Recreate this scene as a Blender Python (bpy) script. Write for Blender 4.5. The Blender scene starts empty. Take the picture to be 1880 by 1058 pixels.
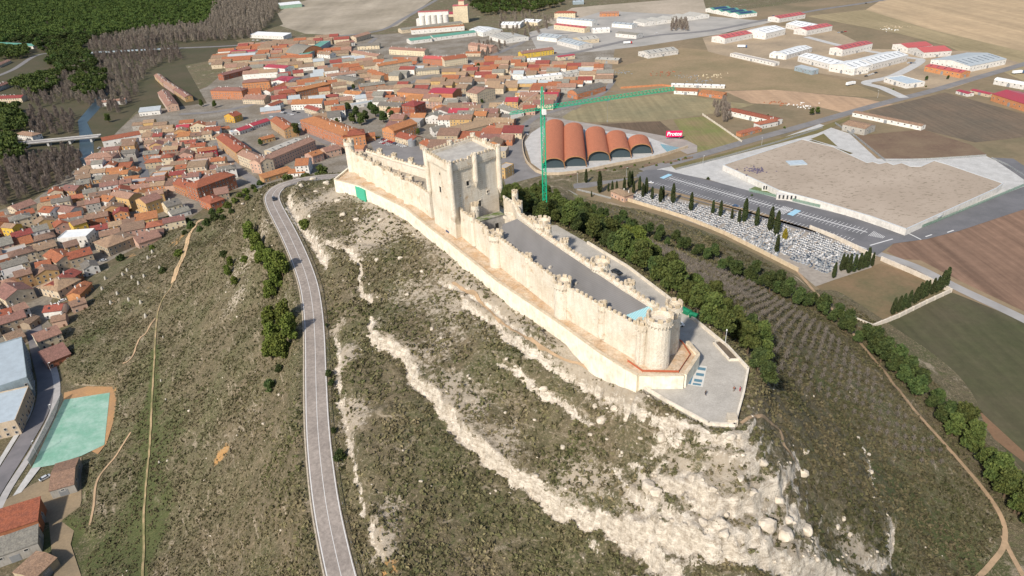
import bpy, math, random
import numpy as np
from mathutils import Matrix, Vector
random.seed(7); rng = np.random.default_rng(7)
C = bpy.context.scene.collection
rad = math.radians
# ------------------------------------------------------------------ camera, sky, sun, exposure
F = 1253.; TH = rad(29.4); HC = 201.; RO = math.atan2(120, 2220)
cr, sr = math.cos(RO), math.sin(RO); ct, st = math.cos(TH), math.sin(TH)
cam = bpy.data.objects.new('camera', bpy.data.cameras.new('camera')); C.objects.link(cam)
cam.data.sensor_width = 36; cam.data.lens = F/1880*36; cam.data.clip_start = 1; cam.data.clip_end = 20000
_U = Vector((1, 0, 0)); _W = Vector((0, -st, -ct)); _D = Vector((0, ct, -st))
_X = cr*_U + sr*_W; _Y = -(-sr*_U + cr*_W)
m = Matrix((_X, _Y, -_D)).transposed().to_4x4(); m.translation = (0, 0, HC); cam.matrix_world = m
bpy.context.scene.camera = cam
w = bpy.data.worlds.new('World'); bpy.context.scene.world = w; w.use_nodes = True
nt = w.node_tree; sky = nt.nodes.new('ShaderNodeTexSky'); sky.sky_type = 'NISHITA'; sky.sun_disc = False
SDIR = Vector((-.53, -.85, 0)).normalized(); SEL = rad(40)
sky.sun_elevation = SEL; sky.sun_rotation = math.atan2(SDIR.x, SDIR.y); sky.air_density = 1.0; sky.dust_density = 1.2; sky.ozone_density = .6
nt.links.new(sky.outputs[0], nt.nodes['Background'].inputs[0]); nt.nodes['Background'].inputs[1].default_value = .125
sd = Vector((SDIR.x*math.cos(SEL), SDIR.y*math.cos(SEL), math.sin(SEL)))
sun = bpy.data.objects.new('sun', bpy.data.lights.new('sun', 'SUN')); C.objects.link(sun)
sun.data.energy = 4.6; sun.data.angle = rad(3.0); sun.data.color = (1, .915, .80)
sun.rotation_euler = sd.to_track_quat('Z', 'Y').to_euler(); sun.location = (0, 0, 300)
vs = bpy.context.scene.view_settings; vs.view_transform = 'Standard'; vs.look = 'None'; vs.gamma = 1; vs.exposure = .35
bpy.context.scene.cycles.max_bounces = 4

# ------------------------------------------------------------------ helpers
def P(px, py, h=0.):
    x, y = px-940, py-529; w_ = sr*x+cr*y; u = cr*x-sr*y
    z = (HC-h)/(st+w_/F*ct)
    return Vector((z*u/F, z*(ct-w_/F*st), h))
def Q(X, Y, Z):
    D = HC-Z; z = Y*ct+D*st; v = D*ct-Y*st; u = F*X/z; w_ = F*v/z
    return 940+cr*u+sr*w_, 529-sr*u+cr*w_
def depth(X, Y, Z=0): return Y*ct+(HC-Z)*st

def hsh(ix, iy, s):
    n = (ix*374761393 + iy*668265263 + s*974634777) & 0xffffffff
    n = ((n ^ (n >> 13))*1274126177) & 0xffffffff
    return ((n ^ (n >> 16)) & 0xffff)/65535.
def vnoise(x, y, s=0):
    x = np.asarray(x, float); y = np.asarray(y, float)
    ix = np.floor(x).astype(np.int64); iy = np.floor(y).astype(np.int64)
    fx = x-ix; fy = y-iy; fx = fx*fx*(3-2*fx); fy = fy*fy*(3-2*fy)
    a = hsh(ix, iy, s); b = hsh(ix+1, iy, s); c = hsh(ix, iy+1, s); d = hsh(ix+1, iy+1, s)
    return (a*(1-fx)+b*fx)*(1-fy)+(c*(1-fx)+d*fx)*fy
def fbm(x, y, s=0, o=4):
    r = 0; a = 1; t = 0
    for i in range(o):
        r = r+a*vnoise(x*2**i+17.3*i, y*2**i-9.1*i, s+i); t += a; a *= .5
    return r/t
def sstep(a, b, x): t = np.clip((x-a)/(b-a), 0, 1); return t*t*(3-2*t)
def inpoly(x, y, poly):
    x = np.asarray(x, float); y = np.asarray(y, float); r = np.zeros(x.shape, bool); n = len(poly)
    for i in range(n):
        x1, y1 = poly[i][:2]; x2, y2 = poly[(i+1) % n][:2]
        if y1 == y2: continue
        c = ((y1 > y) != (y2 > y)) & (x < (x2-x1)*(y-y1)/(y2-y1)+x1); r ^= c
    return r
def polydist(X, Y, pts):
    """nearest distance to a polyline, signed (+ = left of its direction), and the arc length reached"""
    best = np.full(X.shape, 1e9); sg = np.zeros(X.shape); al = np.zeros(X.shape); acc = 0
    for (x1, y1), (x2, y2) in zip([p[:2] for p in pts[:-1]], [p[:2] for p in pts[1:]]):
        dx, dy = x2-x1, y2-y1; L = math.hypot(dx, dy)+1e-9
        t = np.clip(((X-x1)*dx+(Y-y1)*dy)/L**2, 0, 1); ex = X-(x1+t*dx); ey = Y-(y1+t*dy); d = np.hypot(ex, ey)
        s = np.sign(dx*(Y-y1)-dy*(X-x1)); k = d < best
        best = np.where(k, d, best); sg = np.where(k, s, sg); al = np.where(k, acc+t*L, al); acc += L
    return best, sg, al, acc
def spline(pts, step=2.):
    out = []; n = len(pts); pts = [np.array(p[:], float) for p in pts]
    for i in range(n-1):
        p0 = pts[max(i-1, 0)]; p1 = pts[i]; p2 = pts[i+1]; p3 = pts[min(i+2, n-1)]
        k = max(2, int(np.linalg.norm(p2[:2]-p1[:2])/step))
        for j in range(k):
            t = j/k; out.append(.5*((2*p1)+(-p0+p2)*t+(2*p0-5*p1+4*p2-p3)*t*t+(-p0+3*p1-3*p2+p3)*t**3))
    out.append(pts[-1]); return out

def tag(o, label=None, cat=None, group=None, kind=None):
    if label: o['label'] = label
    if cat: o['category'] = cat
    if group: o['group'] = group
    if kind: o['kind'] = kind
    return o
def empty(name, loc, rz=0., label=None, cat=None, group=None):
    o = bpy.data.objects.new(name, None); C.objects.link(o); o.location = loc; o.rotation_euler = (0, 0, rz); o.empty_display_size = .5
    return tag(o, label, cat, group)
def inst(name, me, loc=(0, 0, 0), rz=0., parent=None, sc=None):
    o = bpy.data.objects.new(name, me); C.objects.link(o); o.location = loc; o.rotation_euler = (0, 0, rz)
    if sc is not None: o.scale = (sc, sc, sc) if isinstance(sc, (int, float)) else sc
    if parent: o.parent = parent
    return o
class MB:
    def __init__(s): s.v = []; s.f = []; s.mi = []; s.cm = 0
    def add(s, vs_, fs):
        n = len(s.v); s.v += [tuple(v) for v in vs_]; s.f += [tuple(i+n for i in f) for f in fs]; s.mi += [s.cm]*len(fs); return s
    def box(s, c, d, rz=0., z0=None):
        """c centre (x,y,z) of the base, d = (dx,dy,dz)"""
        x, y, z = c; a, b, h = d[0]/2, d[1]/2, d[2]; co, si = math.cos(rz), math.sin(rz)
        p = [(x+u*co-v*si, y+u*si+v*co) for u, v in ((-a, -b), (a, -b), (a, b), (-a, b))]
        return s.add([(*q, z) for q in p]+[(*q, z+h) for q in p], [(3, 2, 1, 0), (4, 5, 6, 7), (0, 1, 5, 4), (1, 2, 6, 5), (2, 3, 7, 6), (3, 0, 4, 7)])
    def prism(s, poly, z0, z1):
        n = len(poly); a = sum(poly[i][0]*poly[(i+1) % n][1]-poly[(i+1) % n][0]*poly[i][1] for i in range(n))
        if a < 0: poly = poly[::-1]
        return s.add([(p[0], p[1], z0) for p in poly]+[(p[0], p[1], z1) for p in poly],
                     [tuple(range(n))[::-1], tuple(range(n, 2*n))]+[(i, (i+1) % n, n+(i+1) % n, n+i) for i in range(n)])
    def cyl(s, c, r0, r1, z0, z1, n=12, cap=True):
        x, y = c[:2]
        a = [(x+r0*math.cos(2*math.pi*i/n), y+r0*math.sin(2*math.pi*i/n), z0) for i in range(n)]
        b = [(x+r1*math.cos(2*math.pi*i/n), y+r1*math.sin(2*math.pi*i/n), z1) for i in range(n)]
        return s.add(a+b, [(i, (i+1) % n, n+(i+1) % n, n+i) for i in range(n)]+([tuple(range(n))[::-1], tuple(range(n, 2*n))] if cap else []))
    def bar(s, a, b, r=.1, n=4):
        a = Vector(a); b = Vector(b); d = (b-a).normalized(); u = d.orthogonal().normalized(); v = d.cross(u)
        pa = [a+u*r*math.cos(2*math.pi*i/n+.78)+v*r*math.sin(2*math.pi*i/n+.78) for i in range(n)]; pb = [p+(b-a) for p in pa]
        return s.add(pa+pb, [(i, (i+1) % n, n+(i+1) % n, n+i) for i in range(n)]+[tuple(range(n))[::-1], tuple(range(n, 2*n))])
    def wall(s, pts, th, z0, z1, closed=False):
        """a vertical wall of thickness th to the LEFT of the line"""
        for a, b in zip(pts, (pts[1:]+pts[:1]) if closed else pts[1:]):
            a = Vector(a[:2]); b = Vector(b[:2]); d = (b-a).normalized(); nrm = Vector((-d.y, d.x))*th
            s.prism([tuple(a), tuple(b), tuple(b+nrm), tuple(a+nrm)], z0, z1)
        return s
    def slab(s, poly, t=.2):
        n = len(poly); return s.add([tuple(p) for p in poly]+[(p[0], p[1], p[2]-t) for p in poly],
            [tuple(range(n)), tuple(range(n, 2*n))[::-1]]+[(i, n+i, n+(i+1) % n, (i+1) % n) for i in range(n)])
    def mesh(s, name, *mats, smooth=False):
        me = bpy.data.meshes.new(name); me.from_pydata(s.v, [], s.f)
        for mm in mats: me.materials.append(mm)
        if len(mats) > 1: me.polygons.foreach_set('material_index', s.mi)
        if smooth: me.shade_smooth()
        me.update(); return me
    def build(s, name, *mats, parent=None, smooth=False, **k):
        return inst(name, s.mesh(name, *mats, smooth=smooth), parent=parent)
def fastmesh(name, V, Fq, mats, k=4, cols=None, smooth=False):
    me = bpy.data.meshes.new(name); nf = len(Fq); V = np.asarray(V, np.float32); Fq = np.asarray(Fq, np.int32)
    me.vertices.add(len(V)); me.vertices.foreach_set('co', V.ravel()); me.loops.add(nf*k); me.loops.foreach_set('vertex_index', Fq.ravel())
    me.polygons.add(nf); me.polygons.foreach_set('loop_start', np.arange(0, nf*k, k, dtype=np.int32))
    if cols:
        for nm, arr in cols.items():
            at = me.attributes.new(nm, 'FLOAT_COLOR', 'POINT'); at.data.foreach_set('color', np.asarray(arr, np.float32).ravel())
    for mm in mats: me.materials.append(mm)
    me.update(calc_edges=True)
    if smooth: me.shade_smooth()
    return me

# ------------------------------------------------------------------ materials
class NT:
    def __init__(s, name):
        s.m = bpy.data.materials.new(name); s.m.use_nodes = True; s.n = s.m.node_tree.nodes; s.l = s.m.node_tree.links; s.b = s.n['Principled BSDF']
        s.tc = s.n.new('ShaderNodeTexCoord'); s.b.inputs['Roughness'].default_value = .9
        s.b.inputs['Specular IOR Level'].default_value = .2
    def mapped(s, scale=(1, 1, 1), rot=(0, 0, 0), src='Object'):
        mp = s.n.new('ShaderNodeMapping'); mp.inputs['Scale'].default_value = scale; mp.inputs['Rotation'].default_value = rot
        s.l.new(s.tc.outputs[src], mp.inputs[0]); return mp.outputs[0]
    def noise(s, scale, detail=5, rough=.6, vec=None, dist=0):
        t = s.n.new('ShaderNodeTexNoise'); t.inputs['Scale'].default_value = scale; t.inputs['Detail'].default_value = detail; t.inputs['Roughness'].default_value = rough; t.inputs['Distortion'].default_value = dist
        s.l.new(vec or s.tc.outputs['Object'], t.inputs['Vector']); return t.outputs['Fac']
    def vor(s, scale, vec=None, out='Distance'):
        t = s.n.new('ShaderNodeTexVoronoi'); t.inputs['Scale'].default_value = scale; s.l.new(vec or s.tc.outputs['Object'], t.inputs['Vector']); return t.outputs[out]
    def ramp(s, fac, a, b, c1=(0, 0, 0), c2=(1, 1, 1)):
        r = s.n.new('ShaderNodeValToRGB'); e = r.color_ramp.elements; e[0].position = a; e[1].position = b; e[0].color = (*c1, 1); e[1].color = (*c2, 1); s.l.new(fac, r.inputs[0]); return r.outputs[0]
    def mix(s, fac, a, b, mode='MIX'):
        x = s.n.new('ShaderNodeMix'); x.data_type = 'RGBA'; x.blend_type = mode
        for i, v in ((0, fac), (6, a), (7, b)):
            if isinstance(v, (int, float)): x.inputs[i].default_value = v
            elif isinstance(v, tuple): x.inputs[i].default_value = (*v, 1)
            else: s.l.new(v, x.inputs[i])
        return x.outputs[2]
    def math(s, op, a, b=0.):
        x = s.n.new('ShaderNodeMath'); x.operation = op
        for i, v in ((0, a), (1, b)):
            if isinstance(v, (int, float)): x.inputs[i].default_value = v
            else: s.l.new(v, x.inputs[i])
        return x.outputs[0]
    def hsvrand(s, col, amt=.2, hue=.0):
        oi = s.n.new('ShaderNodeObjectInfo'); h = s.n.new('ShaderNodeHueSaturation'); s.l.new(col, h.inputs['Color'])
        v = s.math('ADD', s.math('MULTIPLY', oi.outputs['Random'], amt), 1-amt/2); s.l.new(v, h.inputs['Value'])
        if hue: s.l.new(s.math('ADD', s.math('MULTIPLY', oi.outputs['Random'], hue), .5-hue/2), h.inputs['Hue'])
        return h.outputs[0]
    def bump(s, h, strength=.5, dist=.1):
        b = s.n.new('ShaderNodeBump'); b.inputs['Strength'].default_value = strength; b.inputs['Distance'].default_value = dist; s.l.new(h, b.inputs['Height']); s.l.new(b.outputs[0], s.b.inputs['Normal'])
    def col(s, c):
        if isinstance(c, tuple): s.b.inputs['Base Color'].default_value = (*c, 1)
        else: s.l.new(c, s.b.inputs['Base Color'])
        return s.m
def mottled(name, a, b, scale=.5, lo=.4, hi=.62, fine=None, rough=.9, bump=0., rnd=0., hue=0., src=None, metal=0.):
    t = NT(name); f = t.noise(scale, 8, .65); c = t.mix(t.ramp(f, lo, hi), a, b)
    if fine: c = t.mix(fine[1], c, t.ramp(t.noise(fine[0], 4, .7), .3, .75, (.35,)*3, (1.5,)*3), 'MULTIPLY')
    if rnd: c = t.hsvrand(c, rnd, hue)
    if bump: t.bump(t.noise(scale*6, 5, .7), bump, .2)
    t.b.inputs['Roughness'].default_value = rough; t.b.inputs['Metallic'].default_value = metal
    return t.col(c)
def plaster(name, a, dirt=.75):
    t = NT(name); g = tuple(v*dirt for v in a)
    c = t.mix(t.ramp(t.noise(.35, 6, .7), .42, .66), a, g)
    c = t.mix(.35, c, t.ramp(t.noise(1.3, 4, .7, t.mapped((1.6, 1.6, .18))), .35, .6, (.7, .66, .6), (1, 1, 1)), 'MULTIPLY')
    c = t.hsvrand(c, .25, .02); t.bump(t.noise(6, 3), .15, .05); return t.col(c)
def tiles(name, a, b, dark=.55, rnd=.42):
    t = NT(name)
    c = t.mix(t.ramp(t.noise(.5, 7, .75), .36, .64), a, b)
    c = t.mix(.75, c, t.ramp(t.vor(2.6, out='Color'), .1, .95, (.62,)*3, (1.3,)*3), 'MULTIPLY')
    c = t.mix(t.ramp(t.noise(.9, 6, .8), .58, .75), c, tuple(v*dark for v in a))
    c = t.hsvrand(c, rnd, .03 if rnd > .1 else 0)
    wv = t.n.new('ShaderNodeTexWave'); wv.bands_direction = 'X'; wv.inputs['Scale'].default_value = 1.15; wv.inputs['Distortion'].default_value = .35
    t.l.new(t.tc.outputs['Object'], wv.inputs[0]); t.bump(wv.outputs['Fac'], .7, .12)
    c = t.mix(.4, c, t.ramp(wv.outputs['Fac'], 0, .6, (.55,)*3, (1.1,)*3), 'MULTIPLY')
    return t.col(c)
def sheetmetal(name, a, rough=.45):
    t = NT(name); c = t.mix(t.ramp(t.noise(.25, 6, .7), .4, .7), a, tuple(v*.78+.02 for v in a))
    wv = t.n.new('ShaderNodeTexWave'); wv.bands_direction = 'X'; wv.inputs['Scale'].default_value = .5; t.l.new(t.tc.outputs['Object'], wv.inputs[0])
    c = t.mix(.3, c, t.ramp(wv.outputs['Fac'], .0, .25, (.6,)*3, (1,)*3), 'MULTIPLY'); c = t.hsvrand(c, .15)
    t.bump(wv.outputs['Fac'], .4, .06); t.b.inputs['Roughness'].default_value = rough; return t.col(c)
def flat(name, c, rough=.7, metal=0.):
    t = NT(name); t.b.inputs['Roughness'].default_value = rough; t.b.inputs['Metallic'].default_value = metal
    return t.col(t.mix(t.ramp(t.noise(2.5, 4), .35, .7), c, tuple(v*.82 for v in c)))
ROOF = dict(o=tiles('orange_tiles', (.40, .15, .07), (.28, .115, .065)), n=tiles('weathered_tiles', (.28, .18, .125), (.20, .14, .10)),
            r=tiles('red_tiles', (.34, .10, .07), (.24, .08, .06)), p=tiles('pink_brown_tiles', (.32, .175, .135), (.23, .135, .105)),
            g=tiles('grey_fibre_roof', (.24, .22, .185), (.17, .16, .14)), t=tiles('tan_tiles', (.36, .235, .15), (.25, .17, .12)),
            c=sheetmetal('crimson_sheet', (.33, .045, .06)), e=sheetmetal('green_sheet', (.10, .27, .20)), w=sheetmetal('white_sheet', (.66, .67, .66)),
            b=sheetmetal('blue_sheet', (.38, .44, .48)), m=sheetmetal('grey_sheet', (.36, .39, .40)), s=sheetmetal('red_sheet', (.42, .09, .08)),
            q=sheetmetal('pale_fibre_sheet', (.40, .38, .33)), u=flat('flat_roof_gravel', (.38, .35, .32), .95))
WALL = dict(w=plaster('white_plaster', (.66, .64, .60)), c=plaster('cream_plaster', (.56, .47, .34)), o=plaster('ochre_plaster', (.47, .30, .14)),
            y=plaster('yellow_plaster', (.58, .38, .07)), k=plaster('pink_plaster', (.48, .31, .24)), g=plaster('grey_plaster', (.34, .32, .29)),
            s=plaster('stone_wall', (.38, .31, .22)), r=plaster('crimson_plaster', (.30, .04, .05)), e=plaster('green_plaster', (.28, .42, .32)),
            b=plaster('brick_wall', (.34, .135, .075)), n=plaster('orange_brick_wall', (.46, .20, .10)), l=plaster('blue_grey_cladding', (.30, .36, .40)))
RN = dict(o='orange tiled', n='weathered brown tiled', r='red tiled', p='pinkish brown tiled', g='grey', t='tan tiled', c='crimson', e='green', w='white', b='pale blue', m='grey metal', s='bright red', q='pale grey sheet', u='flat gravel')
WCN = dict(w='white', c='cream', o='ochre', y='yellow', k='pink', g='grey', s='stone', r='crimson', e='green', b='brick', n='orange brick', l='blue-grey')
def windowmat():
    t = NT('window_glass'); t.b.inputs['Roughness'].default_value = .2; t.b.inputs['Specular IOR Level'].default_value = .5
    return t.col(t.hsvrand(t.mix(0., (.045, .05, .055), (.1, .1, .1)), .9))
GLASS = windowmat(); FRAMEM = flat('window_frame_paint', (.5, .48, .44)); SHUT = flat('brown_shutter', (.16, .08, .05)); DOORM = flat('door_wood', (.12, .06, .035))
CONC = mottled('pale_concrete', (.45, .445, .43), (.37, .365, .35), .15, .4, .65, (1.2, .35))
ASPH = mottled('asphalt_old', (.205, .195, .19), (.165, .158, .155), .08, .4, .62, (3, .3))
ASPD = mottled('asphalt_dark', (.15, .148, .155), (.12, .12, .125), .06, .4, .62, (3, .3))
PAINT = flat('white_road_paint', (.58, .58, .57)); WHITE = flat('white_paint', (.75, .75, .73))
STEEL = flat('grey_steel', (.3, .31, .32), .5, .3); DARK = flat('dark_rubber', (.02, .02, .02))

def limestone():
    t = NT('castle_limestone'); n1 = t.noise(.16, 7, .7); c = t.mix(t.ramp(n1, .40, .66), (.78, .73, .64), (.68, .61, .50))
    c = t.mix(t.ramp(t.noise(.22, 9, .75), .57, .68), c, (.53, .38, .23)); c = t.mix(t.ramp(t.noise(.4, 8, .8, dist=.5), .60, .70), c, (.42, .38, .32))
    br = t.n.new('ShaderNodeTexBrick'); br.inputs['Scale'].default_value = 1.; br.inputs['Mortar Size'].default_value = .03
    br.inputs['Brick Width'].default_value = .9; br.inputs['Row Height'].default_value = .42
    br.inputs['Color1'].default_value = (1, 1, 1, 1); br.inputs['Color2'].default_value = (.84, .82, .79, 1); br.inputs['Mortar'].default_value = (.6, .56, .5, 1)
    cx = t.n.new('ShaderNodeSeparateXYZ'); t.l.new(t.tc.outputs['Object'], cx.inputs[0])
    al = t.math('SUBTRACT', cx.outputs[0], cx.outputs[1]); cb = t.n.new('ShaderNodeCombineXYZ'); t.l.new(al, cb.inputs[0]); t.l.new(cx.outputs[2], cb.inputs[1]); t.l.new(cb.outputs[0], br.inputs[0])
    c = t.mix(.55, c, br.outputs[0], 'MULTIPLY')
    c = t.mix(.38, c, t.ramp(t.noise(.9, 5, .7, t.mapped((1, 1, .16))), .36, .6, (.72, .66, .58), (1.04, 1.03, 1.0)), 'MULTIPLY')
    c = t.mix(.5, c, t.ramp(t.noise(3.5, 4, .8), .3, .6, (.72, .70, .66), (1.03,)*3), 'MULTIPLY')
    t.bump(t.noise(1.6, 7, .8), .9, .5); return t.col(c)
LIME = limestone()
LIMEO = mottled('old_parapet_stone', (.44, .36, .25), (.57, .48, .36), .5, .4, .6, (4, .4), bump=.5)
DIRT = mottled('orange_dirt', (.43, .29, .17), (.52, .42, .31), .25, .40, .60, (1.6, .5), bump=.5)
DECK = None
def deckmat():
    t = NT('grey_deck_boards'); v = t.mapped((1, 1, 1), (0, 0, rad(54)))
    wv = t.n.new('ShaderNodeTexWave'); wv.bands_direction = 'X'; wv.inputs['Scale'].default_value = .35; wv.inputs['Distortion'].default_value = .2; t.l.new(v, wv.inputs[0])
    c = t.mix(t.ramp(t.noise(.12, 6, .6, t.mapped((1, .25, 1), (0, 0, rad(54)))), .35, .65), (.18, .17, .158), (.235, .222, .208))
    c = t.mix(.35, c, t.ramp(wv.outputs['Fac'], 0, .3, (.6,)*3, (1,)*3), 'MULTIPLY'); return t.col(c)
DECK = deckmat()

# ------------------------------------------------------------------ terrain
road_px = [(690, 318, 75.5), (655, 321, 75.5), (620, 324, 75), (590, 326, 75), (560, 330, 75), (530, 337, 75), (510, 346, 74.5), (500, 360, 74), (503, 376, 73.5), (516, 402, 72.8), (532, 433, 71), (551, 476, 69.3), (566, 520, 67.5), (574, 565, 65.5), (578, 620, 63.5), (580, 700, 61), (583, 780, 58.5), (590, 860, 56.2), (602, 945, 53.5), (626, 1056, 51), (648, 1130, 49), (690, 1230, 46)]
ROAD = spline([tuple(P(*q)) for q in road_px], 2.)
ctrl = [(34, 156, 86), (14, 183, 86), (-6, 221, 86), (-22, 251, 86), (-44, 286, 86), (-77, 332, 85), (47, 165, 84), (38, 182, 84), (20, 212, 84), (5, 256, 84), (-10, 285, 84), (-60, 340, 84),
        (55, 133, 81), (53, 191, 82), (39, 226, 82), (25, 255, 81), (66, 200, 75), (87, 216, 60), (115, 236, 40), (145, 258, 18), (165, 275, 6), (40, 260, 74), (70, 290, 50), (100, 320, 28), (130, 345, 8),
        (0, 315, 68), (30, 350, 48), (50, 400, 24), (60, 440, 10), (-60, 400, 50), (-40, 450, 20), (-110, 400, 50), (-120, 450, 24), (-130, 500, 4), (-20, 500, 2), (-160, 400, 35), (-180, 440, 12), (-170, 480, 3), (60, 165, 79),
        (0, 95, 43), (35, 80, 46), (90, 85, 30), (-60, 90, 46), (-150, 100, 12), (-200, 100, 3), (150, 100, 1), (50, 50, 25), (-50, 40, 20), (-120, 40, 5), (0, 20, 0), (120, 60, 0), (60, 15, 0), (0, -40, 0), (-160, 20, 0), (-260, 60, 0)]
for a in [(617, 352, 80), (665, 372, 80), (760, 420, 80), (860, 500, 80), (960, 575, 80), (1060, 640, 80), (1150, 700, 80), (1220, 745, 80), (1300, 785, 80), (1352, 792, 80),
          (600, 352, 78), (620, 420, 76), (650, 480, 74), (610, 560, 67), (640, 650, 66), (650, 750, 63), (660, 850, 60), (700, 960, 56), (740, 1058, 53), (800, 560, 75), (760, 640, 70), (900, 700, 70), (850, 850, 61), (1000, 1000, 52),
          (1060, 720, 73.5), (1060, 790, 68), (1100, 850, 65), (1250, 870, 73.5), (1250, 930, 69), (1250, 990, 66), (1350, 850, 77), (1350, 900, 74), (1350, 960, 70), (1350, 1010, 67), (1350, 1058, 64), (1250, 1058, 62), (1000, 1058, 49.5), (1100, 980, 58), (1150, 1058, 56.5),
          (1400, 712, 72), (1440, 850, 70), (1440, 920, 67), (1590, 900, 36), (1700, 1000, 10), (1650, 1058, 16), (1500, 1058, 52), (1430, 1000, 63), (1500, 760, 40), (1600, 800, 17), (1750, 950, 4), (1800, 1050, 1),
          (1500, 900, 56), (1500, 980, 53), (1560, 960, 44), (1560, 1040, 40), (1615, 990, 31),
          (480, 345, 71), (450, 390, 62), (400, 395, 35), (350, 430, 22), (300, 470, 14), (240, 520, 10), (460, 480, 56), (380, 520, 36), (300, 560, 20), (220, 580, 9), (450, 620, 46), (350, 650, 27), (250, 680, 12), (180, 700, 5),
          (500, 800, 46), (420, 800, 33), (320, 820, 18), (220, 850, 6), (540, 950, 45), (450, 950, 31), (350, 970, 17), (250, 1000, 6), (560, 1058, 42), (400, 1058, 21), (480, 560, 52), (520, 700, 53), (440, 352, 45), (420, 372, 38),
          (370, 400, 20), (290, 450, 6), (200, 520, 3), (150, 590, 2), (110, 700, 1), (60, 850, 0), (30, 1000, 0), (150, 1040, 1), (130, 800, 1), (100, 640, 1),
          (1070, 380, 10), (1250, 450, 8), (1400, 520, 6), (1500, 570, 5), (1620, 640, 3), (1750, 780, 2), (1870, 930, 1)]:
    ctrl.append(tuple(P(*a)))
for k in range(0, len(ROAD), 8): ctrl.append(tuple(ROAD[k]))
for an in range(0, 360, 12):
    for rr in (1.0, 1.25):
        ctrl.append((-20+300*rr*math.cos(rad(an)), 260+330*rr*math.sin(rad(an)), 0.))
ctrl = np.array(ctrl); cen = ctrl[:, :2]; c2 = 8.**2
A = np.sqrt(((cen[:, None]-cen[None])**2).sum(-1)+c2); A += np.eye(len(A))*(-.6)
wgt = np.linalg.solve(A, ctrl[:, 2])
def grow(a, b, step, far):
    o = list(np.arange(a, b+step/2, step)); s = step; x = o[-1]
    while x < far: s *= 1.16; x += s; o.append(x)
    s = step; x = a; l = []
    while x > -far: s *= 1.16; x -= s; l.append(x)
    return np.array(l[::-1]+o)
def seg(*parts):
    o = []
    for a, b, s in parts: o += list(np.arange(a, b-1e-6, s))
    return o
def fin(core, far):
    s = core[1]-core[0]; x = core[0]; l = []
    while x > -far: s *= 1.2; x -= s; l.append(x)
    s = core[-1]-core[-2]; x = core[-1]; r = []
    while x < far: s *= 1.2; x += s; r.append(x)
    return np.array(l[::-1]+core+r)
xs = fin(seg((-300, -130, 1.2), (-130, 130, .62), (130, 240, 1.1)), 9000)
ys = fin(seg((60, 110, 1.), (110, 240, .62), (240, 350, .9), (350, 560, 2.)), 12000)
XX, YY = np.meshgrid(xs, ys); HH = np.zeros(XX.shape)
core = (XX > -420) & (XX < 380) & (YY > -150) & (YY < 700); xc = XX[core]; yc = YY[core]; h = np.zeros(xc.shape)
for i in range(len(cen)): h += wgt[i]*np.sqrt((xc-cen[i, 0])**2+(yc-cen[i, 1])**2+c2)
h = np.maximum(h, 0); rr = np.hypot((xc+20)/300, (yc-260)/330); h *= 1-sstep(.93, 1.05, rr)
amp = sstep(1, 12, h)
h += amp*((fbm(xc/14, yc/14, 3)-.5)*3.0+(fbm(xc/3.5, yc/3.5, 9)-.5)*.9)
rock = np.zeros(h.shape); ssoil = np.zeros(h.shape)
# scarps: (pixel line, guessed height for placing it, drop, decay); the low side lies to the right of the line's direction
def base_hit(px, py, hh=65.):
    for _ in range(25):
        p = P(px, py, hh); v = sum(wgt*np.sqrt((p.x-cen[:, 0])**2+(p.y-cen[:, 1])**2+c2)); hh += .6*(v-hh)
    return p.x, p.y
scarps = [([(683, 575), (682, 618), (745, 652), (757, 690), (800, 732), (835, 775), (862, 812), (905, 845), (960, 885), (1010, 915), (1080, 948), (1170, 975), (1215, 1010), (1250, 1050), (1290, 1100)], 4.6, 9),
          ([(600, 335), (545, 342), (530, 352), (532, 378), (552, 410), (575, 438), (590, 462), (600, 490)], 5.0, 7), ([(590, 440), (632, 455), (655, 468), (664, 480), (662, 520), (668, 545), (690, 560)], 2.4, 6),
          ([(840, 545), (880, 575), (915, 590), (960, 630), (1010, 670), (1050, 690), (1100, 720), (1170, 765), (1210, 790), (1255, 795), (1320, 820), (1345, 840)], 2.6, 7),
          ([(800, 500), (850, 530), (900, 565), (950, 600), (1000, 650)], 1.6, 5), ([(900, 655), (960, 680), (1000, 720), (1050, 745), (1110, 780)], 1.5, 5),
          ([(1180, 860), (1240, 905), (1310, 930), (1380, 925), (1430, 890), (1460, 850), (1450, 810)], 3.4, 7), ([(1100, 960), (1200, 970), (1290, 1000), (1370, 1020), (1450, 1040), (1540, 1058), (1600, 1075)], 5.0, 8),
          ([(1575, 1045), (1632, 1030), (1640, 990), (1630, 940), (1600, 890), (1590, 840), (1570, 800)], 3.2, 6), ([(1130, 900), (1220, 945), (1330, 985), (1430, 1010)], 2.6, 5),
          ([(603, 590), (622, 620), (618, 700), (640, 780), (655, 850), (665, 930), (690, 990), (715, 1050)], 1.2, 4)]
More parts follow.
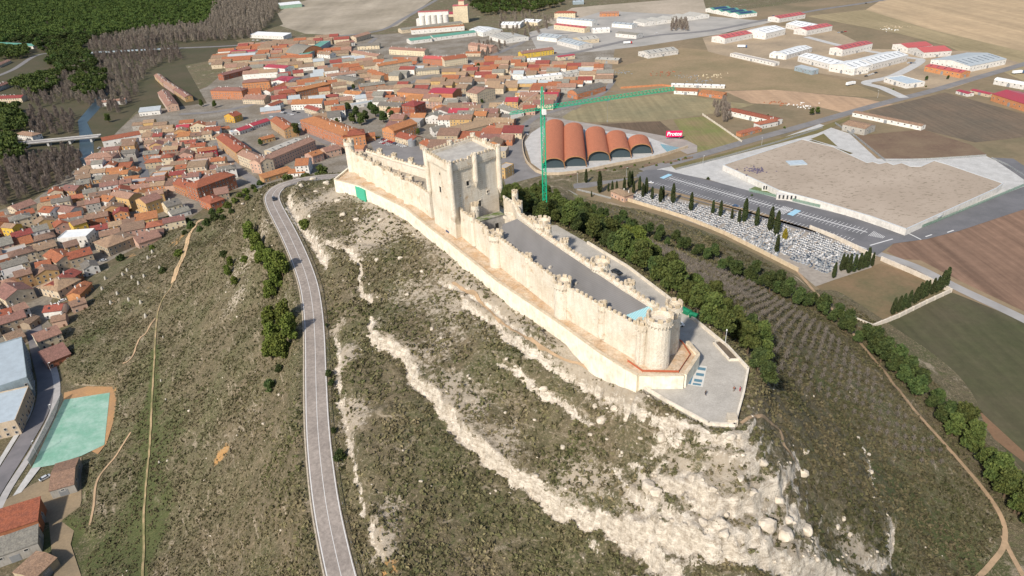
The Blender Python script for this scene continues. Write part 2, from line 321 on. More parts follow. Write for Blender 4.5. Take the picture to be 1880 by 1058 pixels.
for k, (pl, drop, dec) in enumerate(scarps):
    pts = [base_hit(*p) for p in pl]; jx = (fbm(xc/4, yc/4, 40+k, 4)-.5)*3.4; jy = (fbm(xc/4, yc/4, 60+k, 4)-.5)*3.4
    near = (xc > min(p[0] for p in pts)-40) & (xc < max(p[0] for p in pts)+40) & (yc > min(p[1] for p in pts)-40) & (yc < max(p[1] for p in pts)+40)
    d, sg, al, tot = polydist(xc[near]+jx[near], yc[near]+jy[near], pts)
    s = d*sg; fade = sstep(0, 12, al)*sstep(0, 12, tot-al)*np.exp(-(d/30)**2); var = .55+.9*fbm(al/7, np.zeros_like(al), 80+k, 3)
    prof = np.where(s > 0, .5*np.exp(-s/dec), -.5*np.exp(s/dec)); prof = np.where(d < .9, prof*(d/.9), prof)
    h[near] += drop*prof*fade*var
    ledge = np.exp(-np.maximum(s, 0)/(.35+drop*.2))*(s > -1)+np.exp(np.minimum(s+1, 0)/.7)*(s <= -1)
    ssoil[near] = np.maximum(ssoil[near], .62*np.exp(-np.maximum(s-1, 0)/(2+drop*1.1))*(s > -.5)*sstep(0, 6, al)*sstep(0, 6, tot-al)*min(1, .3+drop*.2))
    rock[near] = np.maximum(rock[near], ledge*sstep(0, 6, al)*sstep(0, 6, tot-al)*min(1, .38+drop*.16)*(.7+.5*var))
castle_d, _, _, _ = polydist(xc, yc, [(-84, 322), (-16, 229), (31, 157), (56, 133)])
tanp = sstep(60, 8, castle_d)*.33*sstep(58, 70, h)
nosed = np.exp(-(((xc-50)/26)**2+((yc-126)/15)**2)); tanp += nosed*.22; tanp = np.maximum(tanp, ssoil*(1-.5*nosed))
# road bench
rd, rs, ral, _ = polydist(xc, yc, [tuple(p[:2]) for p in ROAD]); rz = np.interp(ral, np.concatenate([[0], np.cumsum([np.hypot(*(ROAD[i+1][:2]-ROAD[i][:2])) for i in range(len(ROAD)-1)])]), [p[2] for p in ROAD])
k = 1-sstep(5.5, 13, rd); h = h*(1-k)+(rz-.25)*k
FL = [tuple(P(*q)[:2]) for q in [(205, 712), (212, 735), (203, 800), (180, 842), (150, 850), (150, 925), (100, 960), (160, 1000), (140, 1080), (-150, 1100), (-150, 700), (40, 560), (90, 600), (110, 700), (140, 712)]]
fi = inpoly(xc, yc, FL); fd, _, _, _ = polydist(xc, yc, FL+FL[:1]); k = np.where(fi, 1., 1-sstep(0, 5, fd)); h = h*(1-k)
FC = [tuple(P(*q)[:2]) for q in [(1060, 340), (1180, 330), (1640, 460), (1600, 500), (1530, 518), (1497, 530), (1465, 503), (1400, 470), (1330, 436), (1250, 407), (1180, 385), (1110, 372), (1060, 362)]]
fi = inpoly(xc, yc, FC); fd, _, _, _ = polydist(xc, yc, FC+FC[:1]); k = np.where(fi, 1., 1-sstep(0, 16, fd)); h = h*(1-k)
wallpoly = [(617, 352), (665, 372), (760, 420), (860, 500), (960, 575), (1060, 640), (1150, 700), (1220, 745), (1300, 785), (1352, 792)]
TERR = [(32.7, 152.1), (40, 142.5), (48.1, 133.2), (54.7, 132.1), (61, 144.5), (65.9, 155.5), (63.5, 167), (59.1, 179.0), (52, 199), (43, 221), (31, 243), (20, 262), (12, 262), (34, 190)]
PLAT = [(-84, 321), (-69.6, 310.5), (-44.0, 279.0), (-33, 259.0), (-24.0, 243.5), (-4.4, 208.2), (14.4, 179.4), (24.6, 162.4), (30.9, 153.5), (33.5, 150.6), (45.5, 149.6), (51.5, 158.5), (50.0, 165), (43.5, 182), (25, 214), (14, 236), (6, 262), (-12, 292), (-35, 318), (-62, 342), (-80, 340)]
ins = inpoly(xc, yc, TERR) | inpoly(xc, yc, PLAT); h = np.where(ins, np.minimum(h, 80.2), h)
td, _, _, _ = polydist(xc, yc, TERR+TERR[:1]); pd, _, _, _ = polydist(xc, yc, PLAT+PLAT[:1]); nd = np.minimum(td, pd)
h = np.where(~ins & (nd < 4) & (td > pd), np.minimum(h, 80.9+nd*.1), h); front = ~ins & (td <= pd) & (td < 9); kf = 1-sstep(1.5, 9, td); h = np.where(front, np.maximum(h, h*(1-kf)+(81.9+.5*fbm(xc/2, yc/2, 77))*kf), h); h = np.where(front, np.minimum(h, 82.6), h)
gy, gx = np.zeros_like(HH), np.zeros_like(HH)
nz = np.exp(-(((xc-48)/34)**2+((yc-122)/20)**2)); rock = rock*(.35+1.3*fbm(xc/5, yc/5, 91, 4)); rock = np.maximum(rock, nz*sstep(.56, .64, fbm(xc/7+3, yc/5, 93, 5))*.95)
out = (~ins)*(rd > 6)*(nd > 2.5); rq = np.clip(rock, 0, 1); h += rq*(np.abs(fbm(xc/4, yc/4, 21, 5)-.5)*5.5-.7)*out
tw = np.clip(np.maximum(nz*1.3, rq*1.1), 0, 1)*out*.85; nn_ = fbm(xc/9, yc/9, 95, 4)*5; stp = 3.0; q = (h+nn_)/stp; fl_ = np.floor(q); hq = (fl_+sstep(.55, .95, q-fl_))*stp-nn_; h = h*(1-tw)+hq*tw
rock = np.maximum(rock, tw*sstep(.62, .72, q-fl_)*sstep(1.02, .92, q-fl_)*1.1*sstep(.38, .52, fbm(xc/6, yc/6, 96, 4)))
HH[core] = h; RK = np.zeros(HH.shape); RK[core] = rock; TN = np.zeros(HH.shape); TN[core] = tanp
def H(x, y):
    x = np.atleast_1d(np.asarray(x, float)); y = np.atleast_1d(np.asarray(y, float))
    i = np.clip(np.searchsorted(xs, x)-1, 0, len(xs)-2); j = np.clip(np.searchsorted(ys, y)-1, 0, len(ys)-2)
    u = np.clip((x-xs[i])/(xs[i+1]-xs[i]), 0, 1); v = np.clip((y-ys[j])/(ys[j+1]-ys[j]), 0, 1)
    return (HH[j, i]*(1-u)+HH[j, i+1]*u)*(1-v)+(HH[j+1, i]*(1-u)+HH[j+1, i+1]*u)*v
def Hs(x, y): return float(H(x, y)[0])
HGT = np.linspace(100, -.5, 404)
def T(px, py):
    """the ground point seen at a pixel of the photograph"""
    x, y = px-940, py-529; w_ = sr*x+cr*y; u = cr*x-sr*y; z = (HC-HGT)/(st+w_/F*ct); X = z*u/F; Y = z*(ct-w_/F*st)
    g = H(X, Y); k = np.argmax(g >= HGT)
    if k == 0: return Vector((X[0], Y[0], g[0]))
    a = HGT[k-1]-g[k-1]; b = g[k]-HGT[k]; t = a/(a+b+1e-9)
    X0 = X[k-1]+(X[k]-X[k-1])*t; Y0 = Y[k-1]+(Y[k]-Y[k-1])*t; return Vector((X0, Y0, Hs(X0, Y0)))
# cover masks: R bare limestone, G green grass and painted slope shade, B orange earth, A pale soil
core2 = (HH > .3) | ((np.abs(XX) < 700) & (YY > 0) & (YY < 1200))
soil = np.zeros(HH.shape); green = np.zeros(HH.shape); orange = np.zeros(HH.shape)
def blob(arr, px, py, r, a=1., asp=1.):
    p = T(px, py); d = np.hypot(XX-p.x, (YY-p.y)/asp)/r; arr += a*np.exp(-d**2*1.6)
for q in [(640, 650, 8, .8), (650, 760, 9, .9), (620, 600, 6, .7), (700, 1000, 8, .8), (720, 930, 7, .6), (600, 360, 12, .6), (700, 400, 20, .45), (680, 440, 14, .5), (560, 380, 9, .8), (830, 560, 20, .3), (740, 540, 14, .3), (800, 640, 10, .4),
          (830, 700, 8, .5), (870, 740, 8, .6), (930, 800, 8, .5), (1060, 870, 6, .7), (1100, 880, 5, .6), (1165, 960, 6, .8), (1160, 900, 4, .6), (1240, 860, 4, .5), (1280, 900, 5, .6), (1330, 860, 4, .6), (1400, 940, 6, .7), (1300, 940, 5, .5), (1380, 1010, 6, .7), (1460, 1010, 9, .5), (1560, 1000, 7, .8),
          (420, 420, 20, .5), (430, 500, 18, .45), (400, 600, 18, .35), (480, 440, 14, .5), (520, 560, 10, .5), (530, 640, 8, .4), (420, 800, 12, .3), (480, 740, 14, .35), (350, 560, 9, .3), (440, 540, 10, .5), (620, 850, 5, .6), (1090, 640, 10, .5), (950, 560, 18, .4), (870, 500, 18, .35)]:
    blob(soil, *q)
for q in [(405, 835, 5, 1.), (715, 1040, 4, 1.), (700, 970, 3, .8), (330, 440, 9, .7), (240, 470, 10, .5), (60, 930, 14, .8), (500, 610, 5, .7), (200, 560, 5, .5), (210, 720, 5, .6), (1560, 830, 9, .35), (1520, 900, 9, .3), (1330, 520, 5, 0), (280, 520, 6, .3), (1110, 660, 5, .4)]:
    blob(orange, *q)
for q in [(270, 760, 7, .6, 3), (265, 900, 8, .8, 3), (270, 1000, 9, .9, 3), (230, 560, 14, .5), (160, 620, 12, .5), (120, 980, 12, .9), (180, 1030, 12, .7), (640, 560, 16, .3), (900, 950, 20, .35), (700, 700, 16, .3), (1000, 780, 16, .3), (800, 900, 26, .4), (1230, 660, 3, .8), (1130, 710, 4, .6), (1500, 700, 18, .4), (1650, 900, 18, .45), (1750, 1000, 12, .6), (1420, 980, 8, .5), (320, 480, 10, .3), (300, 800, 20, .35), (1560, 1058, 12, .3)]:
    blob(green, *q)
gp = [tuple(T(*q)[:2]) for q in [(284, 640), (280, 720), (274, 800), (268, 870), (262, 960), (258, 1060)]]; kk = (np.abs(XX+150) < 120) & (YY < 330) & (YY > 90); dgp = polydist(XX[kk], YY[kk], gp)[0]; green[kk] += .95*np.exp(-(dgp/2.6)**2)
ow_ = [(-84, 321), (-69.6, 310.5), (-44.0, 279.0), (-33, 259.0), (-24.0, 243.5), (-4.4, 208.2), (14.4, 179.4), (24.6, 162.4), (30.9, 153.5), (33.5, 150.6)]; kk = (np.abs(XX) < 130) & (YY > 120) & (YY < 340); dgp = polydist(XX[kk], YY[kk], ow_)[0]; soil[kk] += .7*np.exp(-(dgp/4.5)**2); orange[kk] += .62*np.exp(-(dgp/3.2)**2)
green += .42*sstep(58, 80, XX-.25*(YY-150))*(YY < 420)+.30*sstep(-95, -125, XX)*(YY < 330)  # darker cover paints shade onto the east and lower-left slopes
RK = np.clip(RK, 0, 1.3); soil = np.clip(soil+TN, 0, 1.2)
V = np.stack([XX.ravel(), YY.ravel(), HH.ravel()], 1); ny, nx = XX.shape; idx = np.arange(nx*ny).reshape(ny, nx)
Fq = np.stack([idx[:-1, :-1].ravel(), idx[:-1, 1:].ravel(), idx[1:, 1:].ravel(), idx[1:, :-1].ravel()], 1)
cov = np.stack([RK, green, orange, soil], -1).reshape(-1, 4)
def groundmat():
    t = NT('hill_ground'); at = t.n.new('ShaderNodeAttribute'); at.attribute_name = 'cover'; sp = t.n.new('ShaderNodeSeparateColor'); t.l.new(at.outputs['Color'], sp.inputs[0])
    R, G, B, Aa = sp.outputs[0], sp.outputs[1], sp.outputs[2], at.outputs['Alpha']
    n1 = t.noise(.035, 6, .6); n2 = t.noise(.22, 8, .72); n3 = t.noise(1.1, 6, .75); n4 = t.noise(.6, 8, .8)
    c = t.mix(t.ramp(n2, .38, .62), (.088, .078, .042), (.175, .140, .088))
    c = t.mix(t.ramp(n1, .45, .62), c, t.mix(t.ramp(n3, .4, .62), (.076, .082, .034), (.150, .132, .074)))
    c = t.mix(t.ramp(n3, .53, .70), c, (.34, .275, .19))
    c = t.mix(t.ramp(t.noise(1., 6, .7, t.mapped((.07, .07, .75))), .57, .66), c, (.30, .25, .18)); c = t.mix(.6, c, t.ramp(t.noise(2.6, 4, .8), .32, .62, (.40,)*3, (1.3,)*3), 'MULTIPLY')
    def th(ch, noise, lo, hi, k=1.): return t.ramp(t.math('ADD', t.math('MULTIPLY', ch, k), t.math('MULTIPLY', t.math('SUBTRACT', noise, .5), 2.6)), lo, hi)
    c = t.mix(th(G, n2, .45, .85), c, t.mix(t.ramp(n3, .35, .65), (.060, .078, .026), (.098, .100, .042)))
    c = t.mix(th(B, n2, .5, .8), c, t.mix(t.ramp(n4, .35, .65), (.42, .22, .07), (.36, .24, .12)))
    c = t.mix(th(Aa, n4, .50, .74), c, t.mix(t.ramp(n4, .3, .7), (.30, .245, .175), (.42, .37, .30)))
    rockc = t.mix(t.ramp(t.noise(.5, 9, .8), .44, .64), (.66, .60, .51), (.30, .255, .20)); rockc = t.mix(.55, rockc, t.ramp(t.noise(1., 6, .75, t.mapped((.15, .15, 2.2))), .40, .56, (.55, .50, .43), (1.08, 1.07, 1.05)), 'MULTIPLY'); rockc = t.mix(t.ramp(t.vor(.42, t.mapped((1, 1, 1.6))), .0, .09, (1, 1, 1), (0, 0, 0)), rockc, (.2, .17, .14)); rockc = t.mix(t.ramp(t.noise(.7, 8, .85, dist=1.2), .60, .68), rockc, (.17, .145, .105))  # dark cracks paint crevice shadow into the rock colour
    c = t.mix(th(R, t.noise(.33, 9, .8), .50, .60, 1.), c, rockc)
    t.bump(t.math('ADD', n3, t.math('MULTIPLY', t.noise(.5, 8, .8), 2.)), .8, .6)
    return t.col(c)
GROUND = groundmat()
me = fastmesh('terrain', V, Fq, [GROUND], 4, {'cover': cov}, smooth=True); tag(inst('terrain', me), kind='structure')
# ------------------------------------------------------------------ roads, fields and other ground sheets
def ribbon(pts, half, dz=.0, off=0., ground=False, follow=None):
    V_, F_ = [], []; n = len(pts)
    for i in range(n):
        a = pts[max(0, i-1)]; b = pts[min(n-1, i+1)]; d = Vector((b[0]-a[0], b[1]-a[1])); d.normalize(); nr = Vector((-d.y, d.x))
        for sgn in (-1, 0, 1):
            p = Vector((pts[i][0], pts[i][1]))+nr*(off+sgn*half); z = pts[i][2] if not ground else 0
            if ground: z = max(Hs(p.x, p.y), Hs(p.x+.3, p.y), Hs(p.x, p.y+.3))
            V_.append((p.x, p.y, z+dz))
    for i in range(n-1):
        for j in (0, 1): F_.append((3*i+j, 3*i+3+j, 3*i+4+j, 3*i+1+j))
    return V_, F_
def ribbons(name, parts, mt, label=None, kind='structure'):
    b = MB()
    for p in parts: b.add(*p)
    o = b.build(name, mt); tag(o, kind=kind); return o
ribbons('hill_road', [ribbon(ROAD, 3.75, .0)], mottled('worn_road_asphalt', (.275, .24, .212), (.225, .196, .174), .10, .40, .60, (.9, .45)))
ribbons('road_edge_lines', [ribbon(ROAD, .12, .02, 3.4), ribbon(ROAD, .12, .02, -3.4), ribbon(ROAD, .08, .02, 0)], PAINT)
ribbons('road_kerb', [ribbon(ROAD, .22, .03, -4.1)], mottled('kerb_stone', (.42, .36, .28), (.3, .26, .2), 1.))
gr_ = empty('guardrail', tuple(ROAD[30]), 0, 'thin grey crash barrier along the castle side of the hill road', 'guardrail'); rb_ = MB(); gl = Vector(gr_.location); pts_ = []
for i in range(14, len(ROAD)-1):
    d_ = Vector((ROAD[i+1][0]-ROAD[i-1][0], ROAD[i+1][1]-ROAD[i-1][1])).normalized(); q_ = Vector((ROAD[i][0], ROAD[i][1], ROAD[i][2]))+Vector((-d_.y, d_.x, 0))*4.45-gl; pts_.append(q_)
for a_, c_ in zip(pts_, pts_[1:]): u_ = Vector((0, 0, .45)); v_ = Vector((0, 0, .78)); rb_.slab([tuple(a_+u_), tuple(c_+u_), tuple(c_+v_), tuple(a_+v_)], .03)
rb_.build('rail', STEEL, parent=gr_); pb_ = MB(); pb_.box((0, 0, -.4), (.12, .12, 1.15)); pm_ = pb_.mesh('post', STEEL)
for q_ in pts_[::3][:95]: inst('post', pm_, tuple(q_), 0, gr_)
def sheet(name, px, mt, z=.05, smooth_=False):
    pts = [tuple(P(*q)) for q in px]
    if smooth_: pts = [tuple(q) for q in spline(pts+[pts[0]], 8)][:-1]
    me = bpy.data.meshes.new(name); me.from_pydata([(p[0], p[1], z) for p in pts], [], [tuple(range(len(pts)))]); me.materials.append(mt); me.update()
    o = inst(name, me); tag(o, kind='structure'); return o
PATHS = []
def pathway(name, px, wd, mt, z=.12, flatz=True, sp=4):
    if flatz: pts = [tuple(P(*q)) for q in px]; pts = spline(pts, sp); r = ribbon(pts, wd/2, z)
    else: pts = [tuple(T(*q)) for q in px]; pts = spline(pts, 1.2); PATHS.append([tuple(q[:2]) for q in pts[::3]]); r = ribbon(pts, wd/2, .18, ground=True)
    b = MB(); b.add(*r); return tag(b.build(name, mt), kind='structure')
def field(n, a, b, s=.03, furrow=None, ang=0, k=.25):
    t = NT(n); c = t.mix(t.ramp(t.noise(s, 8, .65), .36, .64), a, b); c = t.mix(.45, c, t.ramp(t.noise(s*14, 6, .75), .3, .7, (.62,)*3, (1.25,)*3), 'MULTIPLY')
    if furrow:
        c = t.mix(k, c, t.ramp(t.noise(furrow, 3, .6, t.mapped((1, .04, 1), (0, 0, rad(ang)))), .35, .65, (.45,)*3, (1.35,)*3), 'MULTIPLY')
    return t.col(c)
EARTH = field('plain_earth', (.20, .155, .095), (.13, .115, .065), .012)
sheet('plain', [(1060, 60), (1500, 0), (1880, -60), (2300, 300), (2100, 1100), (1880, 960), (1740, 790), (1610, 625), (1470, 560), (1200, 430), (1060, 380), (1000, 340), (900, 260)], field('dry_plain', (.235, .175, .11), (.15, .125, .075), .01), .03)
sheet('town_ground', [(-200, 620), (0, 650), (110, 610), (160, 560), (240, 480), (420, 350), (560, 330), (900, 330), (1000, 250), (1120, 150), (1130, 80), (760, 60), (480, 75), (380, 160), (250, 210), (150, 300), (60, 370), (-200, 440)], mottled('town_paving', (.25, .225, .19), (.17, .145, .11), .035, .38, .6, (.45, .6)), .05)
sheet('field', [(1590, 18), (1650, -20), (1900, -60), (2050, 60), (1900, 100), (1700, 52)], field('tan_field', (.42, .31, .19), (.33, .25, .155), .006, .05, 20), .07)
sheet('field', [(1480, 30), (1590, 18), (1700, 52), (1900, 100), (2100, 200), (1880, 150), (1740, 85), (1650, 62)], field('olive_beige_field', (.30, .24, .14), (.24, .195, .11), .01, .08, 50), .09)
sheet('field', [(1032, 215), (1050, 203), (1130, 182), (1240, 172), (1330, 186), (1385, 192), (1330, 206), (1212, 222), (1120, 224), (1045, 225)], field('olive_field', (.27, .22, .125), (.19, .17, .10), .012, .15, 75), .08, False)
sheet('vineyard_plot', [(1100, 228), (1212, 223), (1258, 262), (1200, 248), (1120, 236)], field('dark_plot', (.13, .09, .06), (.10, .075, .05), .05, .5, 60), .10)
sheet('green_field', [(1236, 220), (1290, 214), (1362, 257), (1300, 278), (1280, 282), (1262, 262)], field('green_mown_field', (.16, .17, .06), (.22, .17, .09), .03, .4, 40), .10)
sheet('field', [(1330, 168), (1420, 165), (1580, 180), (1640, 192), (1560, 210), (1500, 196), (1380, 190)], field('pinkish_field', (.40, .27, .17), (.33, .23, .15), .012, .1, 85), .07)
sheet('field', [(1110, 132), (1250, 88), (1330, 95), (1450, 125), (1560, 150), (1630, 178), (1580, 178), (1420, 166), (1335, 166), (1230, 170), (1140, 165)], field('dry_scrub_field', (.27, .20, .12), (.20, .16, .09), .02), .06)
sheet('field', [(1595, 204), (1735, 170), (1900, 215), (1900, 250), (1790, 262), (1700, 240), (1600, 215)], field('dark_fallow_field', (.115, .095, .07), (.155, .115, .08), .02, .3, 80), .10)
sheet('field', [(1567, 250), (1693, 238), (1706, 242), (1782, 266), (1811, 284), (1625, 294)], field('brown_fallow_field', (.13, .085, .06), (.18, .13, .085), .03), .10)
sheet('ploughed_field', [(1628, 462), (1640, 448), (1700, 436), (1760, 412), (1920, 350), (2100, 420), (2100, 660), (1880, 572), (1760, 515), (1690, 478), (1655, 476)], field('ploughed_earth', (.225, .14, .095), (.17, .108, .075), .012, .22, 55, .45), .09)
sheet('field', [(1604, 602), (1660, 560), (1745, 536), (1880, 590), (2080, 680), (2200, 1100), (1890, 880), (1800, 800), (1720, 705), (1640, 622)], field('dark_green_field', (.060, .066, .030), (.085, .075, .045), .018, .2, 15), .09)
sheet('field', [(1496, 524), (1560, 500), (1617, 484), (1680, 505), (1745, 536), (1600, 598), (1540, 560)], field('bare_brown_lot', (.20, .135, .08), (.115, .105, .055), .03), .10)
sheet('pale_lot', [(490, 40), (560, 62), (640, 66), (730, 48), (800, -6), (600, -10), (530, 10)], field('pale_lot_earth', (.36, .31, .24), (.24, .205, .15), .006, .02, 10), .08)
sheet('yard', [(1100, 10), (1290, -5), (1300, 30), (1180, 52), (1060, 60), (1000, 40), (1050, 15)], field('pale_yard', (.38, .32, .25), (.28, .24, .18), .01), .08)
sheet('industrial_yard', [(970, 60), (1110, 20), (1300, 30), (1420, 40), (1340, 60), (1180, 85), (1090, 95), (990, 100)], mottled('yard_concrete', (.34, .32, .29), (.26, .25, .23), .02), .10)
sheet('industrial_estate_ground', [(1290, 70), (1400, 45), (1530, 55), (1600, 90), (1800, 95), (1880, 118), (1740, 165), (1650, 160), (1540, 140), (1400, 120), (1300, 95)], field('estate_ground', (.36, .28, .19), (.25, .20, .14), .015), .10)
sheet('riverside_soil', [(-400, 70), (150, 60), (420, 70), (480, 95), (340, 120), (380, 190), (250, 205), (170, 290), (60, 365), (-400, 470)], field('river_bank_soil', (.085, .07, .042), (.06, .06, .03), .02), .06)
sheet('wood_floor', [(-600, 75), (160, 65), (430, 75), (520, 45), (480, -30), (-600, -60)], field('wood_floor_soil', (.08, .065, .04), (.055, .055, .025), .02), .09)
t = NT('river_water'); t.b.inputs['Roughness'].default_value = .35; t.b.inputs['Specular IOR Level'].default_value = .25; t.bump(t.noise(.4, 3), .15, .2); WATER = t.col((.03, .05, .062))
sheet('river', [(190, 150), (170, 190), (143, 222), (146, 250), (146, 284), (140, 330), (165, 330), (172, 284), (172, 250), (160, 225), (190, 192), (205, 160)], WATER, .12)
# roads on the plain
def proad(px, wd=8, mt=None, z=.16): return pathway('road', px, wd, mt or ASPH, z)
sheet('road', [(930, 345), (915, 300), (925, 265), (945, 240), (975, 232), (960, 262), (965, 300), (1010, 326), (1100, 330), (1200, 312), (1190, 322), (1080, 345), (1000, 350)], ASPH, .15)
proad([(1180, 314), (1260, 292), (1330, 272), (1400, 252), (1480, 230), (1560, 207), (1640, 185), (1700, 170), (1780, 147), (1880, 118), (1990, 85)], 11, ASPH, .17)
proad([(955, 240), (985, 215), (1040, 197), (1100, 175), (1125, 150)], 8)
proad([(842, 126), (880, 112), (917, 97), (953, 81), (982, 67), (1060, 60)], 9, None, .18)
proad([(982, 108), (1060, 96), (1110, 84), (1200, 66), (1300, 57), (1400, 38), (1500, 19), (1600, 4), (1680, -10)], 12, None, .20)
proad([(640, 160), (700, 168), (760, 150), (800, 135), (842, 126)], 9, None, .19)
proad([(160, 98), (300, 90), (430, 84), (560, 72), (690, 58), (740, 35), (775, 15), (810, -5)], 11, ASPH, .18)
proad([(-60, 160), (20, 130), (75, 100), (160, 98)], 9, None, .19)
proad([(1480, 68), (1560, 88), (1660, 105), (1690, 112), (1640, 140), (1590, 152), (1620, 162), (1660, 180)], 11, CONC, .21)
proad([(330, 210), (400, 205), (470, 190), (505, 170), (590, 128), (640, 108), (690, 70)], 9, None, .2)
proad([(480, 225), (520, 215), (555, 232), (600, 262), (690, 285), (780, 300)], 9, None, .21)
proad([(255, 268), (262, 300), (268, 335)], 7, ASPD, .2)
proad([(400, 262), (425, 300), (462, 330), (480, 345)], 8, None, .2)
sheet('parking_plaza', [(680, 262), (690, 250), (780, 272), (800, 290), (760, 300), (690, 285)], ASPH, .22)
sheet('parking_plaza', [(488, 205), (560, 198), (575, 215), (530, 232), (500, 225)], ASPH, .22)
# school grounds, car park
sheet('school_forecourt', [(1205, 312), (1330, 284), (1430, 256), (1505, 228), (1560, 246), (1610, 292), (1700, 292), (1810, 287), (1850, 305), (1880, 320), (1880, 348), (1665, 432), (1600, 420), (1440, 372), (1300, 330)], CONC, .20)
sheet('car_park', [(1168, 322), (1185, 313), (1215, 312), (1300, 331), (1440, 368), (1560, 398), (1640, 425), (1700, 415), (1790, 378), (1900, 335), (1960, 340), (1960, 360), (1880, 385), (1760, 425), (1700, 440), (1640, 448), (1610, 470), (1560, 450), (1400, 402), (1250, 362), (1185, 342)], ASPD, .24)
sheet('turning_head', [(1820, 290), (1860, 292), (1900, 318), (1900, 345), (1865, 320)], ASPD, .28)
sheet('verge', [(1232, 305), (1330, 282), (1500, 236), (1560, 214), (1560, 220), (1500, 246), (1330, 290), (1240, 312)], field('olive_verge', (.17, .14, .06), (.12, .11, .05), .05), .26)
sheet('lawn', [(1488, 256), (1512, 246), (1538, 270)], field('brown_lawn', (.17, .13, .055), (.12, .11, .045), .05), .30)
sheet('lawn', [(1462, 262), (1492, 258), (1566, 282), (1552, 287)], field('brown_lawn_b', (.13, .10, .05), (.10, .09, .04), .05), .30)
sheet('lawn', [(1376, 348), (1386, 343), (1440, 360), (1420, 362)], field('green_lawn', (.12, .15, .07), (.10, .12, .05), .05), .30)
mk = MB(); A0 = P(1218, 332); A1 = P(1590, 436); ax = (A1-A0).normalized(); nn = Vector((-ax.y, ax.x, 0)); L = (A1-A0).length
if nn.y < 0: nn = -nn
def q4(b, p, u, v, lu, lv, z): b.add([(p.x, p.y, z), (p.x+u.x*lu, p.y+u.y*lu, z), (p.x+u.x*lu+v.x*lv, p.y+u.y*lu+v.y*lv, z), (p.x+v.x*lv, p.y+v.y*lv, z)], [(0, 1, 2, 3)])
B0 = P(1224, 323); mid = nn.dot(B0-A0)
for k in range(int(L/2.6)):
    if 88 < k*2.6/L*150 < 98: continue
    q4(mk, A0+ax*(k*2.6)+nn*(-11.5), ax, nn, .3, 4.6, .27)
    q4(mk, A0+ax*(k*2.6)+nn*2., ax, nn, .3, 11., .27)
q4(mk, A0+nn*7.1, ax, nn, L*.985, .9, .275)
for k in range(6): q4(mk, A0+ax*(L*.60+k*1.3)+nn*-1, ax, nn, .6, 14, .28)
for k in range(9): q4(mk, A0+ax*(L*1.0+k*1.0)+nn*(3+.2*k), ax, nn, .4, 9-.6*k, .28)
for a, b in (((1598, 452), (1640, 440)), ((1562, 448), (1590, 458)), ((1668, 430), (1690, 441)), ((1740, 428), (1752, 424)), ((1700, 436), (1712, 432))):
    a = P(*a); b = P(*b); d = (b-a).normalized(); q4(mk, a, d, Vector((-d.y, d.x, 0)), (b-a).length, .9, .28)
tag(mk.build('parking_markings', PAINT), kind='structure')
mk = MB(); BLUE = flat('pale_blue_paint', (.30, .50, .62)); A2 = A0+ax*(L*.655)
q4(mk, A2+nn*1, ax, nn, 4.5, 12, .285); q4(mk, A0+ax*-6+nn*3, ax, nn, 4, 12, .285)
tag(mk.build('blue_crossing_paint', BLUE), kind='structure')
# lower right lane, paths
proad([(1610, 466), (1680, 490), (1760, 530), (1880, 587), (2000, 650)], 7, mottled('lane_surface', (.30, .29, .28), (.24, .23, .22), .05), .2)
TRACK = mottled('track_earth', (.36, .25, .155), (.27, .195, .12), .3)
pathway('hill_path', [(1440, 470), (1500, 540), (1560, 605), (1600, 655), (1660, 730), (1720, 800), (1790, 880), (1838, 950), (1843, 1000), (1820, 1035), (1795, 1062)], 1.7, TRACK, 0, False)
pathway('hill_path', [(1841, 985), (1860, 1025), (1885, 1070)], 1.6, TRACK, 0, False)
pathway('hill_path', [(392, 396), (372, 404), (356, 420), (345, 440), (336, 474), (318, 519)], 3.2, mottled('orange_track_earth', (.46, .31, .18), (.34, .25, .15), .5), 0, False)
pathway('hill_path', [(358, 418), (345, 440), (335, 475), (318, 520), (298, 552), (288, 590), (284, 650), (280, 720), (276, 800), (270, 870), (264, 960), (262, 1060)], .9, mottled('grassy_track_earth', (.30, .22, .13), (.13, .125, .055), .12), 0, False)
pathway('hill_path', [(285, 585), (270, 610), (255, 625), (240, 660), (225, 668)], 1.0, TRACK, 0, False)
pathway('hill_path', [(240, 795), (215, 835), (180, 880), (172, 930), (165, 965)], .9, TRACK, 0, False)
pathway('hill_path', [(1360, 778), (1425, 785), (1440, 820), (1458, 848)], .8, TRACK, 0, False)
pathway('hill_path', [(830, 520), (900, 572), (990, 640), (1070, 672), (1130, 690)], .8, TRACK, 0, False)
sheet('dirt_track', [(1640, 622), (1690, 660), (1760, 720), (1880, 830), (1880, 850), (1740, 740), (1660, 668), (1625, 640)], field('reddish_track', (.21, .12, .07), (.15, .10, .06), .05), .14)
# lower left: street, green court, yard
proad([(-60, 985), (-10, 900), (40, 820), (78, 750), (84, 700), (70, 640), (62, 600)], 7.5, mottled('street_asphalt', (.17, .16, .165), (.13, .125, .13), .1), .22)
proad([(-80, 985), (-32, 900), (18, 820), (55, 755), (60, 700)], 2.2, CONC, .25); proad([(-20, 975), (12, 905), (62, 826), (98, 755), (104, 700), (86, 640)], 3., mottled('pavement_slabs', (.36, .345, .335), (.30, .29, .28), .3), .25)
sheet('yard', [(0, 925), (60, 890), (100, 870), (150, 840), (150, 920), (130, 1000), (150, 1060), (100, 1060), (90, 960), (0, 965)], field('yard_dirt', (.27, .205, .13), (.19, .15, .10), .08), .24)
sheet('dirt_border', [(118, 722), (205, 698), (217, 705), (210, 770), (196, 815), (180, 835), (110, 800)], field('orange_border_earth', (.42, .24, .11), (.32, .20, .11), .1), 0.27)
